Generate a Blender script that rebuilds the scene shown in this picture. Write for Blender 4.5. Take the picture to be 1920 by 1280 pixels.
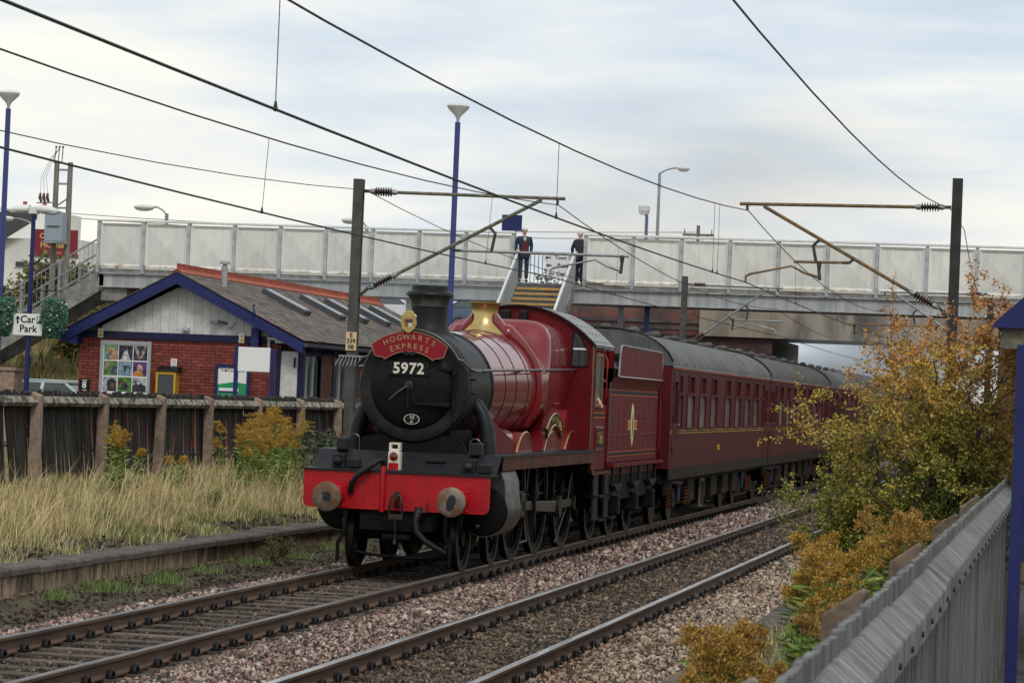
import bpy, bmesh, math, random
import numpy as np
from mathutils import Vector, Matrix, Euler
random.seed(7); RNG = np.random.default_rng(7)
R = math.radians; PI = math.pi
for _o in list(bpy.data.objects): bpy.data.objects.remove(_o)
SC = bpy.context.scene; COL = SC.collection

# ------------------------------------------------------------------ camera
EYE = 2.45                                   # metres above rail level, standing on the platform
cam = bpy.data.cameras.new('camera'); camo = bpy.data.objects.new('camera', cam); COL.objects.link(camo)
cam.sensor_width = 22.2; cam.lens = 22.2*5500/1920; cam.clip_start = .2; cam.clip_end = 4000
_yaw, _pit, _rol = R(10.8774), R(1.0599), .041
_F = Vector((-math.sin(_yaw)*math.cos(_pit), math.cos(_yaw)*math.cos(_pit), math.sin(_pit)))
_R = Vector((math.cos(_yaw), math.sin(_yaw), 0)); _U = _R.cross(_F)
_Rr = math.cos(_rol)*_R + math.sin(_rol)*_U; _Ur = -math.sin(_rol)*_R + math.cos(_rol)*_U
camo.matrix_world = Matrix(((_Rr.x, _Ur.x, -_F.x, 0), (_Rr.y, _Ur.y, -_F.y, 0), (_Rr.z, _Ur.z, -_F.z, EYE), (0, 0, 0, 1)))
cam.dof.use_dof = True; cam.dof.focus_distance = 44; cam.dof.aperture_fstop = 7.1
SC.camera = camo

# ------------------------------------------------------------------ sky, sun, exposure
SUN_EL, SUN_AZ = 46, 158                     # degrees; azimuth measured clockwise from +Y
W = bpy.data.worlds.new('World'); SC.world = W; W.use_nodes = True
nt = W.node_tree; nt.nodes.clear(); N = nt.nodes.new; L = nt.links.new
out = N('ShaderNodeOutputWorld'); bg = N('ShaderNodeBackground'); bg.inputs[1].default_value = .1
sky = N('ShaderNodeTexSky'); sky.sky_type = 'NISHITA'; sky.sun_disc = False
sky.sun_elevation = R(SUN_EL); sky.sun_rotation = R(SUN_AZ); sky.air_density = 1.2; sky.dust_density = 3
tc = N('ShaderNodeTexCoord')
mp = N('ShaderNodeMapping'); mp.inputs['Scale'].default_value = (1.6, 1.6, 9.5); mp.inputs['Rotation'].default_value = (R(2), R(-3), 0); mp.inputs['Location'].default_value = (3.1, .4, 1.9)
n1 = N('ShaderNodeTexNoise'); n1.inputs['Scale'].default_value = 2.6; n1.inputs['Detail'].default_value = 5; n1.inputs['Roughness'].default_value = .5; n1.inputs['Distortion'].default_value = .25
n2 = N('ShaderNodeTexNoise'); n2.inputs['Scale'].default_value = 7; n2.inputs['Detail'].default_value = 4; n2.inputs['Roughness'].default_value = .5
cr = N('ShaderNodeValToRGB'); e = cr.color_ramp.elements
e[0].position = .26; e[0].color = (5.9, 6.75, 7.7, 1); e[1].position = .74; e[1].color = (9.9, 9.6, 8.6, 1)
e2 = cr.color_ramp.elements.new(.42); e2.color = (7.0, 7.7, 8.35, 1); e3 = cr.color_ramp.elements.new(.56); e3.color = (8.75, 8.85, 8.55, 1)
sx_ = N('ShaderNodeSeparateXYZ'); el = N('ShaderNodeValToRGB'); g_ = el.color_ramp.elements         # the overcast is warmer and brighter low down, all round
g_[0].position = 0; g_[0].color = (.44, .44, .44, 1); g_[1].position = 1; g_[1].color = (.44, .44, .44, 1)
for _p, _v in ((.03, .485), (.060, .565), (.09, .50), (.125, .425), (.3, .46)): _e = g_.new(_p); _e.color = (_v, _v, _v, 1)
a2 = N('ShaderNodeMath'); a2.operation = 'ADD'; a3 = N('ShaderNodeMath'); a3.operation = 'SUBTRACT'; a3.inputs[1].default_value = .5
L(tc.outputs['Generated'], sx_.inputs[0]); L(sx_.outputs[2], el.inputs[0]); L(el.outputs[0], a3.inputs[0]); L(a3.outputs[0], a2.inputs[1])
ad = N('ShaderNodeMix'); ad.data_type = 'FLOAT'; ad.inputs[0].default_value = .38
mx = N('ShaderNodeMix'); mx.data_type = 'RGBA'; mx.inputs[0].default_value = .93
L(tc.outputs['Generated'], mp.inputs[0]); L(mp.outputs[0], n1.inputs[0]); L(mp.outputs[0], n2.inputs[0])
L(n1.outputs[0], ad.inputs[2]); L(n2.outputs[0], ad.inputs[3]); mc = N('ShaderNodeMath'); mc.operation = 'MULTIPLY_ADD'; mc.inputs[1].default_value = 1.55; mc.inputs[2].default_value = -.275
L(ad.outputs[0], mc.inputs[0]); L(mc.outputs[0], a2.inputs[0]); L(a2.outputs[0], cr.inputs[0])
L(sky.outputs[0], mx.inputs[6]); L(cr.outputs[0], mx.inputs[7]); L(mx.outputs[2], bg.inputs[0]); L(bg.outputs[0], out.inputs[0])
sl = bpy.data.lights.new('sun', 'SUN'); sl.energy = 1.25; sl.angle = R(16); sl.color = (1, .96, .9)
so = bpy.data.objects.new('sun', sl); COL.objects.link(so)
_d = Vector((math.sin(R(SUN_AZ))*math.cos(R(SUN_EL)), math.cos(R(SUN_AZ))*math.cos(R(SUN_EL)), math.sin(R(SUN_EL))))
so.rotation_euler = _d.to_track_quat('Z', 'Y').to_euler(); so.location = _d*100
vs = SC.view_settings; vs.view_transform = 'Standard'; vs.look = 'None'; vs.exposure = .13; vs.gamma = 1; vs.use_curve_mapping = False
SC.cycles.max_bounces = 6; SC.cycles.transparent_max_bounces = 12; SC.cycles.volume_bounces = 1
try: SC.cycles.use_denoising = True
except Exception: pass

# ------------------------------------------------------------------ materials
MT = {}
def mat(name, col, rough=.6, metal=0., col2=None, scale=6., detail=6, bump=0., bscale=None, coat=0., rnd=0., stretch=(1, 1, 1), ramp=(.38, .62), col3=None, scale3=2., ramp3=(.5, .7), attr=None, spec=.3, trans=0., bdist=.02, alpha=1.):
    m = bpy.data.materials.new(name); m.use_nodes = True; MT[name] = m
    t = m.node_tree; b = t.nodes['Principled BSDF']; n = t.nodes.new; l = t.links.new
    b.inputs['Roughness'].default_value = rough; b.inputs['Metallic'].default_value = metal
    b.inputs['Specular IOR Level'].default_value = spec
    if coat: b.inputs['Coat Weight'].default_value = coat; b.inputs['Coat Roughness'].default_value = .12
    if trans: b.inputs['Transmission Weight'].default_value = trans
    if alpha < 1: b.inputs['Alpha'].default_value = alpha
    c4 = lambda c: (*c, 1)
    tcn = n('ShaderNodeTexCoord'); vec = tcn.outputs['Object']
    if rnd:
        oi = n('ShaderNodeObjectInfo'); va = n('ShaderNodeVectorMath'); va.operation = 'MULTIPLY_ADD'
        l(oi.outputs['Random'], va.inputs[0]); va.inputs[1].default_value = (31, 17, 53); l(vec, va.inputs[2]); vec = va.outputs[0]
    if stretch != (1, 1, 1):
        mpn = n('ShaderNodeMapping'); mpn.inputs['Scale'].default_value = stretch; l(vec, mpn.inputs[0]); vec = mpn.outputs[0]
    src = None
    if attr:
        a = n('ShaderNodeAttribute'); a.attribute_name = attr; src = a.outputs['Color']
    nz = None
    if col2 or bump:
        nz = n('ShaderNodeTexNoise'); nz.inputs['Scale'].default_value = scale; nz.inputs['Detail'].default_value = detail; nz.inputs['Roughness'].default_value = .62; l(vec, nz.inputs[0])
    def mixn(fac, a, bb, blend='MIX'):
        x = n('ShaderNodeMix'); x.data_type = 'RGBA'; x.blend_type = blend
        for i, s in ((0, fac), (6, a), (7, bb)):
            if hasattr(s, 'links'): l(s, x.inputs[i])
            else: x.inputs[i].default_value = s if i == 0 else c4(s)
        return x.outputs[2]
    def rampn(s, r):
        x = n('ShaderNodeMapRange'); x.interpolation_type = 'SMOOTHSTEP'; x.inputs[1].default_value = r[0]; x.inputs[2].default_value = r[1]; l(s, x.inputs[0]); return x.outputs[0]
    if col2: src = mixn(rampn(nz.outputs[0], ramp), src if src else col, col2)
    if col3:
        n3 = n('ShaderNodeTexNoise'); n3.inputs['Scale'].default_value = scale3; n3.inputs['Detail'].default_value = 8; n3.inputs['Roughness'].default_value = .65; l(vec, n3.inputs[0])
        src = mixn(rampn(n3.outputs[0], ramp3), src if src else col, col3)
    if rnd:
        hs = n('ShaderNodeHueSaturation'); mr = n('ShaderNodeMapRange'); mr.inputs[3].default_value = 1-rnd; mr.inputs[4].default_value = 1+rnd
        l(oi.outputs['Random'], mr.inputs[0]); l(mr.outputs[0], hs.inputs['Value'])
        if src: l(src, hs.inputs['Color'])
        else: hs.inputs['Color'].default_value = c4(col)
        src = hs.outputs[0]
    if src: l(src, b.inputs['Base Color'])
    else: b.inputs['Base Color'].default_value = c4(col)
    if bump:
        bn = n('ShaderNodeBump'); bn.inputs['Strength'].default_value = bump; bn.inputs['Distance'].default_value = bdist
        if bscale:
            nb = n('ShaderNodeTexNoise'); nb.inputs['Scale'].default_value = bscale; nb.inputs['Detail'].default_value = 5; l(vec, nb.inputs[0]); l(nb.outputs[0], bn.inputs['Height'])
        else: l(nz.outputs[0], bn.inputs['Height'])
        l(bn.outputs[0], b.inputs['Normal'])
    return m

# ------------------------------------------------------------------ mesh building
def frame_of(d):
    d = Vector(d).normalized(); u = Vector((0, 0, 1)) if abs(d.z) < .95 else Vector((1, 0, 0))
    a = d.cross(u).normalized(); return a, a.cross(d).normalized()
class MB:
    def __init__(s): s.v = []; s.f = []; s.m = []; s.cur = 0; s.M = None
    def add(s, vs_, fs):
        b = len(s.v)
        s.v += [tuple(s.M @ Vector(p)) for p in vs_] if s.M else [tuple(p) for p in vs_]
        s.f += [tuple(i+b for i in f) for f in fs]; s.m += [s.cur]*len(fs); return s
    def box(s, x0, x1, y0, y1, z0, z1):
        return s.add([(x0, y0, z0), (x1, y0, z0), (x1, y1, z0), (x0, y1, z0), (x0, y0, z1), (x1, y0, z1), (x1, y1, z1), (x0, y1, z1)],
                     [(0, 3, 2, 1), (4, 5, 6, 7), (0, 1, 5, 4), (1, 2, 6, 5), (2, 3, 7, 6), (3, 0, 4, 7)])
    def bar(s, p0, p1, w, h):
        p0, p1 = Vector(p0), Vector(p1); a, b = frame_of(p1-p0); c = [(-w/2, -h/2), (w/2, -h/2), (w/2, h/2), (-w/2, h/2)]
        return s.add([p+a*i+b*j for p in (p0, p1) for i, j in c], [(0, 1, 2, 3), (7, 6, 5, 4), (0, 4, 5, 1), (1, 5, 6, 2), (2, 6, 7, 3), (3, 7, 4, 0)])
    def tube(s, pts, r, n=8, caps=True):
        pts = [Vector(p) for p in pts]; k = len(pts); rs = r if isinstance(r, (list, tuple)) else [r]*k; vs_ = []; pa = None
        for i, p in enumerate(pts):
            d = pts[min(i+1, k-1)]-pts[max(i-1, 0)]
            if pa is None: a, b = frame_of(d)
            else:
                dn = d.normalized(); a = (pa-dn*pa.dot(dn)).normalized(); b = a.cross(dn)
            pa = a
            vs_ += [p+(a*math.cos(2*PI*j/n)+b*math.sin(2*PI*j/n))*rs[i] for j in range(n)]
        fs = [(i*n+j, i*n+(j+1) % n, (i+1)*n+(j+1) % n, (i+1)*n+j) for i in range(k-1) for j in range(n)]
        if caps: fs += [tuple(range(n))[::-1], tuple(range((k-1)*n, k*n))]
        return s.add(vs_, fs)
    def cyl(s, p0, p1, r0, r1=None, n=14, caps=True): return s.tube([p0, p1], [r0, r0 if r1 is None else r1], n, caps)
    def lathe(s, prof, o=(0, 0, 0), axis='z', n=32, a0=0, a1=2*PI):
        full = abs(a1-a0-2*PI) < 1e-6; k = n if full else n+1; vs_ = []
        for r, h in prof:
            for j in range(k):
                t = a0+(a1-a0)*j/n; c, q = r*math.cos(t), r*math.sin(t)
                p = {'z': (c, q, h), 'y': (c, h, q), 'x': (h, c, q)}[axis]; vs_.append((o[0]+p[0], o[1]+p[1], o[2]+p[2]))
        return s.add(vs_, [(i*k+j, i*k+(j+1) % k, (i+1)*k+(j+1) % k, (i+1)*k+j) for i in range(len(prof)-1) for j in range(n if full else n)])
    def prism(s, poly, axis, a, b):
        k = len(poly); g = {'x': lambda t, p: (t, p[0], p[1]), 'y': lambda t, p: (p[0], t, p[1]), 'z': lambda t, p: (p[0], p[1], t)}[axis]
        return s.add([g(t, p) for t in (a, b) for p in poly], [tuple(range(k))[::-1], tuple(range(k, 2*k))]+[(i, (i+1) % k, k+(i+1) % k, k+i) for i in range(k)])
    def sph(s, c, r, n=12, m=8, sc=(1, 1, 1)):
        vs_ = [(c[0]+r*sc[0]*math.sin(PI*i/m)*math.cos(2*PI*j/n), c[1]+r*sc[1]*math.sin(PI*i/m)*math.sin(2*PI*j/n), c[2]+r*sc[2]*math.cos(PI*i/m)) for i in range(m+1) for j in range(n)]
        return s.add(vs_, [(i*n+j, i*n+(j+1) % n, (i+1)*n+(j+1) % n, (i+1)*n+j) for i in range(m) for j in range(n)])
    def grid(s, fn, nu, nv, cu=False):
        vs_ = [fn(i/nu, j/nv) for j in range(nv+1) for i in range(nu+1)]; w = nu+1
        return s.add(vs_, [(j*w+i, j*w+i+1, (j+1)*w+i+1, (j+1)*w+i) for j in range(nv) for i in range(nu)])
    def quad(s, *p): return s.add(p, [tuple(range(len(p)))])
    def wall(s, axis, at, th, u0, u1, z0, z1, holes):
        """upright slab (axis = its normal) from at to at+th with rectangular holes (u0,u1,z0,z1), reveals included"""
        us = sorted({u0, u1, *[h[0] for h in holes], *[h[1] for h in holes]}); zs = sorted({z0, z1, *[h[2] for h in holes], *[h[3] for h in holes]})
        g = (lambda t, u, z: (t, u, z)) if axis == 'x' else (lambda t, u, z: (u, t, z))
        inside = lambda u, z: any(h[0] < u < h[1] and h[2] < z < h[3] for h in holes)
        for a, b in zip(us, us[1:]):
            for c, d in zip(zs, zs[1:]):
                if not inside((a+b)/2, (c+d)/2):
                    for t in (at, at+th): s.quad(g(t, a, c), g(t, b, c), g(t, b, d), g(t, a, d))
        for (a, b, c, d) in [(u0, u1, z0, z1)]+list(holes):
            for p, q in (((a, c), (b, c)), ((b, c), (b, d)), ((b, d), (a, d)), ((a, d), (a, c))):
                s.quad(g(at, *p), g(at, *q), g(at+th, *q), g(at+th, *p))
        return s
    def mesh(s, name, mats, smooth=None, fix=True):
        me = bpy.data.meshes.new(name); me.from_pydata(s.v, [], s.f)
        for m in mats: me.materials.append(m)
        if len(mats) > 1: me.polygons.foreach_set('material_index', s.m)
        if fix:
            bm = bmesh.new(); bm.from_mesh(me); bmesh.ops.remove_doubles(bm, verts=bm.verts, dist=1e-5); bmesh.ops.recalc_face_normals(bm, faces=bm.faces); bm.to_mesh(me); bm.free()
        if smooth:
            me.polygons.foreach_set('use_smooth', [True]*len(me.polygons)); me.set_sharp_from_angle(angle=R(smooth))
        me.update(); return me
    def build(s, name, m, parent=None, smooth=None, bevel=0, loc=None, rot=None, kind=None, label=None, fix=True):
        ms = m if isinstance(m, (list, tuple)) else [m]; ms = [MT[x] if isinstance(x, str) else x for x in ms]
        o = link(name, s.mesh(name, ms, smooth, fix), parent, loc, rot)
        if bevel:
            b = o.modifiers.new('bevel', 'BEVEL'); b.width = bevel; b.segments = 2; b.limit_method = 'ANGLE'; b.angle_limit = R(40)
        if kind: o['kind'] = kind
        if label: o['label'] = label
        return o
def link(name, data, parent=None, loc=None, rot=None):
    o = bpy.data.objects.new(name, data); COL.objects.link(o)
    if parent: o.parent = parent
    if loc is not None: o.location = loc
    if rot is not None: o.rotation_euler = rot
    return o
def tag(o, label, cat=None, group=None, kind=None):
    if label: o['label'] = label
    if cat: o['category'] = cat
    if group: o['group'] = group
    if kind: o['kind'] = kind
    return o
def thing(name, label, cat, loc=(0, 0, 0), rz=0, group=None):
    return tag(link(name, None, None, loc, (0, 0, rz)), label, cat, group)
def struct(o): o['kind'] = 'structure'; return o
def copy_tree(o, parent=None):
    c = o.copy(); COL.objects.link(c); c.parent = parent
    for ch in list(o.children): copy_tree(ch, c)
    return c
def np_mesh(name, V, F, m, cols=None, fsize=3):
    """V (n,3), F (k,fsize) -> mesh; cols (n,3) point colours stored in attribute col"""
    me = bpy.data.meshes.new(name); me.vertices.add(len(V)); me.vertices.foreach_set('co', V.astype(np.float32).ravel())
    me.loops.add(F.size); me.loops.foreach_set('vertex_index', F.astype(np.int32).ravel())
    me.polygons.add(len(F)); me.polygons.foreach_set('loop_start', np.arange(0, F.size, fsize, dtype=np.int32))
    try: me.polygons.foreach_set('loop_total', np.full(len(F), fsize, dtype=np.int32))
    except Exception: pass
    me.update(calc_edges=True); me.validate()
    if cols is not None:
        a = me.color_attributes.new('col', 'FLOAT_COLOR', 'POINT'); a.data.foreach_set('color', np.hstack([cols, np.ones((len(cols), 1))]).astype(np.float32).ravel())
    me.materials.append(MT[m]); return me
def text_data(s, size, ext=.003, spacing=1.0, bold=0.):
    cu = bpy.data.curves.new('text', 'FONT'); cu.body = s; cu.size = size; cu.align_x = 'CENTER'; cu.align_y = 'CENTER'; cu.extrude = ext; cu.resolution_u = 3; cu.space_character = spacing; cu.offset = bold
    o = bpy.data.objects.new('text', cu); me = o.to_mesh(); vs_ = [v.co.copy() for v in me.vertices]; fs = [tuple(p.vertices) for p in me.polygons]
    o.to_mesh_clear(); bpy.data.objects.remove(o); bpy.data.curves.remove(cu); return vs_, fs
FRONT = Euler((R(90), 0, 0)).to_matrix().to_4x4()                   # text facing -Y
SIDE = Euler((R(90), 0, R(90))).to_matrix().to_4x4()                # text facing +X
def put_text(mb, s, size, loc, rot=FRONT, sx=1., **k):
    vs_, fs = text_data(s, size, **k); mb.M = Matrix.Translation(loc) @ rot @ Matrix.Diagonal((sx, 1, 1, 1)); mb.add(vs_, fs); mb.M = None; return mb
def lettering(name, s, size, loc, m, parent, rot=FRONT, sx=1., **k): return put_text(MB(), s, size, loc, rot, sx, **k).build(name, m, parent, fix=False)
def arc(cx, cy, r, a0, a1, n): return [(cx+r*math.cos(R(a0+(a1-a0)*i/n)), cy+r*math.sin(R(a0+(a1-a0)*i/n))) for i in range(n+1)]
def rivets(pts, r, axis='y', n=6):
    """small domed heads, one joined sub-part; pts are positions, axis the outward normal (signed string)"""
    mb = MB(); sg = -1 if axis[0] == '-' else 1; ax = axis[-1]
    for p in pts:
        b = len(mb.v); ring = []
        for rr, h in ((r, 0), (r*.7, r*.55)):
            for j in range(n):
                c, q = rr*math.cos(2*PI*j/n), rr*math.sin(2*PI*j/n); d = {'y': (c, sg*h, q), 'x': (sg*h, c, q), 'z': (c, q, sg*h)}[ax]; ring.append((p[0]+d[0], p[1]+d[1], p[2]+d[2]))
        tip = {'y': (0, sg*r*.7, 0), 'x': (sg*r*.7, 0, 0), 'z': (0, 0, sg*r*.7)}[ax]; ring.append((p[0]+tip[0], p[1]+tip[1], p[2]+tip[2]))
        mb.add(ring, [(j, (j+1) % n, n+(j+1) % n, n+j) for j in range(n)]+[(n+j, n+(j+1) % n, 2*n) for j in range(n)])
    return mb

m_ = mat
m_('ballast', (1, 1, 1), .85, attr='col', bump=.25, scale=40, bdist=.01)
m_('trackbed', (.10, .075, .065), .95, col2=(.19, .145, .13), scale=26, bump=.8, col3=(.035, .03, .026), scale3=.8, ramp3=(.48, .62), bdist=.04)
m_('soil', (.045, .033, .024), .95, col2=(.09, .068, .045), scale=5, bump=.7, col3=(.10, .10, .04), scale3=.7, ramp3=(.45, .65), bdist=.05)
m_('meadow', (.09, .095, .03), .95, col2=(.20, .155, .055), scale=1.4, bump=.8, bscale=6, col3=(.14, .065, .025), scale3=.35, ramp3=(.5, .64), bdist=.2)
m_('tarmac', (.055, .055, .056), .9, col2=(.085, .083, .08), scale=3, bump=.2)
m_('rail_side', (.075, .045, .03), .75, col2=(.13, .075, .045), scale=9, bump=.2, stretch=(1, .15, 1))
m_('rail_head', (.55, .54, .53), .3, metal=.85, col2=(.28, .26, .25), scale=14, stretch=(1, .06, 1))
m_('rail_dirty', (.16, .15, .14), .42, metal=.6, col2=(.10, .09, .08), scale=14, stretch=(1, .06, 1))
m_('sleeper', (.125, .097, .072), .9, col2=(.075, .057, .042), scale=7, bump=.5, rnd=.3, stretch=(.6, 3, 3), col3=(.04, .032, .026), scale3=2.2, ramp3=(.5, .66))
m_('clip', (.009, .008, .008), .45, spec=.2)
m_('coping', (.125, .105, .09), .9, col2=(.075, .062, .052), scale=5, bump=.45, rnd=.16, col3=(.05, .055, .03), scale3=3, ramp3=(.58, .74))
m_('wall_block', (.36, .27, .18), .9, col2=(.17, .125, .085), scale=5, bump=.4, rnd=.28, stretch=(1, 2.5, .6), col3=(.05, .04, .03), scale3=3, ramp3=(.5, .68))
m_('concrete', (.34, .31, .27), .9, col2=(.24, .215, .185), scale=4, bump=.35, col3=(.11, .10, .08), scale3=1.6, ramp3=(.55, .75))
m_('post_concrete', (.33, .235, .175), .9, col2=(.23, .165, .125), scale=9, bump=.5, rnd=.12, col3=(.16, .135, .09), scale3=3, ramp3=(.55, .7))
m_('post_dark', (.20, .15, .11), .9, col2=(.12, .09, .065), scale=9, bump=.6, rnd=.15, col3=(.30, .26, .21), scale3=8, ramp3=(.55, .7))
m_('arris_concrete', (.40, .36, .27), .92, col2=(.15, .14, .11), scale=7, bump=.5, rnd=.1, col3=(.045, .045, .04), scale3=6, ramp3=(.47, .6))
m_('tarred_picket', (.022, .021, .02), .8, col2=(.055, .05, .042), scale=9, bump=.5, rnd=.5, stretch=(2, 2, .25), col3=(.15, .13, .10), scale3=7, ramp3=(.57, .78))
m_('grey_picket', (.185, .18, .175), .85, col2=(.10, .10, .103), scale=11, bump=.6, rnd=.22, stretch=(2, 2, .12), col3=(.27, .25, .225), scale3=4, ramp3=(.55, .75))
m_('grey_rail', (.21, .21, .21), .85, col2=(.10, .10, .102), scale=12, bump=.45, stretch=(.5, 1.6, .5), col3=(.30, .295, .285), scale3=5, ramp3=(.5, .72), rnd=.1)
m_('grass', (1, 1, 1), .75, attr='col', spec=.25)
m_('leaf', (1, 1, 1), .6, attr='col', spec=.35)
m_('bark', (.07, .052, .038), .9, col2=(.12, .10, .075), scale=20, bump=.6)
m_('stalk', (.16, .14, .055), .8)
m_('white_paint', (.72, .73, .70), .45, col2=(.62, .63, .60), scale=3)
m_('white_board', (.60, .585, .57), .6, col2=(.50, .49, .475), scale=5, rnd=.06)
m_('sign_white', (.74, .74, .72), .4)
m_('ink', (.008, .008, .009), .5, spec=.2)
m_('navy', (.011, .016, .088), .5, col2=(.015, .021, .105), scale=2, spec=.3)
m_('navy_dark', (.008, .010, .042), .5, spec=.3)
m_('lamp_blue', (.045, .055, .19), .45)
m_('steel_grey', (.16, .165, .165), .5, metal=.3, col2=(.10, .10, .10), scale=6)
m_('galv', (.32, .34, .35), .5, metal=.5, col2=(.22, .235, .245), scale=7)
m_('mast', (.06, .058, .053), .6, col2=(.09, .085, .075), scale=5, rnd=.1)
m_('mast_dark', (.022, .021, .021), .55, col2=(.035, .034, .034), scale=6)
m_('olive_tube', (.20, .185, .12), .6, col2=(.11, .105, .08), scale=9, metal=.2)
m_('rust_tube', (.23, .135, .05), .65, col2=(.12, .09, .055), scale=7, metal=.15)
m_('verdigris', (.055, .065, .055), .6, col2=(.03, .032, .03), scale=20)
m_('porcelain', (.055, .022, .02), .18, coat=.5)
m_('wire', (.035, .033, .033), .6, metal=.4)
m_('glass', (.08, .105, .105), .06, spec=.6)
m_('dark_glass', (.03, .036, .038), .05, spec=.7)
m_('lamp_glass', (.55, .56, .54), .2)
m_('black', (.008, .008, .009), .55, spec=.25)
# ================================================================== the ground and the two tracks
T1, T2, GA = -9.02, -5.70, .752              # track centre lines (x) and half the rail spacing
def hz(x, y):
    """height of the ground"""
    if -11.95 <= x <= -3.10: return -.33
    if x > -3.10: return min(.14+(x+3.1)*.26, .86) if x < -.7 else -.15+7.5*max(0, min(1, (x-9)/14.))  # past the platform an unseen bank is added to block sky light
    t = min(1, (-12.0-x)/3.2); z = .10+.72*t
    if x < -19.2 and y > 86:
        k = min(1, (y-86)/20.); k = k*k*(3-2*k); q = min(1, (-19.2-x)/1.2); z += 3.9*k*q
    return z
xs = sorted({-900, -400, -200, -120, -80, -60, -50, *range(-45, -20, 2), -20.4, -19.8, -19.2, -18, -16.5, -15.2, -14.6, -14, -13.4, -12.8, -12.3, -12, -11.951, -11.95, -3.10, -3.099, -2.7, -2.2, -1.6, -1, -.71, -.69, .5, 3, 10, 40, 120, 400, 900})
ys = sorted({-60, -20, 0, *range(6, 84, 6), *range(84, 110, 2), 114, 125, 140, 170, 220, 320, 500, 900, 1600})
mb = MB(); w = len(xs)
jit = random.Random(3)
mb.add([(x, y, hz(x, y)+(jit.uniform(-.03, .03) if x < -12.2 else 0)) for y in ys for x in xs], [(j*w+i, j*w+i+1, (j+1)*w+i+1, (j+1)*w+i) for j in range(len(ys)-1) for i in range(w-1)])
struct(mb.build('ground', 'meadow'))
struct(MB().box(-11.94, -3.11, -20, 500, -.5, -.235).build('trackbed', 'trackbed'))
struct(MB().quad((-40, 63.5, .86), (-15.9, 63.5, .86), (-15.9, 86, .86), (-40, 86, .86)).build('car_park_ground', 'tarmac'))
mb = MB().quad((-.66, -20, -.13), (9, -20, -.13), (9, 130, -.13), (-.66, 130, -.13)); struct(mb.build('platform_surface', 'tarmac'))
for x0, x1, y0, y1, nm in ((-15.1, -12.3, 20, 92, 'bank_soil'), (-2.75, -.72, 4, 90, 'verge_soil')):
    mb = MB(); mb.grid(lambda u, v: (x0+(x1-x0)*u, y0+(y1-y0)*v, hz(x0+(x1-x0)*u, 20)+.035+.03*math.sin(37*u+51*v)*math.sin(90*v+7*u)), 8, 60); struct(mb.build(nm, 'soil'))

def rail_mesh(name, m1, m2, y0, y1):
    mb = MB(); pr = [(-.07, -.16), (.07, -.16), (.07, -.145), (.014, -.128), (.010, -.05), (.035, -.036), (.035, -.009), (.028, 0), (-.028, 0), (-.035, -.009), (-.035, -.036), (-.010, -.05), (-.014, -.128), (-.07, -.145)]
    mb.prism(pr, 'y', y0, y1); me = mb.mesh(name, [MT[m1], MT[m2]])
    for p in me.polygons:
        if p.normal.z > .5 and p.center.z > -.02: p.material_index = 1
    return me
SP = .63
def track(x, label, name, head, y0, y1, nclip):
    t = struct(link(name, None, None, (x, 0, 0)))
    me = rail_mesh('rail', 'rail_side', head, 5, 140)
    for s in (-1, 1): link('rail', me, t, (s*GA, 0, 0))
    mb = MB(); mb.prism([(-1.28, -.30), (1.28, -.30), (1.28, -.185), (1.05, -.162), (-1.05, -.162), (-1.28, -.185)], 'y', -.125, .125); sm = mb.mesh('sleeper', [MT['sleeper']])
    cm = MB(); cm.box(-.05, .05, -.075, .075, -.163, -.14); cm.tube([(.012, .05*math.cos(q), -.145+.058*math.sin(q)) for q in np.linspace(0, PI, 9)], .021, 7); cm.tube([(-.02, .03*math.cos(q), -.14+.045*math.sin(q)) for q in np.linspace(0, PI, 7)], .016, 6); cm = cm.mesh('rail_clip', [MT['clip']], 40)
    rest = MB(); k = 0; y = y0
    while y < y1:
        o = link('sleeper', sm, t, (random.uniform(-.03, .03), y+random.uniform(-.02, .02), random.uniform(-.006, .004)), (0, 0, random.uniform(-.01, .01)))
        for rl in (-1, 1):
            for sd in (-1, 1):
                px = rl*GA+sd*.105
                if y < 45 and 20 < y: link('rail_clip', cm, o, (px, 0, 0), (0, 0, 0 if sd > 0 else PI))
                else:
                    rest.box(px-.045, px+.045, y-.06, y+.06, -.163, -.10); rest.box(px-.02, px+.02, y-.045, y+.045, -.10, -.073)
        y += SP
    rest.build('distant_rail_clip', 'clip', t, kind='stuff')
    return t
track(T1, '', 'train_track', 'rail_dirty', 20.2, 78, 150)
track(T2, '', 'empty_track', 'rail_head', 20.5, 76, 150)

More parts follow.
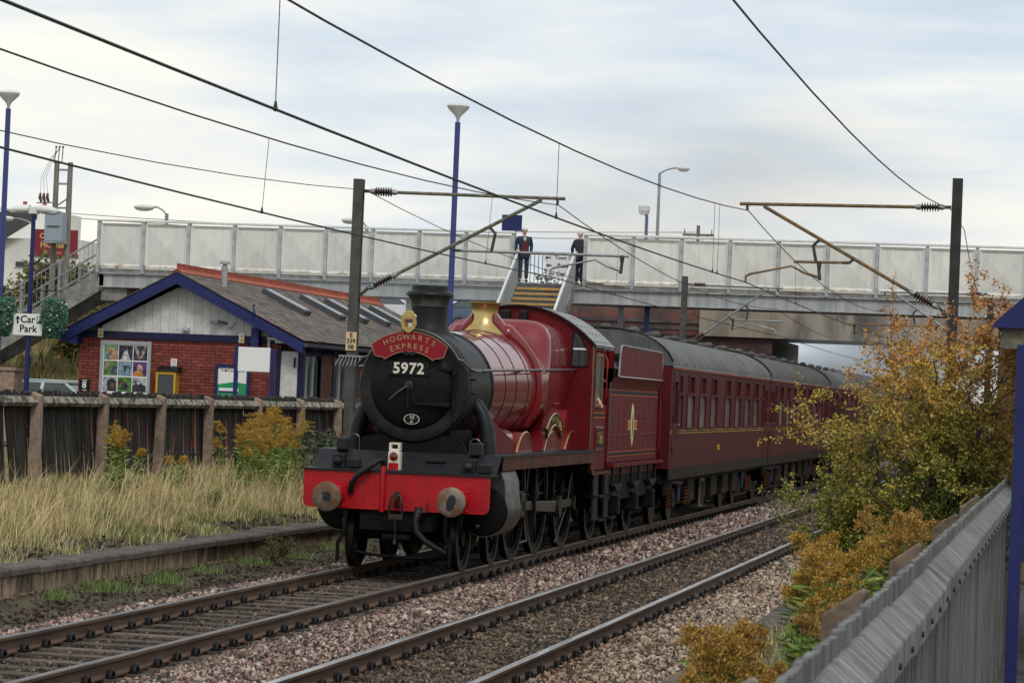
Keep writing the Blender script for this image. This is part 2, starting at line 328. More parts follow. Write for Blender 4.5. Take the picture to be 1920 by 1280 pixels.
# --- ballast: real stones, one merged mesh
PINK = [(.34, .225, .195), (.42, .31, .28), (.25, .165, .145), (.14, .105, .095), (.52, .43, .39), (.08, .065, .06), (.30, .225, .20), (.05, .045, .042)]
TAN = [(.36, .27, .21), (.45, .36, .29), (.25, .18, .14), (.12, .095, .08), (.56, .48, .41), (.40, .285, .23), (.08, .065, .055)]
DARK = [(.03, .027, .025), (.05, .042, .036), (.075, .06, .048), (.12, .09, .07), (.04, .034, .03), (.22, .16, .13)]
BROWN = [(.11, .085, .062), (.075, .062, .05), (.16, .12, .085), (.05, .045, .038), (.22, .165, .12), (.30, .20, .15)]
SOILP = [(.035, .026, .02), (.055, .04, .028), (.08, .058, .04), (.045, .033, .025)]
def stones(zones):
    Ps, Ss, Cs, Fl = [], [], [], []
    for (x0, x1, y0, y1, dens, size, pal, z0, zj, keep) in zones:
        n = int((x1-x0)*(y1-y0)*dens); P = np.empty((n, 3)); P[:, 0] = RNG.uniform(x0, x1, n); P[:, 1] = RNG.uniform(y0, y1, n); P[:, 2] = (z0(P[:, 0]) if callable(z0) else z0)+RNG.uniform(-zj, zj, n)
        ok = keep(P) if keep else np.ones(n, bool)
        P = P[ok]; n = len(P); Ps.append(P); Ss.append(size*np.clip(RNG.lognormal(0, .32, n), .4, 1.75)); Cs.append(np.array(pal)[RNG.integers(0, len(pal), n)]*RNG.uniform(.75, 1.25, (n, 1)))
    P = np.vstack(Ps); S = np.hstack(Ss); C = np.vstack(Cs); n = len(P)
    O = np.array([(1, 0, 0), (-1, 0, 0), (0, 1, 0), (0, -1, 0), (0, 0, 1), (0, 0, -1)], float)
    V = O[None]*RNG.uniform(.55, 1.15, (n, 6, 1))+RNG.uniform(-.28, .28, (n, 6, 3)); V *= RNG.uniform(.55, 1.2, (n, 1, 3)); V[:, :, 2] *= .7
    q = RNG.normal(size=(n, 4)); q /= np.linalg.norm(q, axis=1)[:, None]; a, b, c, d = q.T
    M = np.stack([1-2*(c*c+d*d), 2*(b*c-a*d), 2*(b*d+a*c), 2*(b*c+a*d), 1-2*(b*b+d*d), 2*(c*d-a*b), 2*(b*d-a*c), 2*(c*d+a*b), 1-2*(b*b+c*c)], 1).reshape(n, 3, 3)
    V = np.einsum('nij,nkj->nki', M, V)*S[:, None, None]+P[:, None, :]
    F0 = np.array([(0, 2, 4), (2, 1, 4), (1, 3, 4), (3, 0, 4), (2, 0, 5), (1, 2, 5), (3, 1, 5), (0, 3, 5)])
    F = (F0[None]+np.arange(n)[:, None, None]*6).reshape(-1, 3)
    return V.reshape(-1, 3), F, np.repeat(np.clip(C, 0, 1), 6, 0)
def offrail(P): return np.all([np.abs(P[:, 0]-(t+s*GA)) > .13 for t in (T1, T2) for s in (-1, 1)], 0)
def crib(ph, keepfrac):
    def f(P):
        d = np.abs((P[:, 1]-ph+SP/2) % SP-SP/2); return offrail(P) & ((d > .15) | (RNG.random(len(P)) < keepfrac))
    return f
heap = lambda c, w_: (lambda x: -.20+.05*np.clip(1-((x-c)/w_)**2, 0, 1))
Z = []
for y0, y1, d, s in ((17, 30, 880, .0285), (30, 46, 520, .035), (46, 84, 170, .055)):
    Z += [(-11.0, -10.25, y0, y1, d, s, PINK, lambda x: -.27+(x+11)*.13, .03, None), (-10.25, T1-.85, y0, y1, d*.7, s, PINK, -.19, .02, crib(20.2, .25)),
          (T1-.68, T1+.68, y0, y1, d*.9, s*.8, DARK, -.20, .035, crib(20.2, .30)), (T1+.83, -8.0, y0, y1, d*.8, s*.9, PINK+DARK[:3], -.20, .02, crib(20.2, .2)),
          (-8.0, T2-.83, y0, y1, d, s, PINK, heap(-7.3, .8), .03, offrail), (T2-.68, T2+.68, y0, y1, d, s*.85, BROWN+DARK[:2], -.175, .025, crib(20.5, .75)),
          (T2+.83, -3.25, y0, y1, d, s, TAN, lambda x: -.17-.02*(x+4.9), .03, offrail),
          (-11.93, -10.85, y0, y1, d*.45, s*.8, SOILP+[(.12, .09, .075)], lambda x: -.10-.16*(x+11.93), .03, None)]
# soil clods crumbling over the old platform copings
Z += [(-12.75, -12.2, 24, 60, 150, .038, SOILP, lambda x: .17-.22*(x+12.2), .05, lambda P: np.sin(P[:, 1]*1.9)+np.sin(P[:, 1]*.7+1) > -.2),
      (-3.05, -2.3, 8, 60, 120, .03, SOILP, lambda x: .16+.2*(x+3.05), .03, lambda P: np.sin(P[:, 1]*1.5)+np.sin(P[:, 1]*.6+2) > .1)]
V, F, C = stones(Z); C = C*np.array((.98, .95, .88))
_p = V.reshape(-1, 6, 3).mean(1); _d = np.min([np.abs(_p[:, 0]-(t+s*GA)) for t in (T1, T2) for s in (-1, 1)], 0); _n = np.sin(_p[:, 1]*1.3+_p[:, 0]*2)+np.sin(_p[:, 1]*.47-_p[:, 0]*1.1+2)+np.sin(_p[:, 1]*3.1+_p[:, 0]*4.3)*.6
_k = np.clip(.75*np.exp(-(_d/.30)**2)+.22*np.clip(_n, 0, 2), 0, .8)[:, None]; _b = C.reshape(-1, 6, 3); _b = _b*(1-_k[:, None])+_b*np.array((.50, .38, .30))*_k[:, None]; C = _b.reshape(-1, 3)      # rust and brake dust beside the rails, oily patches
o = link('ballast', np_mesh('ballast', V, F, 'ballast', C)); tag(o, 'loose pink and brown granite ballast between and beside the tracks', 'ballast', kind='stuff')
# bank of finer soil under the far platform wall
mb = MB(); mb.grid(lambda u, v: (-11.93+1.0*u, 17+75*v, -.09-.17*u+.025*math.sin(60*v+9*u)), 4, 80); struct(mb.build('cess_soil', 'soil'))

# ================================================================== the two disused low platforms
def low_platform(x, sgn, name, label, y0, y1, z):
    t = thing(name, label, 'platform', (x, 0, 0))
    y = y0; r = random.Random(5)
    while y < y1:
        ln = r.choice((.92, .92, .62)) ; dz = r.uniform(-.008, .008)
        mb = MB(); w0, w1 = (-.50, .06) if sgn < 0 else (-.06, .50)
        e = .025; fr = w1 if sgn < 0 else w0; k = -1 if sgn < 0 else 1
        mb.prism([(w0, -.085), (w1, -.085), (w1, 0)if sgn > 0 else (w1, -e), (w1-e*(sgn < 0), 0), (w0+e*(sgn > 0), 0), (w0, -e) if sgn > 0 else (w0, 0)], 'y', .006, ln-.006)
        mb.build('coping_slab', 'coping', t, loc=(r.uniform(-.012, .012), y, z+dz), rot=(0, 0, r.uniform(-.004, .004))); y += ln
    y = y0
    while y < y1:
        ln = r.choice((.24, .27, .30, .20)); f = r.uniform(-.012, .012)
        MB().box(-.10, 0, .006, ln-.006, -.215, 0).build('wall_block', 'wall_block', t, loc=(f+(0 if sgn < 0 else .10), y, z-.088)); y += ln
    y = y0
    while y < y1:
        MB().box(-.14, .03, .006, .62, -.14, 0).build('footing_block', 'wall_block', t, loc=(r.uniform(-.01, .01), y, z-.308)); y += .64
    return t
low_platform(-11.93, -1, 'old_platform', 'low disused platform edge of stone copings below the grassy bank', 24, 58, .235)
low_platform(-3.12, 1, 'old_platform', 'low overgrown platform edge beside the goldenrod and grey fence', 8, 50, .215)

# ================================================================== fences
f1 = thing('picket_fence', 'black tarred picket fence with brown concrete posts above the dry grass', 'fence', (-15.2, 0, 0))
posts = [35.6, 38.7, 41.72, 44.79, 47.81, 50.6, 53.85, 56.95, 60.0, 63.1, 66.2]
for i, y in enumerate(posts):
    mb = MB(); mb.prism([(-.07, -1.5), (.09, -1.5), (.075, .0), (-.07, .055)], 'y', -.075, .075); mb.build('post', 'post_concrete', f1, bevel=.012, loc=(0, y, 2.17), rot=(R(random.uniform(-1.4, .6)), R(random.uniform(-1, 1)), 0))
for a, b in zip(posts, posts[1:]):
    for z in (2.09,):
        mb = MB(); mb.prism([(-.10, -.075), (.02, -.085), (.055, -.03), (.0, .06), (-.10, .065)], 'y', .07, b-a-.07); mb.build('arris_rail', 'arris_concrete', f1, loc=(0, a, z))
pk = MB().box(-.012, .012, -.042, .042, -1.45, 0).mesh('picket', [MT['tarred_picket']])
y = 36.0
while y < 66:
    link('picket', pk, f1, (-.13, y, 2.235+random.uniform(-.03, .025)), (R(12+4*math.sin(y*.35)+random.uniform(-3, 3)), R(random.uniform(-2, 2)), random.uniform(-.1, .1))); y += random.uniform(.098, .118)
f2 = thing('picket_fence', 'weathered grey close-boarded fence running along the right-hand platform', 'fence', (-.66, 0, 0))
pk = MB(); pk.prism([(-.069, -1.95), (.069, -1.95), (.069, -.006), (.062, 0), (-.062, 0), (-.069, -.006)], 'x', -.011, .011); pk = pk.mesh('picket', [MT['grey_picket']])
y = 5.2
while y < 36:
    link('picket', pk, f2, (random.uniform(-.003, .003), y, 1.80+random.uniform(-.009, .007)), (R(random.uniform(-.3, .3)), R(random.uniform(-.15, .15)), random.uniform(-.03, .03))); y += random.uniform(.142, .147)
for k in range(11):
    for z in (1.70,):
        mb = MB(); n = 40; rr = random.Random(k)
        sec = [(.012, .03), (.028, .03), (.112, -.042), (.116, -.05), (.118, -.14), (.112, -.15), (.012, -.155)]
        rows = []
        for i in range(n+1): rows.append([(a+(rr.uniform(-.001, .001) if .04 < a < .12 else 0), 2.93*i/n, b+rr.uniform(-.0022, .0022)*(b > -.1)) for a, b in sec])
        q = len(sec); mb.add([p for r_ in rows for p in r_], [(i*q+j, i*q+(j+1) % q, (i+1)*q+(j+1) % q, (i+1)*q+j) for i in range(n) for j in range(q)]+[tuple(range(q)), tuple(range(n*q, n*q+q))])
        mb.build('arris_rail', 'grey_rail', f2, loc=(0, 5+k*2.95, z+random.uniform(-.01, .01)))
bolts = MB()
for k in range(40): bolts.cyl((.12, 5.4+k*.75, 1.60), (.13, 5.4+k*.75, 1.60), .012, n=8)
bolts.build('rail_bolt', 'black', f2, kind='stuff')
for y in (7.75, 11.9, 16.3, 21.4, 26.5, 31.5):
    mb = MB(); mb.prism([(-.30, -1.4), (-.13, -1.4), (-.13, .02), (-.15, .03), (-.30, -.085)], 'y', -.07, .07); mb.build('post', 'post_dark', f2, bevel=.012, loc=(0, y, 1.70), rot=(0, R(random.uniform(-2, 2)), R(random.uniform(-5, 5))))
# ================================================================== plants
def blades(n, X, Y, Zf, h, w, lean, cols):
    """tapered bent grass blades; X,Y arrays, Zf height function"""
    ang = RNG.uniform(0, 2*PI, n); bx = np.cos(ang)*w/2; by = np.sin(ang)*w/2
    dx = RNG.normal(lean[0], .30, n)*h; dy = RNG.normal(lean[1], .30, n)*h; z = Zf
    V = np.empty((n, 5, 3)); B = np.stack([X, Y, z], 1)
    V[:, 0] = B+np.stack([-bx, -by, 0*bx], 1); V[:, 1] = B+np.stack([bx, by, 0*bx], 1)
    mid = B+np.stack([dx*.35, dy*.35, h*.58], 1); V[:, 2] = mid+np.stack([-bx*.7, -by*.7, 0*bx], 1); V[:, 3] = mid+np.stack([bx*.7, by*.7, 0*bx], 1); V[:, 4] = B+np.stack([dx, dy, h*(.98-.12*RNG.random(n))], 1)
    F = (np.array([(0, 1, 3), (0, 3, 2), (2, 3, 4)])[None]+np.arange(n)[:, None, None]*5).reshape(-1, 3)
    return V.reshape(-1, 3), F, np.repeat(cols, 5, 0)
def merge(parts):
    Vs, Fs, Cs, b = [], [], [], 0
    for V, F, C in parts: Vs.append(V); Fs.append(F+b); Cs.append(C); b += len(V)
    return np.vstack(Vs), np.vstack(Fs), np.clip(np.vstack(Cs), 0, 1)
def pick(pal, n, j=.25): return np.array(pal)[RNG.integers(0, len(pal), n)]*RNG.uniform(1-j, 1+j, (n, 1))
STRAW = [(.62, .50, .27), (.50, .39, .19), (.70, .58, .35), (.38, .30, .13), (.32, .30, .11), (.54, .40, .20)]
GREENG = [(.13, .18, .045), (.18, .23, .07), (.10, .14, .035), (.21, .24, .08)]
bz = lambda X: .10+.72*np.clip((-12.0-X)/3.2, 0, 1)+.03
n = 72000; X = RNG.uniform(-15.25, -12.2, n); Y = RNG.uniform(27, 62, n)
patch = np.sin(X*2.1+Y*.9)+np.sin(Y*1.7-X*1.3)+np.sin(Y*.43+2)
bare = (X > -12.75) & (np.sin(Y*1.9)+np.sin(Y*.7+1) > -.3); keep = ~bare | (RNG.random(n) < .12); X, Y, patch = X[keep], Y[keep], patch[keep]; n = len(X)
g = (RNG.random(n) < .20+.35*(patch > .7)+.3*(X > -12.9)); col = np.where(g[:, None], pick(GREENG, n), pick(STRAW, n))
low = np.sin(X*1.7+Y*.6+1)+np.sin(Y*1.1-X*.8+4) < -.55; g = g | (low & (RNG.random(n) < .45)); col = np.where(g[:, None], pick(GREENG, n), pick(STRAW, n))
hgt = RNG.uniform(.09, .38, n)*np.where(low, .5, 1)*(1+.45*np.sin(Y*.8+X)*np.sin(Y*2.3-X*2))*np.where(X > -12.9, .6, 1)*np.where(X < -14.0, .62, 1)*np.where(g, .7, 1.05)
P1 = blades(n, X, Y, bz(X), hgt, .009, (.12, .12), col)
n = 2200; X = RNG.uniform(-14.4, -12.9, n); Y = RNG.uniform(27, 62, n); P2 = blades(n, X, Y, bz(X), RNG.uniform(.5, .85, n), .009, (.1, .15), pick(STRAW, n))
V, F, C = merge([P1, P2]); tag(link('dry_grass', np_mesh('dry_grass', V, F, 'grass', C)), 'tall straw-coloured grass covering the bank before the black fence', 'grass', kind='stuff')
# green tufts along the wall foot and right verge
parts = []
for (cx, cy, r, k) in ((-11.55, 32.6, .22, 260), (-11.5, 34.4, .4, 420), (-11.45, 36.4, .35, 460), (-11.55, 38.6, .25, 200), (-11.6, 40.9, .4, 420), (-11.5, 43.2, .35, 260), (-11.6, 46, .6, 700), (-11.6, 49.5, .5, 500), (-11.6, 52.5, .5, 500)):
    X = np.clip(RNG.normal(cx, r*.4, k), -11.9, -10.9); Y = RNG.normal(cy, r*.6, k); parts.append(blades(k, X, Y, -.13+0*X, RNG.uniform(.04, .24, k)*RNG.uniform(.6, 1.2)*(1.15-np.clip(np.abs(Y-cy)/r, 0, .8)), .012, (.1, .1), pick(GREENG[:3]+[(.10, .15, .05), (.20, .24, .12)], k)))
for k, (x0, x1, y0, y1) in ((5200, (-2.6, -.8, 8, 30)), (2500, (-2.6, -.8, 30, 55))):
    X = RNG.uniform(x0, x1, k); Y = RNG.uniform(y0, y1, k); s = np.sin(X*3+Y)+np.sin(Y*1.3) > -.5; X, Y = X[s], Y[s]; k = len(X)
    parts.append(blades(k, X, Y, np.clip(.14+(X+3.1)*.26, 0, .86), RNG.uniform(.08, .34, k), .010, (0, .1), pick(GREENG+STRAW[:3], k)))
V, F, C = merge(parts); tag(link('green_weeds', np_mesh('green_weeds', V, F, 'grass', C)), 'low green weeds and grass tufts along the platform edges', 'weeds', kind='stuff')

def leafcloud(P, size, cols, elong=1.8, up=.3, D=None):
    """one folded two-triangle leaf for each point"""
    n = len(P); a = RNG.normal(size=(n, 3)); a[:, 2] *= .6
    if D is not None: a = a*.55+D
    a /= np.linalg.norm(a, axis=1)[:, None]; u = RNG.normal(size=(n, 3)); u[:, 2] += up; b = np.cross(a, u); b /= np.linalg.norm(b, axis=1)[:, None]+1e-9
    s = size*RNG.uniform(.6, 1.3, (n, 1)); V = np.empty((n, 4, 3)); c = np.cross(a, b)
    V[:, 0] = P; V[:, 1] = P+a*s*elong*.5+b*s*.5+c*s*.12; V[:, 2] = P+a*s*elong; V[:, 3] = P+a*s*elong*.5-b*s*.5+c*s*.12
    F = (np.array([(0, 1, 2), (0, 2, 3)])[None]+np.arange(n)[:, None, None]*4).reshape(-1, 3)
    return V.reshape(-1, 3), F, np.repeat(cols, 4, 0)
OCHRE = [(.42, .25, .035), (.50, .32, .05), (.36, .20, .03), (.46, .27, .03), (.30, .16, .03)]
GOLDG = [(.14, .24, .04), (.19, .30, .055), (.23, .31, .07), (.12, .19, .035), (.28, .31, .07)]
def goldenrod(loc, h, ns, sx, sy, label, brown=0., ph=None):
    t = thing('goldenrod_plant', label, 'plant', loc, group='goldenrod plants'); st = MB(); LP, LD, FP, FD = [], [], [], []
    for i in range(ns):
        bx, by = random.gauss(0, sx*.5), random.gauss(0, sy*.5); hh = h*random.uniform(.68, 1.08); lx, ly = bx*.35+random.uniform(-.06, .06)+.03, by*.35+random.uniform(-.06, .06)
        f = lambda q: Vector((bx+lx*q*q, by+ly*q*q, hh*q)); st.tube([f(0), f(.35), f(.7), f(1)], [.006, .005, .004, .002], 5)
        for q in np.arange(.10, .80, .022):
            p = f(q); a = random.uniform(0, 2*PI); LP += [p, p]; LD += [(math.cos(a), math.sin(a), .35), (-math.sin(a), math.cos(a), .2)]
        top = ph or .19
        for k in range(random.randint(9, 13)):
            q = 1-top*random.random()**.8; p0 = f(q); a = random.uniform(0, 2*PI); ln = (1.06-q)*hh*random.uniform(.35, .6)+.02
            for j in range(13):
                u = (j+1)/13; FP.append((p0.x+math.cos(a)*ln*u, p0.y+math.sin(a)*ln*u, p0.z+ln*(.75*u-.55*u*u)+random.uniform(0, .018))); FD.append((math.cos(a)*.3, math.sin(a)*.3, .9))
    st.build('stem', 'stalk', t, fix=False)
    LP, LD, FP, FD = map(np.array, (LP, LD, FP, FD))
    V, F, C = leafcloud(LP, .024, pick(GOLDG, len(LP)), 5.2, D=LD); tag(link('leaves', np_mesh('leaves', V, F, 'leaf', C), t), None, kind='stuff')
    FP = np.repeat(FP, 6, 0)+RNG.normal(0, .012, (len(FP)*6, 3)); FD = np.repeat(FD, 6, 0)
    pal = OCHRE if not brown else [tuple(np.array(c)*(1-brown)+np.array((.24, .13, .07))*brown) for c in OCHRE]
    V, F, C = leafcloud(FP, .0105, pick(pal, len(FP)), 1.7, D=FD); tag(link('flower_plume', np_mesh('flower_plume', V, F, 'leaf', C), t), None, kind='stuff')
gz = lambda x: hz(x, 40)
goldenrod((-14.3, 42.6, gz(-14.3)), 1.1, 10, .25, .6, 'sparse goldenrod before the black fence near the left edge')
goldenrod((-13.9, 49.3, gz(-13.9)), 1.22, 28, .5, .7, 'large yellow goldenrod clump in the grass before the black fence')
goldenrod((-14.1, 51.3, gz(-14.1)), 1.42, 22, .4, .6, 'tall goldenrod clump rising beside the dark buddleia', ph=.3)
goldenrod((-14.7, 53.0, gz(-14.7)), 1.25, 12, .3, .5, 'yellow-tipped goldenrod behind the buddleia against the fence')
goldenrod((-14.4, 46.2, gz(-14.4)), .55, 4, .3, .5, 'small lone goldenrod in the grass below a brown post')
for (x, y, h, n_, a, b, br, lab) in ((-1.68, 14.4, .78, 20, .17, .42, .25, 'rusty goldenrod clump nearest the bottom edge of the right verge'), (-1.25, 12.4, .55, 9, .12, .3, .6, 'faded brown goldenrod hanging by the nearest fence post'), (-1.70, 20.6, .98, 26, .22, .75, .1, 'big orange goldenrod clump in the middle of the right verge'),
        (-1.25, 22.6, 1.0, 17, .20, .6, .3, 'orange goldenrod crowding the second fence post'), (-2.0, 18.0, .62, 5, .12, .22, .15, 'lone leaning goldenrod stalk over the platform coping'), (-1.35, 17.4, .68, 10, .17, .5, .4, 'short rusty goldenrod between the fence posts')):
    goldenrod((x, y, hz(x, y)), h, n_, a, b, lab, br)

def grow(mb, tips, p, d, ln, r, depth, spread, gravity, rnd_):
    k = 4; pts = [p.copy()]; rs = [r]; q = p.copy(); dd = d.copy()
    for i in range(k):
        dd = (dd+Vector((rnd_.gauss(0, .16), rnd_.gauss(0, .16), rnd_.gauss(0, .12)+gravity))).normalized(); q = q+dd*ln/k; pts.append(q.copy()); rs.append(r*(1-.5*(i+1)/k))
    mb.tube(pts, rs, 6 if r > .012 else 4, caps=False)
    if depth <= 1: tips += [(pts[i].lerp(pts[i+1], u), dd) for i in range(k) for u in ((0, .5) if depth == 1 else (0, .33, .66))]
    if depth == 0: return
    for j in range(rnd_.choice((3, 4, 4, 5))):
        i = rnd_.randint(1, k); a, b = frame_of(dd); an = rnd_.uniform(0, 2*PI); nd = (dd*.75+(a*math.cos(an)+b*math.sin(an))*spread).normalized()
        grow(mb, tips, pts[i], nd, ln*rnd_.uniform(.5, .78), rs[i]*.66, depth-1, spread, gravity, rnd_)
# the autumn hawthorn
hb = thing('hawthorn_bush', 'wide hawthorn bush turning from green to orange beside the grey fence', 'bush', (-1.35, 32, .5)); tr, tips, rn = MB(), [], random.Random(21); hb.scale = (1.06, 1.06, 1.15)
for (dx, dy, dz, ln) in ((-.12, 0, 1, 1.35), (.12, .1, 1, 1.45), (.25, -.1, .9, 1.25), (-.45, .15, .95, 1.1), (-.8, -.1, .7, .9), (-1, .1, .6, .78), (-1, -.3, .4, .62), (-.9, .2, .15, .55), (-.6, .4, .4, 1.0), (.35, .5, .6, 1.0), (.3, -.5, .8, 1.1), (-.2, -.5, .5, .9), (0, .6, .8, 1.1), (-.7, .3, .95, .98), (.2, .0, .45, .8), (-.35, -.2, .25, .8), (0, 0, 1, 1.5), (.3, .1, 1, 1.4), (-.3, -.1, 1, 1.35), (.05, .2, 1, 1.3)):
    grow(tr, tips, Vector((rn.uniform(-.08, .08), rn.uniform(-.08, .08), 0)), Vector((dx, dy, dz)).normalized(), ln*1.16, .032, 3, .75, .0, rn)
tr.build('trunk', 'bark', hb, smooth=60, fix=False)
TP = np.array([t[0] for t in tips]); NL = 110000; idx = RNG.integers(0, len(TP), NL); P = TP[idx]+RNG.normal(0, .024, (NL, 3)); P = P[(P[:, 2] > .32+RNG.normal(0, .07, len(P))) & (P[:, 0] < .80) & (P[:, 0] > -1.82+.50*np.clip((1.25-P[:, 2])/.8, 0, 1)+RNG.normal(0, .13, len(P))+.12*np.sin(P[:, 2]*7+P[:, 1]*4))]; idx = np.arange(len(P))
hh = np.clip(P[:, 2]/3.35+.10*np.sin(P[:, 0]*4+P[:, 1]*3)+RNG.normal(0, .13, len(P)), 0, 1)
pal0 = np.array([(.085, .125, .02), (.19, .21, .035), (.40, .30, .05), (.48, .23, .05), (.38, .14, .05)]); fi = hh*4; i0 = np.clip(fi.astype(int), 0, 3); ft = (fi-i0)[:, None]
C = (pal0[i0]*(1-ft)+pal0[i0+1]*ft)*RNG.uniform(.65, 1.3, (len(P), 1))
V, F, C = leafcloud(P, .0225, C*1.1, 1.5); tag(link('crown', np_mesh('crown', V, F, 'leaf', C), hb), None)
print('tips', len(TP))
# buddleia and brambles on the far bank
def shrub(name, label, loc, sc, nst, pal, lsize, el, seed, nleaf, bark='bark'):
    t = thing(name, label, 'shrub', loc); mb, tips, rn = MB(), [], random.Random(seed)
    for i in range(nst):
        a = 2*PI*i/nst+rn.uniform(-.3, .3); grow(mb, tips, Vector((0, 0, 0)), Vector((math.cos(a)*.7, math.sin(a)*.7, rn.uniform(.6, 1.4))).normalized(), sc*rn.uniform(.8, 1.1), .012*sc/.6, 2, .7, .0, rn)
    mb.build('stem', bark, t, fix=False); TP = np.array([q[0] for q in tips]); P = TP[RNG.integers(0, len(TP), nleaf)]+RNG.normal(0, .05*sc, (nleaf, 3))
    V, F, C = leafcloud(P, lsize, pick(pal, len(P)), el); tag(link('crown', np_mesh('crown', V, F, 'leaf', C), t), None)
BUD = [(.045, .07, .03), (.07, .10, .05), (.10, .13, .075), (.035, .055, .02), (.14, .16, .10)]
shrub('buddleia_shrub', 'dark green buddleia with silvery leaves between goldenrod and the train', (-14.3, 54.2, gz(-14.3)), .74, 9, BUD, .035, 4.2, 4, 4200)
shrub('leafy_shrub', 'dense dark low shrub at the foot of the buddleia', (-13.55, 52.0, gz(-13.5)), .42, 9, [(.045, .075, .022), (.07, .11, .03), (.10, .13, .04)], .028, 2.4, 6, 4200)
shrub('bramble_shrub', 'russet brambles tangled round the far end of the black fence', (-14.6, 58.6, gz(-14.6)), .75, 9, [(.14, .07, .025), (.10, .11, .03), (.19, .10, .035), (.24, .20, .05)], .028, 1.8, 8, 2600)
shrub('bramble_shrub', 'yellowish brambles climbing beside the overhead-line mast', (-13.9, 56.5, gz(-13.9)), .65, 8, [(.25, .22, .05), (.13, .13, .04), (.16, .08, .03)], .028, 1.8, 9, 1700)
shrub('weed_clump', 'leafy green weeds sprouting on the right verge by the coping', (-2.35, 17.2, hz(-2.35, 17)), .22, 8, GREENG, .020, 2.4, 11, 1500)
shrub('weed_clump', 'brown seeded dock weeds beside the platform wall', (-11.5, 42.0, -.15), .30, 7, [(.13, .08, .035), (.09, .11, .03), (.07, .09, .03)], .016, 2.6, 12, 1400)
shrub('weed_clump', 'green weeds in the grass before the second brown post', (-13.4, 44.9, gz(-13.4)), .26, 8, GREENG[:3], .024, 2.2, 13, 900)
# ================================================================== station building
m_('brick', (.235, .058, .045), .85, col2=(.165, .042, .034), scale=9, bump=.3, rnd=.26, spec=.25)
m_('mortar', (.19, .12, .10), .95)
m_('old_brick', (.20, .075, .05), .9, col2=(.10, .045, .035), scale=3, bump=.4, col3=(.035, .03, .028), scale3=.5, ramp3=(.42, .68))
m_('slate', (1, 1, 1), .7, attr='col', bump=.3, scale=8)
m_('ridge_tile', (.40, .105, .06), .8, col2=(.30, .085, .055), scale=8, rnd=.15)
m_('grey_metal', (.33, .35, .36), .5, metal=.2); m_('lead', (.17, .175, .18), .6, col2=(.12, .125, .13), scale=5)
m_('yellow', (.55, .32, .02), .5); m_('charcoal', (.06, .063, .07), .55); m_('poster_green', (.02, .26, .10), .4); m_('red_print', (.5, .03, .03), .5); m_('cream', (.62, .56, .40), .6)
m_('maroon_board', (.20, .02, .035), .5); m_('gold_print', (.55, .42, .15), .5); m_('render_white', (.72, .71, .66), .8, col2=(.62, .61, .56), scale=.6)
m_('path_gravel', (.3, .3, .3), .9)
SX, SY, SZ = -20.7, 67., .86
st = thing('station_building', 'single-storey brick station building with blue bargeboards and slate roof', 'building', (SX, SY, SZ))
RX, RZ = -.2, 4.19; LX, LZ = -3.0, 2.72; EX, EZ = 2.95, 2.68; Y0, Y1 = -.5, 20.2
rs = (RZ-EZ)/(EX-RX); ls = (RZ-LZ)/(RX-LX)
MB().box(-2.7, 2.28, .10, .3, 0, 2.6).build('wall', 'mortar', st)
# gable bricks, stretcher bond, the courses that show over the fence
full = MB().box(0, .222, 0, .10, 0, .064).mesh('brick', [MT['brick']]); nb = 0; rest = MB()
for c in range(19):
    z = 1.16+c*.075; x = -2.7-(.117 if c % 2 else 0)
    while x < 2.26:
        a, b = max(x, -2.7), min(x+.222, 2.28)
        if b-a > .03 and not (-2.0 < a and b < -.95 and z < 2.4):
            if nb < 300:
                if b-a > .22: link('brick', full, st, (x, -.002+random.uniform(-.003, .003), z))
                else: MB().box(a, b, 0, .10, z, z+.064).build('brick', 'brick', st)
                nb += 1
            else: rest.box(a, b, random.uniform(-.003, .003), .1, z, z+.064)
        x += .234
rest.build('upper_bricks', 'brick', st, kind='stuff')
MB().box(-2.7, 2.28, -.0, .099, 0, 1.155).build('plinth', 'brick', st)
# long side wall towards the tracks with window and door bays
sw = MB(); bays = [(1.1, 2.9), (4.2, 6.4), (8.2, 10.4), (12.2, 14.4)]
sw.wall('x', 2.3, .2, .3, 19.8, 0, 2.6, [(a, b, .9, 2.35) for a, b in bays]); sw.build('side_wall', 'old_brick', st)
MB().box(-2.7, 2.3, 19.6, 19.8, 0, 2.6).build('end_wall', 'old_brick', st); MB().box(-2.7, -2.5, .3, 19.6, 0, 2.6).build('side_wall', 'old_brick', st)
for a, b in bays:
    w = MB(); w.box(2.34, 2.52, a-.09, a, .82, 2.44); w.box(2.34, 2.52, b, b+.09, .82, 2.44); w.box(2.34, 2.52, a, b, 2.35, 2.44); w.box(2.34, 2.52, a, b, .82, .9); fo = w.build('window', 'navy_dark', st)
    for k in range(3): MB().box(2.42, 2.45, a+(b-a)*k/3+.02, a+(b-a)*(k+1)/3-.02, .9, 2.35).build('pane', 'glass', fo)
    for k in (1, 2): MB().box(2.40, 2.49, a+(b-a)*k/3-.02, a+(b-a)*k/3+.02, .9, 2.35).build('mullion', 'white_paint', fo)
# porch door beside the gable
d = MB().box(2.30, 2.72, -.02, .02, 0, 2.42).build('door', 'white_board', st); MB().box(2.62, 2.66, -.06, -.02, 2.05, 2.28).build('lock_plate', 'black', d); MB().box(2.735, 2.75, -.05, -.02, 1.1, 1.4).build('handle', 'grey_metal', d)
f = MB(); f.box(2.20, 2.30, -.05, .08, 0, 2.5); f.box(2.72, 2.86, -.05, .10, 0, 2.5); f.build('door_frame', 'navy_dark', st)
for k in range(9): MB().box(2.5, 2.62+.22, 1.0+k*2, 1.08+k*2, 2.42, 2.60).build('eaves_bracket', 'navy', st)
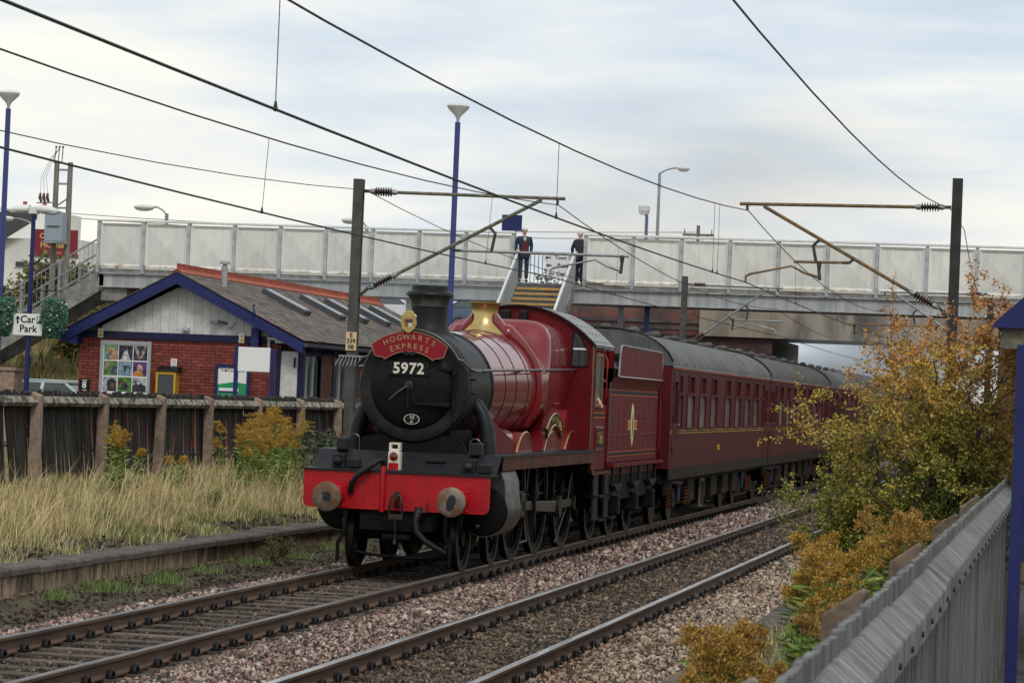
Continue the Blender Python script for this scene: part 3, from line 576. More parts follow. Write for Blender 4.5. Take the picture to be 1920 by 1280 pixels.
# gable boards, fascia, bargeboards
for k in range(21):
    x0 = -2.35+k*.207; x1 = x0+.2; top = lambda x: (RZ-.30-(RX-x)*ls if x < RX else RZ-.30-(x-RX)*rs)
    if top(x0) > 2.78 and top(x1) > 2.78: MB().prism([(x0, 2.73), (x1, 2.73), (x1, top(x1)), (x0, top(x0))], 'y', -.03, .0).build('gable_board', 'white_board', st)
MB().box(-2.78, 2.24, -.07, .12, 2.575, 2.745).build('fascia', 'navy_dark', st)
MB().box(-2.86, -2.62, -.45, .0, 2.42, 2.72).build('eaves_block', 'navy', st); MB().box(1.62, 1.80, -.30, .0, 2.50, 2.95).build('eaves_block', 'navy', st)
MB().prism([(LX, LZ-.30), (RX, RZ-.28), (RX, RZ-.02), (LX, LZ-.04)], 'y', Y0, Y0+.05).build('bargeboard', 'navy', st)
MB().prism([(RX+.002, RZ-.28), (EX, EZ-.30), (EX, EZ-.04), (RX+.002, RZ-.02)], 'y', Y0, Y0+.05).build('bargeboard', 'navy', st)
MB().prism([(LX+.05, LZ-.06), (RX, RZ-.10), (EX-.05, EZ-.06), (EX-.05, EZ-.02), (RX, RZ-.02), (LX+.05, LZ-.02)], 'y', Y0+.05, Y1).build('roof', 'navy_dark', st)
roof = st.children[-1]
sl_ = []
def slates(xr, zr, xe, ze):
    ln = math.hypot(xe-xr, ze-zr); u = np.array([(xe-xr)/ln, 0, (ze-zr)/ln]); nn = np.array([-u[2], 0, u[0]])*(1 if xe > xr else -1); rows = int(ln/.16); o = np.array([xr, 0, zr])
    for r in range(rows+1):
        y = Y0+(0 if r % 2 else -.14)
        while y < Y1:
            a, b = max(y, Y0), min(y+.282, Y1); y += .29
            if b-a < .03: continue
            s0, s1 = r*.16-.03, min(r*.16+.20, ln+.03); j = RNG.uniform(-.003, .004)
            p = [o+u*s0+nn*.012, o+u*s1+nn*(.030+j), o+u*s1+nn*(.012+j), o+u*s0]
            sl_.append([np.array([q[0], yy, q[2]]) for yy in (a, b) for q in p])
slates(RX, RZ, EX, EZ); slates(RX, RZ, LX, LZ)
V = np.array(sl_); k = len(V); F0 = np.array([(0, 4, 5, 1), (1, 5, 6, 2), (3, 0, 1, 2), (4, 7, 6, 5)]); F = (F0[None]+np.arange(k)[:, None, None]*8).reshape(-1, 4)
link('slates', np_mesh('slates', V.reshape(-1, 3), F, 'slate', np.repeat(pick([(.14, .115, .10), (.19, .15, .125), (.11, .10, .095), (.23, .175, .145), (.16, .14, .13)], k, .2), 8, 0), 4), roof)['kind'] = 'stuff'
rt = MB(); rt.prism([(-.14, -.085), (0, .0), (.14, -.085), (.14, -.06), (.02, .02), (-.02, .02), (-.14, -.06)], 'y', .004, .436)
rt.box(-.012, .012, .004, .436, .015, .05); rt.box(-.013, .013, .004, .436, .115, .15)
for i in range(6): rt.box(-.012, .012, .01+i*.073, .045+i*.073, .05, .115)
rt = rt.mesh('ridge_tile', [MT['ridge_tile']])
y = Y0
while y < Y1-.2: link('ridge_tile', rt, roof, (RX, y, RZ+.055)); y += .44
for y in (4.75, 8.4, 11.0, 13.7, 16.2):
    f = MB(); Mx = Matrix.Translation((RX+.58, y, RZ-.58*rs)) @ Matrix.Rotation(math.atan(rs), 4, 'Y'); f.M = Mx
    f.box(0, 1.25, 0, .07, 0, .16); f.box(0, 1.25, .55, .62, 0, .16); f.box(0, .10, .07, .55, 0, .16); f.box(1.17, 1.25, .07, .55, 0, .16); fo = f.build('skylight', 'charcoal', st)
    g = MB(); g.M = Mx; g.box(.06, 1.19, .04, .58, .161, .175); g.build('pane', 'grey_metal', fo)
f = MB(); f.M = Matrix.Translation((.30, 1.75, RZ-.5*rs)); f.cyl((0, 0, -.1), (0, 0, .50), .075, n=16); f.cyl((0, 0, .40), (0, 0, .47), .085, n=16); f.cyl((0, 0, .55), (0, 0, .60), .125, n=16); f.sph((0, 0, .60), .125, 16, 6, (1, 1, .35)); f.cyl((0, 0, .5), (0, 0, .56), .05, n=10); f.build('flue_pipe', 'grey_metal', st, smooth=40)
g = MB(); g.lathe([(.07, -.02), (.075, .0), (.055, -.045), (0, -.06)], (0, 0, 0), 'y', 10, PI, 2*PI); g = MB()
g.M = Matrix.Translation((EX+.06, 0, EZ-.10)); g.prism([(-.06, .04), (-.05, -.03), (0, -.06), (.05, -.03), (.06, .04), (.05, .04), (.04, -.02), (0, -.045), (-.04, -.02), (-.05, .04)], 'y', Y0, Y1); g.build('gutter', 'charcoal', st)
fn = MB(); fn.cyl((1.72, -.5, 2.9), (1.72, -.5, 3.45), .014, n=8); fn.sph((1.72, -.5, 3.28), .05, 8, 6, (1, 1, 1.4)); fn.sph((1.72, -.5, 3.47), .03, 8, 6); fn.build('finial', 'navy', st, smooth=50)
# things fixed on the gable
def onwall(x, z): return (SX+x, SY-.012, SZ+z)
pf = thing('photo_poster', 'grey framed poster of nine square photographs on the brick gable', 'poster', onwall(-1.52, 1.86))
b = MB(); b.wall('y', -.07, .06, -.63, .63, -.66, .66, [(-.56, .56, -.59, .57)]); b.build('frame', 'grey_metal', pf); MB().box(-.562, .562, -.045, -.012, -.592, .572).build('poster_sheet', 'sign_white', pf)
cols = [((.16, .30, .16), (.52, .30, .19), (.22, .45, .52)), ((.04, .04, .06), (.70, .72, .75), (.16, .07, .045)), ((.05, .06, .09), (.50, .34, .27), (.08, .10, .17)), ((.14, .22, .07), (.05, .09, .22), (.44, .40, .30)), ((.24, .36, .46), (.06, .07, .08), (.30, .34, .36)), ((.10, .05, .20), (.62, .26, .06), (.58, .38, .26)), ((.42, .46, .50), (.05, .04, .045), (.22, .12, .08)), ((.10, .24, .05), (.035, .04, .06), (.30, .04, .05)), ((.50, .51, .52), (.045, .045, .05), (.14, .14, .15))]
shp = [[(1, [(-.1, -.17), (.17, -.17), (.17, .03), (-.02, .12), (-.1, .05)]), (2, [(-.17, -.17), (-.04, -.17), (-.05, -.02), (-.17, 0)])], [(1, [(-.12, -.17), (.12, -.17), (.05, .02), (.03, .12), (-.03, .12), (-.04, .02)]), (2, [(-.03, .06), (.03, .06), (.03, .15), (-.03, .15)])],
       [(1, [(-.16, .17), (-.09, .17), (-.02, -.02), (0, -.1), (.02, -.02), (.09, .17), (.16, .17), (.07, -.08), (.02, -.13), (-.05, -.13)])], [(1, [(.02, -.12), (.06, .06), (.14, .04), (.16, .0), (.1, -.02), (.1, -.13)]), (2, [(-.17, .02), (-.05, .0), (-.05, .15), (-.17, .17)])], [(1, [(-.02, -.11), (.02, -.11), (.02, .02), (.09, .07), (.02, .07), (0, .1), (-.02, .07), (-.09, .07), (-.02, .02)])],
       [(1, [(-.17, -.17), (.1, -.17), (.07, -.06), (-.06, -.03), (-.17, -.1)]), (2, [(-.07, -.05), (.06, -.05), (.07, .08), (-.02, .12), (-.08, .06)])], [(1, [(-.06, -.17), (.17, -.17), (.15, .08), (.02, .14), (-.07, .08)]), (2, [(.03, -.1), (.1, -.1), (.1, .03), (.03, .03)])], [(1, [(-.08, -.12), (.08, -.12), (.07, .02), (0, .06), (-.07, .02)]), (2, [(-.09, -.02), (-.02, -.02), (-.02, .08), (-.09, .06)])], [(1, [(-.17, -.17), (.17, -.17), (.17, -.03), (.08, .0), (.03, .06), (0, 0), (-.06, .02), (-.09, .1), (-.11, 0), (-.17, -.02)])]]
for i in range(9):
    cx, cz = -.365+.365*(i % 3), .375-.375*(i//3); mm = [mat('print%d_%d' % (i, k), c, .35, col2=tuple(x*.22 for x in c), scale=11, ramp=(.35, .68), detail=3, rnd=0) for k, c in enumerate(cols[i])]
    p = MB().box(cx-.173, cx+.173, -.0485, -.046, cz-.173, cz+.173).build('photo_print', mm[0], pf)
    for q, (k, pol) in enumerate(shp[i]): MB().prism([(cx+a, cz+c) for a, c in pol], 'y', -.0515-.001*q, -.0488).build('figure', mm[k], p)
bs = thing('number_sign', 'small black sign with a white 8 at the left of the gable', 'sign', onwall(-2.53, 1.43)); MB().box(-.13, .13, -.02, 0, -.145, .145).build('panel', 'ink', bs); lettering('lettering', '8', .22, (0, -.024, 0), 'sign_white', bs, bold=.004); MB().box(-.07, .07, -.023, -.0205, .108, .122).build('small_print', 'sign_white', bs); MB().box(-.06, .06, -.023, -.0205, -.125, -.111).build('small_print', 'sign_white', bs)
ns = thing('notice_sign', 'little white no-smoking notice above the yellow-edged box', 'sign', onwall(-.33, 2.02)); MB().box(-.075, .075, -.012, 0, -.11, .12).build('panel', 'sign_white', ns); MB().lathe([(.036, -.016), (.036, -.013), (.046, -.013), (.046, -.016), (.036, -.016)], (0, 0, .055), 'y', 18).build('red_ring', 'red_print', ns); MB().bar((-.03, -.015, .085), (.03, -.015, .025), .01, .004).build('red_bar', 'red_print', ns)
lettering('lettering', 'NO SMOKING', .02, (0, -.015, -.02), 'ink', ns); MB().box(-.05, .05, -.0145, -.0125, -.06, -.052).build('small_print', 'ink', ns); MB().box(-.045, .045, -.0145, -.0125, -.085, -.077).build('small_print', 'ink', ns)
gb = thing('grit_box', 'grey bin with yellow surround and black lid fixed on the brick gable', 'bin', onwall(-.40, .9))
b = MB(); b.box(-.27, -.22, -.30, 0, 0, .92); b.box(.17, .22, -.30, 0, 0, .92); b.box(-.22, .17, -.30, 0, .86, .92); b.build('surround', 'yellow', gb, bevel=.01); MB().box(-.22, .17, -.29, -.005, 0, .86).build('front_panel', 'charcoal', gb); MB().prism([(-.34, .93), (-.30, .99), (-.05, 1.06), (0, 1.06), (0, .93)], 'x', -.27, .27).build('lid', 'black', gb, bevel=.02)
pb = thing('poster_board', 'blue-framed poster board with a green and white railway poster', 'poster', onwall(1.14, 1.45))
b = MB(); b.wall('y', -.08, .06, -.42, .42, -.62, .60, [(-.355, .355, -.58, .53)]); b.build('frame', 'navy', pb); MB().box(-.357, .357, -.05, -.02, -.58, .532).build('poster_sheet', 'sign_white', pb)
MB().prism([(-.356, -.58), (.356, -.58), (.356, .16), (.05, .20), (-.356, .13)], 'y', -.054, -.0505).build('green_print', 'poster_green', pb); lettering('lettering', 'First TransPennine', .075, (0, -.053, .46), 'charcoal', pb); MB().lathe([(0, -.056), (.03, -.055)], (-.16, 0, .46), 'y', 12).build('red_dot', 'red_print', pb)
MB().box(-.32, .16, -.0575, -.0545, -.03, .05).build('headline_print', 'sign_white', pb); MB().box(-.33, .14, -.059, -.0576, -.06, -.02).build('headline_print', 'navy', pb); MB().prism([(.0, -.5), (.33, -.56), (.35, -.42), (.04, -.35)], 'y', -.059, -.056).build('ticket_print', 'sign_white', pb); MB().box(.10, .35, -.0575, -.0555, -.33, -.10).build('train_print', 'charcoal', pb)
for x in (-2.16, 1.33):
    w_ = thing('warning_sign', 'small white warning plate with yellow triangle at the %s of the blue fascia' % ('left' if x < 0 else 'right'), 'sign', (SX+x, SY-.078, SZ+2.70)); MB().box(-.065, .065, -.01, 0, -.12, .10).build('panel', 'sign_white', w_); MB().prism([(-.045, .0), (.045, .0), (0, .075)], 'y', -.014, -.0105).build('yellow_triangle', 'yellow', w_); MB().box(-.05, .05, -.014, -.0105, -.10, -.03).build('yellow_band', 'yellow', w_)
l_ = thing('bulkhead_light', 'small grey bulkhead lamp on the white gable boards', 'lamp', (SX-.05, SY-.03, SZ+2.84)); MB().box(-.09, .09, -.07, 0, -.05, .05).build('housing', 'grey_metal', l_, bevel=.015); MB().sph((0, -.07, 0), .03, 8, 6).build('lens', 'lamp_glass', l_)
cc = thing('security_camera', 'white bracketed security camera under the right eaves of the gable', 'camera', (SX+2.0, SY-.05, SZ+2.62)); b = MB(); b.box(-.03, .03, -.04, 0, -.14, .12); b.box(-.03, .28, -.10, -.04, .05, .12); b.build('bracket', 'white_paint', cc, bevel=.01); MB().box(.18, .46, -.16, -.04, -.02, .06).build('housing', 'white_paint', cc, bevel=.02)
cc = thing('security_camera', 'grey domed camera on the gable beneath the bargeboard', 'camera', (SX+.95, SY-.03, SZ+3.02)); b = MB(); b.tube([(0, 0, 0), (-.12, -.12, .04), (-.22, -.18, .02)], .03, 8); b.tube([(.05, 0, -.1), (.12, -.1, -.12), (.22, -.1, .03)], .012, 6); b.build('bracket', 'lead', cc, smooth=50); MB().box(-.34, -.16, -.26, -.12, -.02, .08).build('housing', 'lead', cc, bevel=.02)
# white screen on blue posts in front of the gable
ws = thing('information_board', 'plain white board on two blue posts in front of the gable', 'board', (-18.55, 65.3, .86)); z0 = 2.42
MB().box(-.40, .36, -.06, .0, z0-.52, z0+.04).build('panel', 'sign_white', ws, bevel=.01)
for x in (-.45, .42): MB().box(x-.045, x+.045, -.05, .04, 0, z0+(.07 if x < 0 else -.0)).build('post', 'navy', ws, bevel=.01)
# ================================================================== car-park lamp post with sign and baskets
cp = thing('lamp_post', 'blue twin-headed lamp post carrying the Car Park sign', 'lamp post', (-24.33, 66, .86))
MB().cyl((0, 0, 0), (0, 0, 5.45), .065, .05, 14).build('column', 'navy', cp, smooth=40); MB().box(-.12, .12, -.07, .07, 5.42, 5.60).build('bracket', 'white_paint', cp, bevel=.02)
for s in (-1, 1):
    b = MB(); b.grid(lambda u, v: (s*(.10+.60*u), .16*math.sin(PI*min(1, .25+u*.72))*math.cos(2*PI*v), 5.54-.04*u+(.11 if math.sin(2*PI*v) > 0 else .10)*math.sin(2*PI*v)*math.sin(PI*min(1, .3+u*.7))), 10, 14); h_ = b.build('lamp_head', 'white_paint', cp, smooth=60); MB().sph((s*.42, 0, 5.47), .2, 12, 6, (1.1, .6, .28)).build('diffuser', 'lamp_glass', h_, smooth=60)
sg = MB().box(-.36, .36, -.09, -.065, 2.55, 3.06).build('sign_panel', 'sign_white', cp); lettering('lettering', 'Car', .24, (-.0, -.095, 2.92), 'ink', sg, bold=.003); lettering('lettering', 'Park', .24, (.02, -.095, 2.70), 'ink', sg, bold=.003)
MB().box(.22, .34, -.095, -.0905, 2.83, 3.01).build('parking_symbol', 'navy', sg); lettering('lettering', 'P', .17, (.28, -.099, 2.92), 'sign_white', sg, bold=.004)
MB().prism([(-.27, 2.82), (-.23, 2.82), (-.23, 2.93), (-.19, 2.93), (-.25, 3.01), (-.31, 2.93), (-.27, 2.93)], 'y', -.095, -.091).build('arrow', 'ink', sg)
b = MB(); b.cyl((-.75, 0, 3.62), (.75, 0, 3.62), .012, n=6); b.build('basket_arm', 'black', cp)
for s, lab in ((-1, 'left'), (1, 'right')):
    hb_ = thing('hanging_basket', 'trailing hanging basket of green leaves and pale flowers %s of the Car Park sign' % lab, 'hanging basket', (-24.33+s*.64, 65.95, 3.45)); b = MB()
    for k in range(3): b.cyl((0, 0, 1.02), (.12*math.cos(k*2.1), .12*math.sin(k*2.1), .66), .006, n=5)
    b.build('chain', 'black', hb_); MB().sph((0, 0, .56), .16, 12, 8, (1, 1, .8)).build('bowl', 'bark', hb_)
    nn = 3400; th_, ph_ = RNG.uniform(0, 2*PI, nn), RNG.uniform(-1, 1, nn); rr = .27*RNG.random(nn)**.4; P = np.stack([rr*np.cos(th_)*np.sqrt(1-ph_**2*.6), rr*np.sin(th_)*np.sqrt(1-ph_**2*.6), .40+.46*ph_], 1); P[:, :2] *= (1.15-.5*np.clip(-ph_, 0, 1)**2)[:, None]
    V, F, C = leafcloud(P, .035, pick([(.06, .14, .08), (.05, .20, .17), (.08, .25, .21), (.11, .20, .08), (.04, .11, .06)], nn), 1.7, D=np.stack([np.cos(th_), np.sin(th_), -.6+0*th_], 1)); link('foliage', np_mesh('foliage', V, F, 'leaf', C), hb_)['kind'] = 'stuff'
    nn = 60; th_, ph_ = RNG.uniform(0, 2*PI, nn), RNG.uniform(-.8, .9, nn); P = np.stack([.29*np.cos(th_), .29*np.sin(th_), .42+.4*ph_], 1); V, F, C = leafcloud(P, .05, pick([(.6, .5, .62), (.65, .65, .62), (.35, .22, .42)], nn), 1.1); link('flowers', np_mesh('flowers', V, F, 'leaf', C), hb_)['kind'] = 'stuff'
cb = thing('equipment_cabinet', 'weathered buff cabinet behind the fence at the left edge', 'cabinet', (-25.35, 66.6, .86)); MB().box(-.6, .6, -.3, .3, 0, 1.70).build('body', 'post_concrete', cb, bevel=.02); MB().box(-.62, .64, -.34, .34, 1.70, 1.78).build('lid', 'post_concrete', cb); MB().box(-.02, .0, -.31, -.3, .1, 1.6).build('door_seam', 'black', cb)
# ================================================================== cars
def car(label, loc, rz, paint, L_=4.2):
    c = thing('parked_car', label, 'car', loc, rz, 'cars parked by the station'); m = mat('paint_'+str(len(MT)), paint, .25, coat=.8)
    b = MB(); hw = .84; sec = [(-2.1, .35, .62), (-2.05, .3, .85), (-1.6, .28, .98), (-.9, .28, 1.02), (.9, .28, 1.02), (1.85, .28, .98), (2.08, .32, .85), (2.1, .36, .6)]
    rows = [[(-hw*k, y, z0), (-hw*1.0*k, y, (z0+z1)/2), (-hw*.96*k, y, z1-.04), (-hw*.8*k, y, z1), (hw*.8*k, y, z1), (hw*.96*k, y, z1-.04), (hw*k, y, (z0+z1)/2), (hw*k, y, z0)] for y, z0, z1 in sec for k in ((.88 if abs(y) > 2 else 1),)]
    b.add([p for r_ in rows for p in r_], [(i*8+j, i*8+(j+1) % 8, (i+1)*8+(j+1) % 8, (i+1)*8+j) for i in range(7) for j in range(8)]+[tuple(range(8)), tuple(range(56, 64))]); bo = b.build('body', m, c, smooth=35)
    prof = [(-1.0, 1.0), (-.35, 1.42), (.95, 1.45), (1.75, 1.0)]
    gl = MB(); v = [(s*(hw*.93 if z < 1.1 else hw*.72), y, z) for s in (-1, 1) for y, z in prof]; gl.add(v, [(0, 1, 2, 3), (4, 5, 6, 7), (0, 1, 5, 4), (2, 3, 7, 6), (1, 2, 6, 5)]); gl.build('windows', 'dark_glass', c)
    r_ = MB(); r_.box(-hw*.73, hw*.73, -.36, .97, 1.435, 1.475); 
    for s in (-1, 1):
        for a, bb in ((0, 1), (2, 3)): r_.bar((s*(hw*.94), prof[a][0], prof[a][1]) if prof[a][1] < 1.1 else (s*hw*.73, prof[a][0], prof[a][1]), (s*hw*.94, prof[bb][0], prof[bb][1]) if prof[bb][1] < 1.1 else (s*hw*.73, prof[bb][0], prof[bb][1]), .07, .05)
        r_.bar((s*hw*.94, .3, 1.0), (s*hw*.735, .3, 1.44), .08, .04); r_.cyl((s*.55, -.2, 1.50), (s*.55, .85, 1.51), .018, n=6)
    r_.build('roof', m, c, bevel=.012)
    for s in (-1, 1):
        for y in (-1.3, 1.3):
            w_ = MB().lathe([(.0, -.1), (.3, -.1), (.32, -.06), (.32, .06), (.3, .1), (0, .1)], (s*.78, y, .32), 'x', 20).build('wheel', 'black', c, smooth=40); MB().lathe([(0, .0), (.2, .0), (.21, -.02)], (s*.885, y, .32), 'x', 16).build('rim', 'grey_metal', w_)
        MB().box(s*.62-.14, s*.62+.14, -2.11, -2.02, .68, .82).build('headlight', 'lamp_glass', c, bevel=.02); MB().box(s*.66-.1, s*.66+.1, 2.02, 2.115, .68, .92).build('tail_light', 'red_print', c, bevel=.02)
    return c
car('pale silver-green estate car whose roof shows over the left end of the fence', (-25.7, 72.5, .86), R(84), (.42, .50, .50)); c_ = COL.objects[-1]
car('white car parked on the embankment seen beneath the footbridge girder', (-25.6, 108.5, 4.72), R(80), (.75, .77, .78))
car('dark blue car on the embankment beside the white car', (-21.6, 109.0, 4.70), R(95), (.06, .09, .14))
# ================================================================== footbridge
def stained(name, base, stain, z0, z1, rough=.55, sc=3.5):
    """painted steel with lichen and rust creeping up from its lower edge (object z from z0 to z1)"""
    m = mat(name, base, rough, col2=tuple(c*.80 for c in base), scale=2.2, rnd=.07, stretch=(2.6, 2.6, .45), ramp=(.42, .8)); t = m.node_tree; n = t.nodes.new; l = t.links.new; b = t.nodes['Principled BSDF']; src = b.inputs['Base Color'].links[0].from_socket
    tcn = n('ShaderNodeTexCoord'); oi = n('ShaderNodeObjectInfo'); va = n('ShaderNodeVectorMath'); va.operation = 'MULTIPLY_ADD'; va.inputs[1].default_value = (13, 7, 0); l(oi.outputs['Random'], va.inputs[0]); l(tcn.outputs['Object'], va.inputs[2])
    sp = n('ShaderNodeSeparateXYZ'); l(tcn.outputs['Object'], sp.inputs[0]); mr = n('ShaderNodeMapRange'); mr.inputs[1].default_value = z0; mr.inputs[2].default_value = z1; mr.inputs[3].default_value = .75; mr.inputs[4].default_value = 0; l(sp.outputs[2], mr.inputs[0])
    nz = n('ShaderNodeTexNoise'); nz.inputs['Scale'].default_value = sc; nz.inputs['Detail'].default_value = 9; nz.inputs['Roughness'].default_value = .7; l(va.outputs[0], nz.inputs[0])
    ml = n('ShaderNodeMath'); ml.operation = 'ADD'; l(mr.outputs[0], ml.inputs[0]); l(nz.outputs[0], ml.inputs[1]); r2 = n('ShaderNodeMapRange'); r2.interpolation_type = 'SMOOTHSTEP'; r2.inputs[1].default_value = .95; r2.inputs[2].default_value = 1.25; l(ml.outputs[0], r2.inputs[0])
    x = n('ShaderNodeMix'); x.data_type = 'RGBA'; l(r2.outputs[0], x.inputs[0]); l(src, x.inputs[6]); x.inputs[7].default_value = (*stain, 1); l(x.outputs[2], b.inputs['Base Color']); return m
stained('bridge_paint', (.68, .67, .62), (.30, .23, .14), -.03, .26)
m_('girder_paint', (.36, .37, .37), .6, col2=(.27, .28, .285), scale=1.6, stretch=(3, 3, .25), col3=(.44, .43, .40), scale3=1.2)
m_('bridge_post', (.44, .45, .46), .55, col2=(.32, .33, .35), scale=3)
m_('stair_yellow', (.55, .30, .03), .7, col2=(.42, .24, .04), scale=8); m_('stair_dark', (.09, .09, .095), .85, col2=(.06, .06, .06), scale=6)
m_('bridge_concrete', (.27, .265, .25), .9, col2=(.17, .165, .15), scale=3, bump=.3, col3=(.10, .095, .07), scale3=1.2)
fb = thing('footbridge', 'long footbridge of pale pyramid-pressed steel panels spanning the railway', 'footbridge', (0, 93, 0))
ZB, ZT, PW = 6.14, 7.68, 1.556
def panel_mesh():
    mb = MB(); w, h, e = PW-.12, ZT-ZB-.10, .10; ap = (w/2, -.14, h*.47)
    o = [(0, 0), (w, 0), (w, h), (0, h)]; i = [(e, e), (w-e, e), (w-e, h-e), (e, h-e)]
    vs_ = [(x, -.10, z) for x, z in o]+[(x, -.035, z) for x, z in i]+[(ap[0], ap[1]+.05, ap[2])]+[(x, .02, z) for x, z in o]
    mb.add(vs_, [(k, (k+1) % 4, 4+(k+1) % 4, 4+k) for k in range(4)]+[(4+k, 4+(k+1) % 4, 8) for k in range(4)]+[(k, (k+1) % 4, 9+(k+1) % 4, 9+k) for k in range(4)]+[(9, 10, 11, 12)])
    return mb.mesh('parapet_panel', [MT['bridge_paint']])
pm = panel_mesh()
pp = MB().box(-.05, .05, -.13, .03, -.16, ZT-ZB+.01).mesh('panel_post', [MT['bridge_post']])
for x0, n_ in ((-31.95, 9), (-15.58, 14)):
    for k in range(n_+1):
        link('panel_post', pp, fb, (x0+k*PW, 0, ZB))
        if k < n_: link('parapet_panel', pm, fb, (x0+k*PW+.06, 0, ZB+.04))
    x1 = x0+n_*PW
    c = MB(); c.box(x0-.06, x1+.06, -.16, .06, ZT, ZT+.07); c.build('coping_rail', 'bridge_paint', fb, bevel=.01)
back = MB(); back.box(-31.9, -18.0, 2.1, 2.14, ZB, ZT); back.box(-15.3, 6.2, 2.1, 2.14, ZB, ZT); back.build('rear_parapet', 'bridge_paint', fb)
MB().box(-32.0, 6.3, -.02, 2.2, 5.98, 6.12).build('deck', 'bridge_concrete', fb)
b = MB(); b.box(-31.9, 6.3, .0, .10, 5.52, 5.98); b.box(-31.9, 6.3, -.12, .22, 5.50, 5.535); b.box(-31.9, 6.3, -.10, .2, 5.945, 5.979); b.build('girder', 'girder_paint', fb); b = MB(); b.box(-31.9, 6.3, 2.0, 2.1, 5.5, 5.98); b.build('girder', 'girder_paint', fb)
# rear railing at the stair opening
for k in range(19): MB().cyl((-17.9+k*.135, 2.12, ZB), (-17.9+k*.135, 2.12, ZB+1.05), .014, n=6).build('baluster', 'steel_grey', fb)
MB().box(-17.95, -15.4, 2.09, 2.15, ZB+1.04, ZB+1.09).build('top_rail', 'steel_grey', fb)
# stair descending towards the platform
sx0, sx1, rise, tread = -17.72, -15.98, .175, .29; ns_ = 29
for k in range(ns_):
    z = ZB-.02-k*rise; y = -.2-k*tread
    s_ = MB().box(sx0, sx1, y-tread-.02, y+.01, z-rise-.04, z-rise).build('tread', 'stair_dark', fb); MB().box(sx0+.01, sx1-.01, y-.055-tread, y-.021-tread, z-rise-.075, z-rise+.004).build('nosing', 'stair_yellow', s_)
    MB().box(sx0, sx1, y-.012, y, z-rise, z-.045).build('riser', 'stair_dark', fb)
yb, zb = -.2-ns_*tread, ZB-ns_*rise
for x in (sx0-.06, sx1+.06):
    s_ = MB(); s_.prism([(-.1, ZB-.35), (-.1, ZB+.05), (yb, zb+.05), (yb, zb-.35)], 'x', x-.05, x+.05); s_.build('stringer', 'bridge_concrete', fb)
    s_ = MB(); s_.prism([(.1, ZB+.06), (.1, ZB+.92), (yb, zb+.92), (yb, zb+.06)], 'x', x-.015, x+.015); s_.build('stair_screen', 'girder_paint', fb)
    s_ = MB(); s_.tube([(x, .25, ZB+1.0), (x, -.05, ZB+1.0), (x, yb-.1, zb+.98)], .045, 8); s_.build('handrail', 'white_paint', fb, smooth=50)
# left stair, running down away from the bridge end
lx, lz = -31.95, 6.02
for k in range(20):
    x = lx-.05-k*.29; z = lz-k*.178
    MB().box(x-.33, x, .1, 2.0, z-.06, z).build('tread', 'bridge_concrete', fb)
for y in (.06, 2.04):
    MB().prism([(lx+.2, 5.45), (lx+.2, 5.9), (lx-.1, 5.98), (lx-5.9, 5.98-3.58), (lx-5.9, 2.0), (lx-5.4, 1.95)], 'y', y-.06, y+.06).build('stringer', 'bridge_concrete', fb)
    for dz in (.16, .62, 1.12): MB().bar((lx+.05, y-.09, lz+dz), (lx-5.9, y-.09, lz-3.60+dz), .05, .05).build('handrail', 'galv', fb)
    for k in range(5): MB().box(lx-.06-k*1.3, lx+.02-k*1.3, y-.13, y-.05, lz-.15-k*.8, lz+1.16-k*.8).build('rail_post', 'galv', fb)
    if y < 1:
        for k in range(40): MB().cyl((lx-.07-k*.145, y-.09, lz+.16-k*.089), (lx-.07-k*.145, y-.09, lz+1.1-k*.089), .011, n=5).build('baluster', 'galv', fb)
for x in (-31.4, -21.0, -.6):
    t_ = MB(); t_.box(x-.45, x+.45, .05, 2.1, 5.05, 5.49); t_.box(x-.35, x+.35, .35, .85, hz(x, 93) if x < -19 else -.4, 5.05); t_.box(x-.35, x+.35, 1.3, 1.8, hz(x, 93) if x < -19 else -.4, 5.05); t_.build('trestle', 'bridge_concrete', fb, bevel=.03)
for x, m__ in ((-14.5, 'galv'), (-13.65, 'lamp_blue')): MB().box(x-.08, x+.08, .9, 1.06, -.3, 5.98).build('support_column', m__, fb)
# signs at the stair head
for lab, txt, x0, x1, z0, z1, sz in (('upper white Town Centre direction sign on the footbridge railing', 'Town Centre', -17.30, -15.95, 6.93, 7.16, .17), ('middle white Buses direction sign on the footbridge railing', 'Buses', -17.26, -15.95, 6.66, 6.915, .19), ('lower white Car Park direction sign on the footbridge railing', 'Car Park', -17.18, -15.93, 6.38, 6.645, .19)):
    s_ = thing('direction_sign', lab, 'sign', ((x0+x1)/2, 95.05, z0)); w = (x1-x0)/2; h = z1-z0; MB().box(-w, w, -.03, 0, 0, h).build('panel', 'sign_white', s_)
    lettering('lettering', txt, sz, (.04+.12*(txt[0] == 'T')-.06*(txt[0] == 'B'), -.034, h/2), 'ink', s_, bold=.003); ax = -w+.10; MB().prism([(ax-.06, h/2), (ax+.02, h/2+.06), (ax+.02, h/2+.02), (ax+.13, h/2+.02), (ax+.13, h/2-.02), (ax+.02, h/2-.02), (ax+.02, h/2-.06)], 'y', -.036, -.031).build('arrow', 'ink', s_)
    if txt == 'Car Park': MB().box(w-.20, w-.01, -.036, -.0305, .02, h-.02).build('parking_symbol', 'navy', s_); lettering('lettering', 'P', .2, (w-.105, -.04, h/2), 'sign_white', s_)
    if txt == 'Buses': MB().box(w-.42, w-.2, -.036, -.0305, .07, .075+.09).build('bus_symbol', 'charcoal', s_); MB().box(w-.4, w-.22, -.039, -.0365, .115, .15).build('bus_windows', 'sign_white', s_)
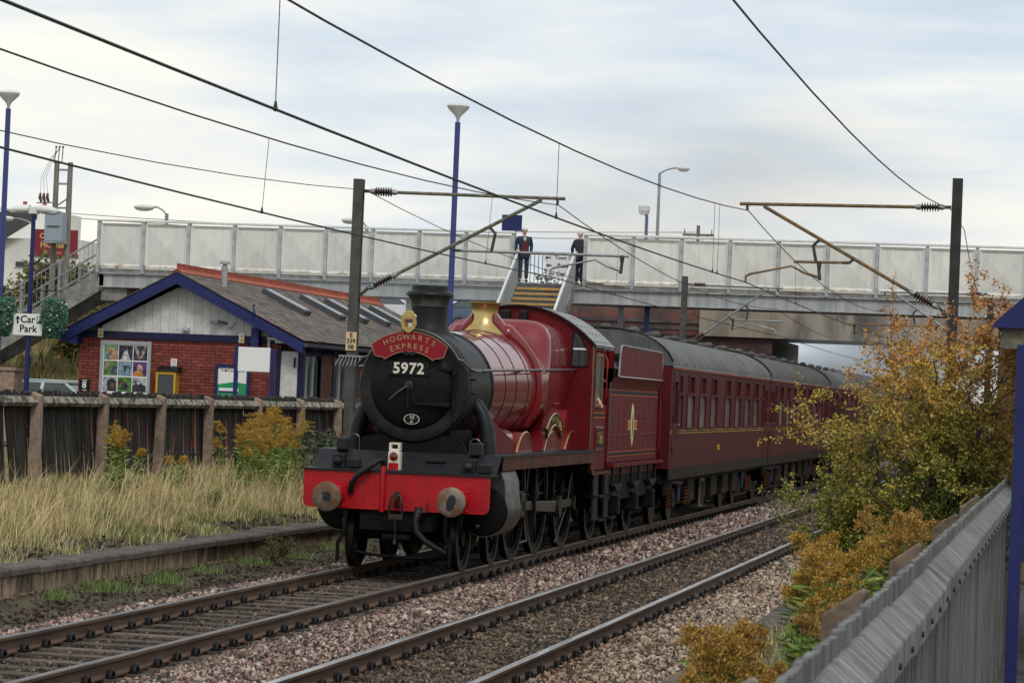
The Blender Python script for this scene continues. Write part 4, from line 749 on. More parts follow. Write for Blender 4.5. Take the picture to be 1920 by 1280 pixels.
bs2 = thing('blue_sign', 'blank dark blue sign on a pole at the left of the footbridge stairs', 'sign', (-17.98, 93.25, 6.12)); MB().cyl((.03, 0, 0), (.03, 0, 2.15), .035, n=10).build('pole', 'galv', bs2); MB().box(-.42, .24, -.07, -.04, 1.66, 2.18).build('panel', 'navy', bs2)
# ================================================================== road bridge
rb = thing('road_bridge', 'brick road bridge with stained concrete beam over the tracks', 'bridge', (0, 112, 0))
m_('beam_concrete', (.30, .255, .20), .9, col2=(.20, .165, .125), scale=1.4, bump=.4, stretch=(1, 1, .35), col3=(.06, .05, .045), scale3=.7, ramp3=(.5, .7))
m_('deck_dark', (.02, .02, .021), .95)  # near-black tone for the road-bridge deck and its underside
def brick_mat(name, base, dark):
    m = mat(name, base, .9, col2=dark, scale=.9, bump=.3, bscale=30, col3=(.055, .05, .05), scale3=.35, ramp3=(.45, .7)); t = m.node_tree; b = t.nodes['Principled BSDF']; src = b.inputs['Base Color'].links[0].from_socket; n = t.nodes.new; l = t.links.new
    tcn = n('ShaderNodeTexCoord'); mpn = n('ShaderNodeMapping'); mpn.inputs['Rotation'].default_value = (R(90), 0, 0); l(tcn.outputs['Object'], mpn.inputs[0]); bk = n('ShaderNodeTexBrick'); bk.inputs['Scale'].default_value = 1; bk.inputs['Brick Width'].default_value = .23; bk.inputs['Row Height'].default_value = .076; bk.inputs['Mortar Size'].default_value = .006; bk.inputs['Color1'].default_value = (1.15, 1.1, 1.1, 1); bk.inputs['Color2'].default_value = (.7, .68, .68, 1); bk.inputs['Mortar'].default_value = (.75, .85, .9, 1); l(mpn.outputs[0], bk.inputs[0])
    x = n('ShaderNodeMix'); x.data_type = 'RGBA'; x.blend_type = 'MULTIPLY'; x.inputs[0].default_value = 1; l(src, x.inputs[6]); l(bk.outputs[0], x.inputs[7]); l(x.outputs[2], b.inputs['Base Color'])
brick_mat('bridge_brick', (.20, .07, .052), (.10, .045, .04))
brick_mat('shaded_brick', (.085, .045, .038), (.05, .032, .03)); MB().box(-18.9, -14.0, 0, 11, -.5, 5.05).build('abutment', 'bridge_brick', rb); MB().box(-13.998, -11.4, -.02, 11, -.5, 5.05).build('abutment', 'shaded_brick', rb); MB().box(-2.85, 14, 0, 11, -.5, 5.05).build('abutment', 'bridge_brick', rb)  # track-side abutment in a darker brick copy, its shade put into the colour
MB().prism([(-18.9, -.4), (-30, -.4), (-30, 5.2), (-18.9, 6.2)], 'y', -.4, .6).build('wing_wall', 'bridge_brick', rb)
MB().box(-14.2, 1.5, -.25, .45, 5.05, 6.03).build('beam', 'beam_concrete', rb); MB().box(-13.8, 1.2, .451, 11, 5.15, 5.9).build('deck', 'deck_dark', rb)
b = MB(); b.box(-18.9, -14.25, -.08, .4, 5.06, 7.0); b.box(1.55, 14, -.08, .4, 5.06, 7.0); b.build('parapet', 'bridge_brick', rb); MB().box(-14.25, 1.55, .0, .4, 6.031, 7.0).build('parapet', 'bridge_brick', rb)
b = MB(); b.box(-18.95, -14.22, -.16, .0, 5.50, 5.62); b.box(-18.95, -14.22, -.12, .0, 5.25, 5.36); b.build('string_course', 'sooty_stone' if 'sooty_stone' in MT else mat('sooty_stone', (.10, .085, .072), .9, col2=(.05, .045, .042), scale=3), rb)
# ================================================================== lamps and poles
def tall_lamp(label, loc, h, paint='lamp_blue'):
    t = thing('platform_lamp', label, 'lamp post', loc, group='tall blue platform lamps'); MB().cyl((0, 0, 0), (0, 0, h), .095, .085, 14).build('column', paint, t, smooth=40); MB().cyl((0, 0, h), (0, 0, h+.2), .05, n=10).build('neck', 'grey_metal', t)
    hd = MB().lathe([(.06, .12), (.10, .2), (.32, .42), (.36, .5), (.33, .56), (.12, .60), (0, .61)], (0, 0, h), 'z', 20).build('lamp_head', 'white_paint', t, smooth=40); MB().lathe([(.09, .205), (.30, .405)], (0, 0, h), 'z', 20).build('diffuser', 'lamp_glass', hd, smooth=40)
tall_lamp('tall blue lamp post with dish head behind the chimney', (-19.1, 89.0, .86), 10.0)
tall_lamp('tall blue lamp post with dish head at the far left edge', (-34.2, 90, .86), 10.2)
def street_lamp(label, loc, h, arm, head=.55, paint='galv'):
    t = thing('street_lamp', label, 'street lamp', loc, group='street lamps beyond the footbridge'); MB().cyl((0, 0, 0), (0, 0, h), .09, .06, 10).build('column', paint, t, smooth=40)
    if arm: MB().tube([(0, 0, h-.05), (arm*.3, 0, h+.10), (arm*.7, 0, h+.2), (arm, 0, h+.22)], .035, 6).build('arm', paint, t)
    x0 = arm; s_ = 1 if arm >= 0 else -1; hd = MB().sph((x0+s_*head/2, 0, h+.2), .5, 12, 6, (head*1.05, .3, .20)).build('lamp_head', 'white_paint', t, smooth=60); MB().sph((x0+s_*head/2, 0, h+.15), .45, 12, 6, (head, .25, .2)).build('diffuser', 'lamp_glass', hd, smooth=60)
street_lamp('grey street lamp with curved arm above the right of the footbridge stairs', (-17.85, 125, 6.6), 5.7, .75)
street_lamp('white street-lamp head over the left end of the footbridge', (-31.0, 97.2, 2.5), 5.75, -.45, .75)
street_lamp('pale street-lamp head peeping over the footbridge beside the left mast', (-25.3, 103, 3.5), 4.85, -.35, .6)
street_lamp('small street lamp before the white public house', (-44.6, 121, 4.7), 4.35, -.9, .6)
t = thing('square_lamp', 'blue post with boxy white lamp beside the street lamp', 'lamp post', (-17.75, 121, 6.6)); MB().cyl((0, 0, 0), (0, 0, 3.6), .07, n=10).build('column', 'lamp_blue', t); MB().cyl((0, 0, 3.55), (-.12, 0, 3.72), .05, n=8).build('neck', 'lamp_blue', t); MB().box(-.35, .10, -.2, .2, 3.72, 4.0).build('lamp_head', 'white_paint', t, bevel=.05); MB().prism([(-.33, 3.72), (.08, 3.72), (.02, 3.62), (-.28, 3.62)], 'y', -.18, .18).build('diffuser', 'lamp_glass', t)
def tele_pole(label, loc, h):
    t = thing('telegraph_pole', label, 'pole', loc); MB().cyl((0, 0, 0), (0, 0, h), .13, .09, 10).build('pole', 'bark', t); MB().box(-.8, .8, -.06, .06, h-.55, h-.43).build('crossarm', 'bark', t); MB().bar((-.5, 0, h-.5), (0, 0, h-1.0), .05, .03).build('brace', 'galv', t); MB().bar((.5, 0, h-.5), (0, 0, h-1.0), .05, .03).build('brace', 'galv', t)
    for x in (-.7, .7): MB().cyl((x, 0, h-.43), (x, 0, h-.2), .035, .025, 8).build('insulator', 'porcelain', t)
tele_pole('hazy telegraph pole beyond the right half of the footbridge', (-19.3, 150, 4.6), 7.0)
for k, (z0, z1) in enumerate(((11.35, 10.9), (11.55, 11.25))): tag(MB().tube([(-60+i*3.4, 150+.0*i, z0+(z1-z0)*i/12-.5*math.sin(PI*i/12)) for i in range(13)], .018, 5).build('telephone_wire', 'wire'), '%s faint telephone wire behind the footbridge sky line' % ('lower', 'upper')[k], 'wire')
# transformer pole
t = thing('transformer_pole', 'wooden H-pole with grey transformer box and insulators at the left', 'pole', (-39.4, 110, 4.76))
for x in (-.28, .28): MB().cyl((x, 0, 0), (x, 0, 6.15), .13, .10, 10).build('pole', 'wood_pole' if 'wood_pole' in MT else mat('wood_pole', (.22, .205, .17), .9, col2=(.14, .13, .11), scale=6, stretch=(3, 3, .3)), t)
for z in (5.85, 5.3, 4.35): MB().box(-.28, .28, -.03, .03, z-.04, z+.04).build('crossbar', 'galv', t)
MB().bar((-.25, 0, 4.4), (.25, 0, 4.75), .05, .05).build('brace', 'galv', t)
tb = MB().box(-.42, .30, -.75, -.12, 3.0, 4.15).build('transformer', 'transformer_grey' if 'transformer_grey' in MT else mat('transformer_grey', (.27, .32, .36), .5), t, bevel=.03); MB().box(-.46, .34, -.78, -.1, 2.92, 3.0).build('shelf', 'galv', t); MB().box(-.30, .2, -.78, -.75, 3.55, 3.6).build('handle_bar', 'charcoal', tb)
for k in range(3):
    MB().tube([(-.45-k*.15, -.3, 4.55), (-.52-k*.15, -.3, 4.72), (-.50-k*.15, -.3, 4.9)], [.05, .07, .04], 8).build('insulator', 'porcelain', t); MB().tube([(-.5-k*.15, -.3, 4.9), (-.62-k*.1, -.25, 5.5), (-.4-k*.05, -.1, 6.3), (-.2, 0, 6.7)], .008, 4).build('jumper_wire', 'wire', t)
    MB().cyl((-.4+k*.16, 0, 6.1), (-.34+k*.14, 0, 6.72), .02, n=6).build('spike', 'steel_grey', t); MB().sph((-.34+k*.14, 0, 6.75), .05, 8, 6).build('spike_head', 'charcoal', t)
MB().bar((-.95, -.3, 4.5), (-.25, -.1, 4.55), .05, .05).build('insulator_arm', 'galv', t)
# ================================================================== public house
pu = thing('public_house', 'white rendered public house with maroon name board behind the left stair', 'building', (-50, 131, 4.6))
b = MB(); b.box(-14, 4.1, 0, 9, 0, 4.3); b.build('wall', 'render_white', pu); b = MB(); b.box(-14, .9, 4, 9, 4.301, 5.9); b.build('upper_wall', 'render_white', pu)
rf = MB().prism([(-14.5, 4.2), (-.9, 4.2), (1.0, 5.35), (1.0, 5.5), (-1.5, 5.5), (-14.5, 5.5)], 'y', -.3, .2).build('roof', 'charcoal', pu); MB().prism([(-1.2, 3.2), (2.0, 5.2), (2.0, 5.6), (.6, 5.62), (-1.2, 4.3)], 'y', -.5, -.31).build('gable_roof', 'charcoal', pu)
for x in (-.6, .4): MB().cyl((x, 5, 5.9), (x, 5, 6.35), .12, .10, 10).build('chimney_pot', 'ridge_tile', rf)
sg = MB().box(1.75, 3.95, -.12, -.02, 3.50, 4.75).build('name_board', 'maroon_board', pu); lettering('lettering', 'OLD R', .36, (2.62, -.13, 4.43), 'gold_print', sg, bold=.006); lettering('lettering', 'HOUSE', .38, (2.75, -.13, 4.02), 'gold_print', sg, bold=.006); lettering('lettering', 'Bar · Food', .20, (2.75, -.13, 3.67), 'gold_print', sg)
sg = MB().box(.95, 3.4, -.1, -.02, 2.98, 3.2).build('accommodation_board', 'charcoal', pu); lettering('lettering', 'ACCOMMODATION', .17, (2.2, -.11, 3.09), 'sign_white', sg)
# red awning and lantern by the pub
# ================================================================== background trees
def far_tree(label, loc, h, r, pal, seed, nleaf=5200, name='autumn_tree'):
    t = thing(name, label, 'tree', loc); rn = random.Random(seed); mb, tips = MB(), []
    for i in range(5):
        a = rn.uniform(0, 2*PI); grow(mb, tips, Vector((0, 0, .05)), Vector((math.cos(a)*.5, math.sin(a)*.5, 1)).normalized(), h*.42, .10, 3, .7, .02, rn)
    mb.build('trunk', 'bark', t, fix=False); TP = np.array([q[0] for q in tips]); P = TP[RNG.integers(0, len(TP), nleaf)]+RNG.normal(0, .22, (nleaf, 3)); V, F, C = leafcloud(P, .16, pick(pal, len(P)), 1.4); link('crown', np_mesh('crown', V, F, 'leaf', C), t)
GT = [(.06, .085, .025), (.08, .11, .03), (.11, .12, .035), (.045, .065, .02)]; AT = [(.15, .13, .04), (.12, .115, .035), (.20, .14, .04), (.09, .10, .03)]
for i, (x, y, h, pal, lab) in enumerate(((-29.5, 104, 2.6, GT, 'green thicket under the left end of the footbridge'), (-35.5, 108, 2.3, AT, 'brownish thicket behind the left stair'), (-41.5, 116, 3.0, AT, 'pale autumn thicket before the public house'), (-26.8, 116, 2.9, GT, 'green tree beyond the parked cars under the footbridge'), (-22.5, 118, 3.2, GT, 'green tree framed between chimney and brass dome'), (-20.3, 116, 3.0, AT, 'olive tree behind the footbridge stairs'), (-30.5, 118, 3.1, GT, 'dense green tree above the station ridge'), (-47, 122, 2.6, AT, 'straggly thicket below the accommodation board'), (-33.8, 98, 2.0, AT, 'russet scrub on the bank beneath the left stair'))):
    far_tree(lab, (x, y, hz(x, y)-.1), h, 2, pal, 40+i)
n = 9000; X = RNG.uniform(-38, -19.6, n); Y = RNG.uniform(84, 106, n); Zh = np.array([hz(a, b) for a, b in zip(X, Y)]); V, F, C = blades(n, X, Y, Zh, RNG.uniform(.2, .7, n), .05, (.1, 0), pick([(.20, .16, .06), (.14, .14, .04), (.26, .19, .08), (.17, .085, .035), (.10, .11, .03)], n)); tag(link('bank_grass', np_mesh('bank_grass', V, F, 'grass', C)), 'rough autumn grass on the embankment beyond the car park', 'grass', kind='stuff')
# ================================================================== right-hand platform furniture
t = thing('sign_post', 'dark blue square post standing at the right edge by the grey fence', 'post', (-.243, 14, -.13)); MB().box(-.028, .028, -.028, .028, 0, 2.92).build('post', 'navy', t, bevel=.004); MB().box(.03, .9, -.02, .02, 1.9, 2.85).build('panel', 'navy', t)
sh = thing('platform_shelter', 'blue-roofed shelter cut off by the right edge above the fence', 'shelter', (1.0, 29, .69))
b = MB(); b.prism([(-1.80, 2.66), (0, 4.35), (1.80, 2.66), (1.72, 2.66), (0, 4.27), (-1.72, 2.66)], 'y', .06, 5.94); b.build('roof', 'slate' if 0 else 'navy', sh); MB().prism([(-1.82, 2.62), (0, 4.42), (1.82, 2.62)], 'y', 0, .05).build('gable_panel', 'navy', sh)
MB().box(-1.72, 1.72, .1, .22, 2.42, 2.61).build('tie_beam', 'olive_tube', sh)
for x in (-1.15, 1.15):
    for y in (.4, 5.6): MB().box(x-.06, x+.06, y-.06, y+.06, -.82, 2.62).build('post', 'navy', sh)
# ================================================================== overhead electrification
def insulator(parent, p0, p1, name='insulator'):
    p0, p1 = Vector(p0), Vector(p1); d = (p1-p0); ln = d.length; d.normalize(); n = 7; pts, rs = [], []
    a0, a1 = .2*ln, .8*ln; pts, rs = [p0+d*a0], [.03]
    for k in range(n):
        u = a0+(a1-a0)*(k+.5)/n; h = (a1-a0)/n
        for du, r_ in ((-.45*h, .034), (-.1*h, .085), (.12*h, .085), (.3*h, .036)): pts.append(p0+d*(u+du)); rs.append(r_)
    pts.append(p0+d*a1); rs.append(.03); o = MB().tube(pts, rs, 14).build(name, 'porcelain', parent, smooth=25)
    for a, b in ((0, a0), (a1, ln)): MB().tube([p0+d*a, p0+d*(a+(b-a)*.5), p0+d*b], [.03, .055, .05] if a == 0 else [.05, .055, .03], 10).build('end_cap', 'galv', o, smooth=40)
def mast(label, x, y, s, h, tubes, column, plate=False, z0=.2, contact=None, cz=4.68):
    """s = +1 when the cantilever reaches towards +x"""
    t = thing('overhead_line_mast', label, 'mast', (x, y, z0), group='overhead-line masts'); H = h-z0; c = MB(); w = .09
    c.box(-w, w, -w, -w+.014, 0, H); c.box(-w, w, w-.014, w, 0, H); c.box(-.007, .007, -w+.014, w-.014, 0, H) if s < 2 else None; c.build('column', column, t)
    Zr = lambda z: z-z0; e = lambda dx, z: (s*dx, 0, Zr(z)); D = tubes
    MB().bar(e(.1, 6.14), e(.22, 6.14), .05, .06).build('bracket', 'verdigris', t); insulator(t, e(.2, 6.14), e(.75, 6.13)); MB().tube([e(.74, 6.13), e(D['top'], 6.10)], .032, 10).build('top_tube', D['m'], t, smooth=40)
    MB().bar(e(.1, 4.2), e(.3, 4.38), .05, .05).build('bracket', 'verdigris', t); a = Vector(e(.26, 4.33)); b = Vector(e(D['top']-.45, 6.06)); d = (b-a).normalized(); insulator(t, a, a+d*.62); MB().tube([a+d*.61, b, b+Vector((0, 0, .05))], .034, 10).build('stay_tube', D['m'], t, smooth=40)
    r0, r1 = D['reg']; q = a+d*((r0-.26)/max(.05, abs(d.x))); q = Vector((s*r0, 0, a.z+(s*r0-a.x)/d.x*d.z)); zr = 5.09
    MB().tube([q, (q.x+s*.08, 0, Zr(zr)), (q.x+s*.2, 0, Zr(zr))], .028, 8).build('registration_clamp', 'verdigris', t); MB().tube([(q.x+s*.15, 0, Zr(zr)), e(r1, zr-.01)], .026, 10).build('registration_tube', D['rm'], t, smooth=40)
    hx = D['hang']; hz_ = a.z+(s*hx-a.x)/d.x*d.z; MB().tube([(s*hx, 0, hz_), (s*(hx+.12), 0, hz_-.12), (s*(hx+.06), 0, Zr(zr))], .03, 8).build('hanger', 'verdigris', t)
    px = D['drop']; MB().tube([e(px, zr), e(px, zr-.15), e(px-.02, zr-.33)], [.05, .03, .035], 8).build('drop_bracket', 'verdigris', t)
    g = D['dir']; MB().tube([e(px, zr-.28), e(px+g*.28, zr-.20), e(px+g*.50, zr-.09), e(px+g*.85, zr-.17), e(px+g*1.25, zr-.26), e(px+g*1.32, zr-.30), e(px+g*1.32, zr-.41)], [.03, .022, .018, .018, .022, .02, .02], 8).build('steady_arm', D['rm'], t, smooth=40)
    MB().tube([e(D['top']-.14, 6.1), e(D['top']-.14, 5.99)], .025, 8).build('catenary_clamp', 'verdigris', t)
    if plate:
        p = MB().box(-.10, .10, -.125, -.108, 2.82, 3.16).build('number_plate', 'plate_cream' if 'plate_cream' in MT else mat('plate_cream', (.62, .47, .28), .6), t)
        for k, s_ in enumerate(('E', '339', '08')): lettering('lettering', s_, .115, (0, -.128, 3.10-k*.11), 'ink', p, bold=.002)
        sp = MB(); sp.box(-.22, .22, -.14, .14, 2.70, 2.73)
        for k in range(7): sp.bar((-.18+k*.06, -.14, 2.71), (-.24+k*.075, -.32, 2.53), .012, .012)
        sp.build('anti_climb_spikes', 'galv', t)
    return t
mast('left overhead mast with plate E 339 08 between fence and locomotive', -13.2, 53, 1, 6.36, dict(top=3.9, m='olive_tube', rm='galv', reg=(1.78, 5.12), hang=2.5, drop=5.0, dir=-1), 'mast', True, .35)
mast('dark overhead mast rising behind the autumn hawthorn', -2.18, 53, -1, 6.66, dict(top=3.9, m='rust_tube', rm='rust_tube', reg=(1.80, 2.88), hang=2.42, drop=2.42, dir=1), 'mast_dark', False, .3)
mast('distant overhead mast standing before the footbridge girder', -12.0, 90.5, 1, 6.38, dict(top=3.05, m='galv', rm='galv', reg=(1.4, 3.1), hang=1.9, drop=1.55, dir=1), 'mast', False, .3)
mast('distant overhead mast beneath the footbridge on the right', -2.6, 90.5, -1, 6.0, dict(top=3.35, m='galv', rm='rust_tube', reg=(1.5, 4.3), hang=2.2, drop=4.1, dir=-.6), 'mast_dark', False, .3)
mast('far overhead mast under the road bridge opening', -1.9, 128, -1, 6.2, dict(top=4.0, m='mast_dark', rm='mast_dark', reg=(1.8, 3.2), hang=2.4, drop=2.4, dir=1), 'mast', False, .3)
def wirepath(x0, x1, pts): return [(x0+(x1-x0)*i/(len(pts)-1), y, z) for i, (y, z) in enumerate(pts)]
def line(label, name, xa, cat_pts, con_pts, droppers, rc=.0095):
    """cat_pts / con_pts: (y, x, z) through supports and mid-span"""
    t = thing(name, label, 'overhead wire', (0, 0, 0))
    def smooth(P):
        out = []
        for i in range(len(P)-1):
            p0, p1, p2, p3 = [np.array(P[max(0, min(len(P)-1, i+k))], float) for k in (-1, 0, 1, 2)]
            sg = i > 0 and P[i][3:] == ('s',)
            for u in np.arange(0, 1, .1): out.append(tuple(p1[:3]*(1-u)+p2[:3]*u))
        out.append(tuple(P[-1][:3])); return out
    MB().tube([(x, y, z) for y, x, z in cat_pts], rc, 6).build('catenary_wire', 'wire', t); MB().tube([(x, y, z) for y, x, z in con_pts], rc*1.15, 6).build('contact_wire', 'wire', t)
    def at(P, y):
        for a, b in zip(P, P[1:]):
            if a[0] <= y <= b[0]: u = (y-a[0])/(b[0]-a[0]); return Vector((a[1]+(b[1]-a[1])*u, y, a[2]+(b[2]-a[2])*u))
    for y in droppers:
        a, b = at(cat_pts, y), at(con_pts, y); MB().tube([a, b], .004, 5).build('dropper', 'wire', t); MB().tube([b+Vector((0, 0, .06)), b, b-Vector((0, 0, .015))], [.008, .02, .012], 6).build('dropper_clip', 'verdigris', t)
par = lambda y0, y1, za, zb, sag, n=14: [(y0+(y1-y0)*i/n, za+(zb-za)*i/n-sag*4*(i/n)*(1-i/n)) for i in range(n+1)]
def span(y0, y1, x0, x1, za, zb, sag, n=14): return [(y, x0+(x1-x0)*(y-y0)/(y1-y0), z) for y, z in par(y0, y1, za, zb, sag, n)]
c1 = span(-2, 53, -8.85, -9.42, 5.80, 5.98, .66)+span(53, 90.5, -9.42, -9.1, 5.98, 5.46, .45)[1:]+span(90.5, 128, -9.1, -9.1, 5.46, 5.4, .3)[1:]
k1 = span(-2, 53, -8.85, -9.50, 4.52, 4.66, .18)+span(53, 90.5, -9.50, -8.95, 4.66, 4.62, .05)[1:]+span(90.5, 128, -8.95, -9.1, 4.62, 4.6, .03)[1:]
c2 = span(-2, 53, -5.5, -5.92, 5.80, 5.98, .66)+span(53, 90.5, -5.92, -5.8, 5.98, 5.5, .45)[1:]+span(90.5, 128, -5.8, -5.7, 5.5, 5.4, .3)[1:]
k2 = span(-2, 53, -5.5, -5.92, 4.52, 4.68, .17)+span(53, 90.5, -5.92, -5.6, 4.68, 4.66, .05)[1:]+span(90.5, 128, -5.6, -5.7, 4.66, 4.6, .03)[1:]
line('overhead wires of the track the train stands on', 'overhead_wire', T1, c1, k1, (32.6, 46.5, 60, 69, 78))
line('overhead wires above the empty right-hand track', 'overhead_wire', T2, c2, k2, (20.2, 32.3, 47.7, 48.4, 62, 72, 82))
for nm, P, lab in (('earth_wire', span(-5, 53, -13.2, -13.08, 6.6, 6.16, .97)+span(53, 90.5, -13.08, -11.9, 6.16, 5.9, .55)[1:], 'bare wire strung along the left-hand masts'), ('earth_wire', span(-5, 53, -2.1, -2.3, 5.2, 6.12, .62)+span(53, 90.5, -2.1, -2.6, 6.1, 5.7, .6)[1:], 'bare wire falling steeply to the right-hand mast')):
    tag(MB().tube([(x, y, z) for y, x, z in P], .008, 6).build(nm, 'wire'), lab, 'overhead wire')
# ================================================================== steam locomotive
m_('crimson', (.20, .007, .012), .4, col2=(.165, .006, .010), scale=2, coat=.8, spec=.2, bump=.10, bscale=3.5, bdist=.012, col3=(.12, .022, .018), scale3=2.6, ramp3=(.55, .82))
MT['crimson'].node_tree.nodes['Principled BSDF'].inputs['Coat Roughness'].default_value = .09
m_('crimson_dull', (.128, .006, .010), .42, col2=(.10, .006, .009), scale=4, spec=.14, col3=(.13, .035, .018), scale3=1.5, ramp3=(.55, .8))
m_('frame_brown', (.12, .026, .014), .5, spec=.2, col2=(.06, .016, .010), scale=5, col3=(.03, .02, .016), scale3=2.5)
m_('beam_red', (.40, .005, .011), .4, spec=.25, col2=(.33, .006, .011), scale=3, coat=.3, col3=(.20, .012, .014), scale3=1.8, ramp3=(.62, .85))
m_('smokebox_black', (.013, .0135, .014), .5, spec=.22, col2=(.022, .023, .023), scale=3, col3=(.008, .008, .008), scale3=1.2, ramp3=(.4, .7))
m_('door_black', (.006, .0062, .007), .42, col2=(.009, .0095, .0105), scale=3, spec=.13)
m_('plate_black', (.011, .012, .014), .45, col2=(.016, .017, .019), scale=5, spec=.22)
m_('frame_black', (.004, .004, .004), .65, col2=(.008, .007, .006), scale=6, spec=.12)
m_('brass', (.55, .40, .15), .3, metal=.85, col2=(.40, .27, .09), scale=5, col3=(.62, .52, .28), scale3=2.5)
m_('copper_lip', (.30, .20, .13), .4, metal=.7, col2=(.12, .09, .07), scale=6)
m_('bright_steel', (.11, .105, .095), .35, metal=.6, col2=(.10, .09, .08), scale=5)
m_('oily_steel', (.025, .022, .018), .42, metal=.4, col2=(.045, .037, .028), scale=5, spec=.25)
m_('cylinder_steel', (.15, .155, .16), .38, metal=.55, col2=(.08, .077, .072), scale=2.5, col3=(.08, .06, .045), scale3=3, ramp3=(.52, .72))
m_('roof_grey', (.28, .285, .28), .6, col2=(.22, .225, .22), scale=4, col3=(.12, .12, .115), scale3=2)
m_('board_red', (.23, .010, .017), .5, spec=.2); m_('number_cream', (.66, .62, .52), .5); m_('pipe_black', (.009, .009, .009), .5, spec=.25)
m_('lamp_white', (.70, .66, .52), .45, col2=(.60, .56, .44), scale=9); m_('lens_red', (.10, .006, .006), .08, coat=1); m_('orange_line', (.42, .07, .015), .5); m_('coal', (.012, .012, .013), .35, bump=.8, scale=30)
m_('rubbed_steel', (.22, .19, .16), .4, metal=.5, col2=(.16, .125, .095), scale=8)
def buffer_face():
    m = mat('buffer_face', (.16, .135, .11), .5, metal=.2, col2=(.125, .065, .033), scale=6, rnd=.3, spec=.25); t = m.node_tree; b = t.nodes['Principled BSDF']; src = b.inputs['Base Color'].links[0].from_socket; n = t.nodes.new; l = t.links.new
    tcn = n('ShaderNodeTexCoord'); oi = n('ShaderNodeObjectInfo'); nz = n('ShaderNodeTexNoise'); nz.noise_dimensions = '4D'; nz.inputs['Scale'].default_value = 7; nz.inputs['Detail'].default_value = 3; l(oi.outputs['Random'], nz.inputs['W']); l(tcn.outputs['Object'], nz.inputs[0])
    ln = n('ShaderNodeVectorMath'); ln.operation = 'LENGTH'; l(tcn.outputs['Object'], ln.inputs[0]); a = n('ShaderNodeMath'); a.operation = 'MULTIPLY_ADD'; a.inputs[1].default_value = .22; l(nz.outputs[0], a.inputs[0]); l(ln.outputs['Value'], a.inputs[2]); r_ = n('ShaderNodeMapRange'); r_.inputs[1].default_value = .195; r_.inputs[2].default_value = .205; l(a.outputs[0], r_.inputs[0])
    x = n('ShaderNodeMix'); x.data_type = 'RGBA'; l(r_.outputs[0], x.inputs[0]); x.inputs[6].default_value = (.022, .026, .03, 1); l(src, x.inputs[7]); l(x.outputs[2], b.inputs['Base Color'])
buffer_face()
lo = thing('steam_locomotive', 'crimson steam locomotive with black smokebox and red buffer beam leading the train', 'locomotive', (T1, 39.0, 0))
P = lambda mb, name, m, sm=None, bev=0, par=None, kind=None: mb.build(name, m, par or lo, smooth=sm, bevel=bev, kind=kind)
# --- front end
r_ = .09; bm_ = [(-1.30, 1.335), (-1.30, .826+r_)]+arc(-1.30+r_, .826+r_, r_, 180, 270, 5)+arc(1.30-r_, .826+r_, r_, 270, 360, 5)+[(1.30, 1.335)]
beam = P(MB().prism(bm_, 'y', 0, .05), 'buffer_beam', 'beam_red')
rv = [(x, 0, z) for x in (-1.24, 1.24, 1.02) for z in (.90, 1.02, 1.15, 1.28)]+[(x, 0, 1.285) for x in (-1.1, -.95, -.7, -.3, -.06, .06, .19, .32, .44, .7, .95)]+[(x, 0, z) for x in (-.44, .44) for z in (.93, 1.01, 1.10, 1.19)]+[(x, 0, .90) for x in (-.30, .04, .16, .29)]+[(x, 0, 1.22) for x in (-.28, -.05, .08, .3)]+[(-1.0, 0, 1.0), (-.05, 0, .95), (.08, 0, 1.03)]
P(rivets(rv, .016, '-y'), 'rivets', 'beam_red', 60, par=beam, kind='stuff')
for s in (-1, 1):
    b = MB(); b.box(s*.86-.17, s*.86+.17, -.025, -.001, .83, 1.17); b.lathe([(.17, -.02), (.15, -.06), (.115, -.22), (.105, -.25), (.0, -.25)], (s*.86, 0, .99), 'y', 24); bu = P(b, 'buffer', 'beam_red', 40)
    P(MB().cyl((s*.86, -.24, .99), (s*.86, -.40, .99), .07, n=16), 'shank', 'bright_steel', 40, par=bu)
    hd = MB().lathe([(0, .03), (.06, .025), (.13, .012), (.178, -.01), (.20, -.035)][::-1] if 0 else [(.0, -.03), (.10, -.027), (.17, -.014), (.198, .004), (.203, .02), (.19, .04), (.06, .05), (0, .05)], (0, 0, 0), 'y', 36).build('buffer_head', 'buffer_face', bu, smooth=30, loc=(s*.86, -.43, .99))
    P(rivets([(s*.86+a, -.025, .99+c) for a in (-.14, .14) for c in (-.13, .13)], .022, '-y'), 'bolts', 'beam_red', 60, par=bu, kind='stuff')
led = P(MB().box(-1.31, 1.31, -.03, .52, 1.335, 1.36), 'front_ledge', 'plate_black')
fp = MB(); fp.prism([(.42, 1.36), (.46, 1.36), (.80, 1.60), (.76, 1.615)], 'x', -1.30, 1.30); fp = P(fp, 'front_plate', 'plate_black')
rvp = [(x, .445+.31*u, 1.376+.232*u) for u in (.9,) for x in np.arange(-1.2, 1.25, .13)]+[(s*1.22, .445+.31*u, 1.376+.232*u) for s in (-1, 1) for u in (.15, .5)]
P(rivets(rvp, .014, '-y'), 'rivets', 'plate_black', 60, par=fp, kind='stuff')
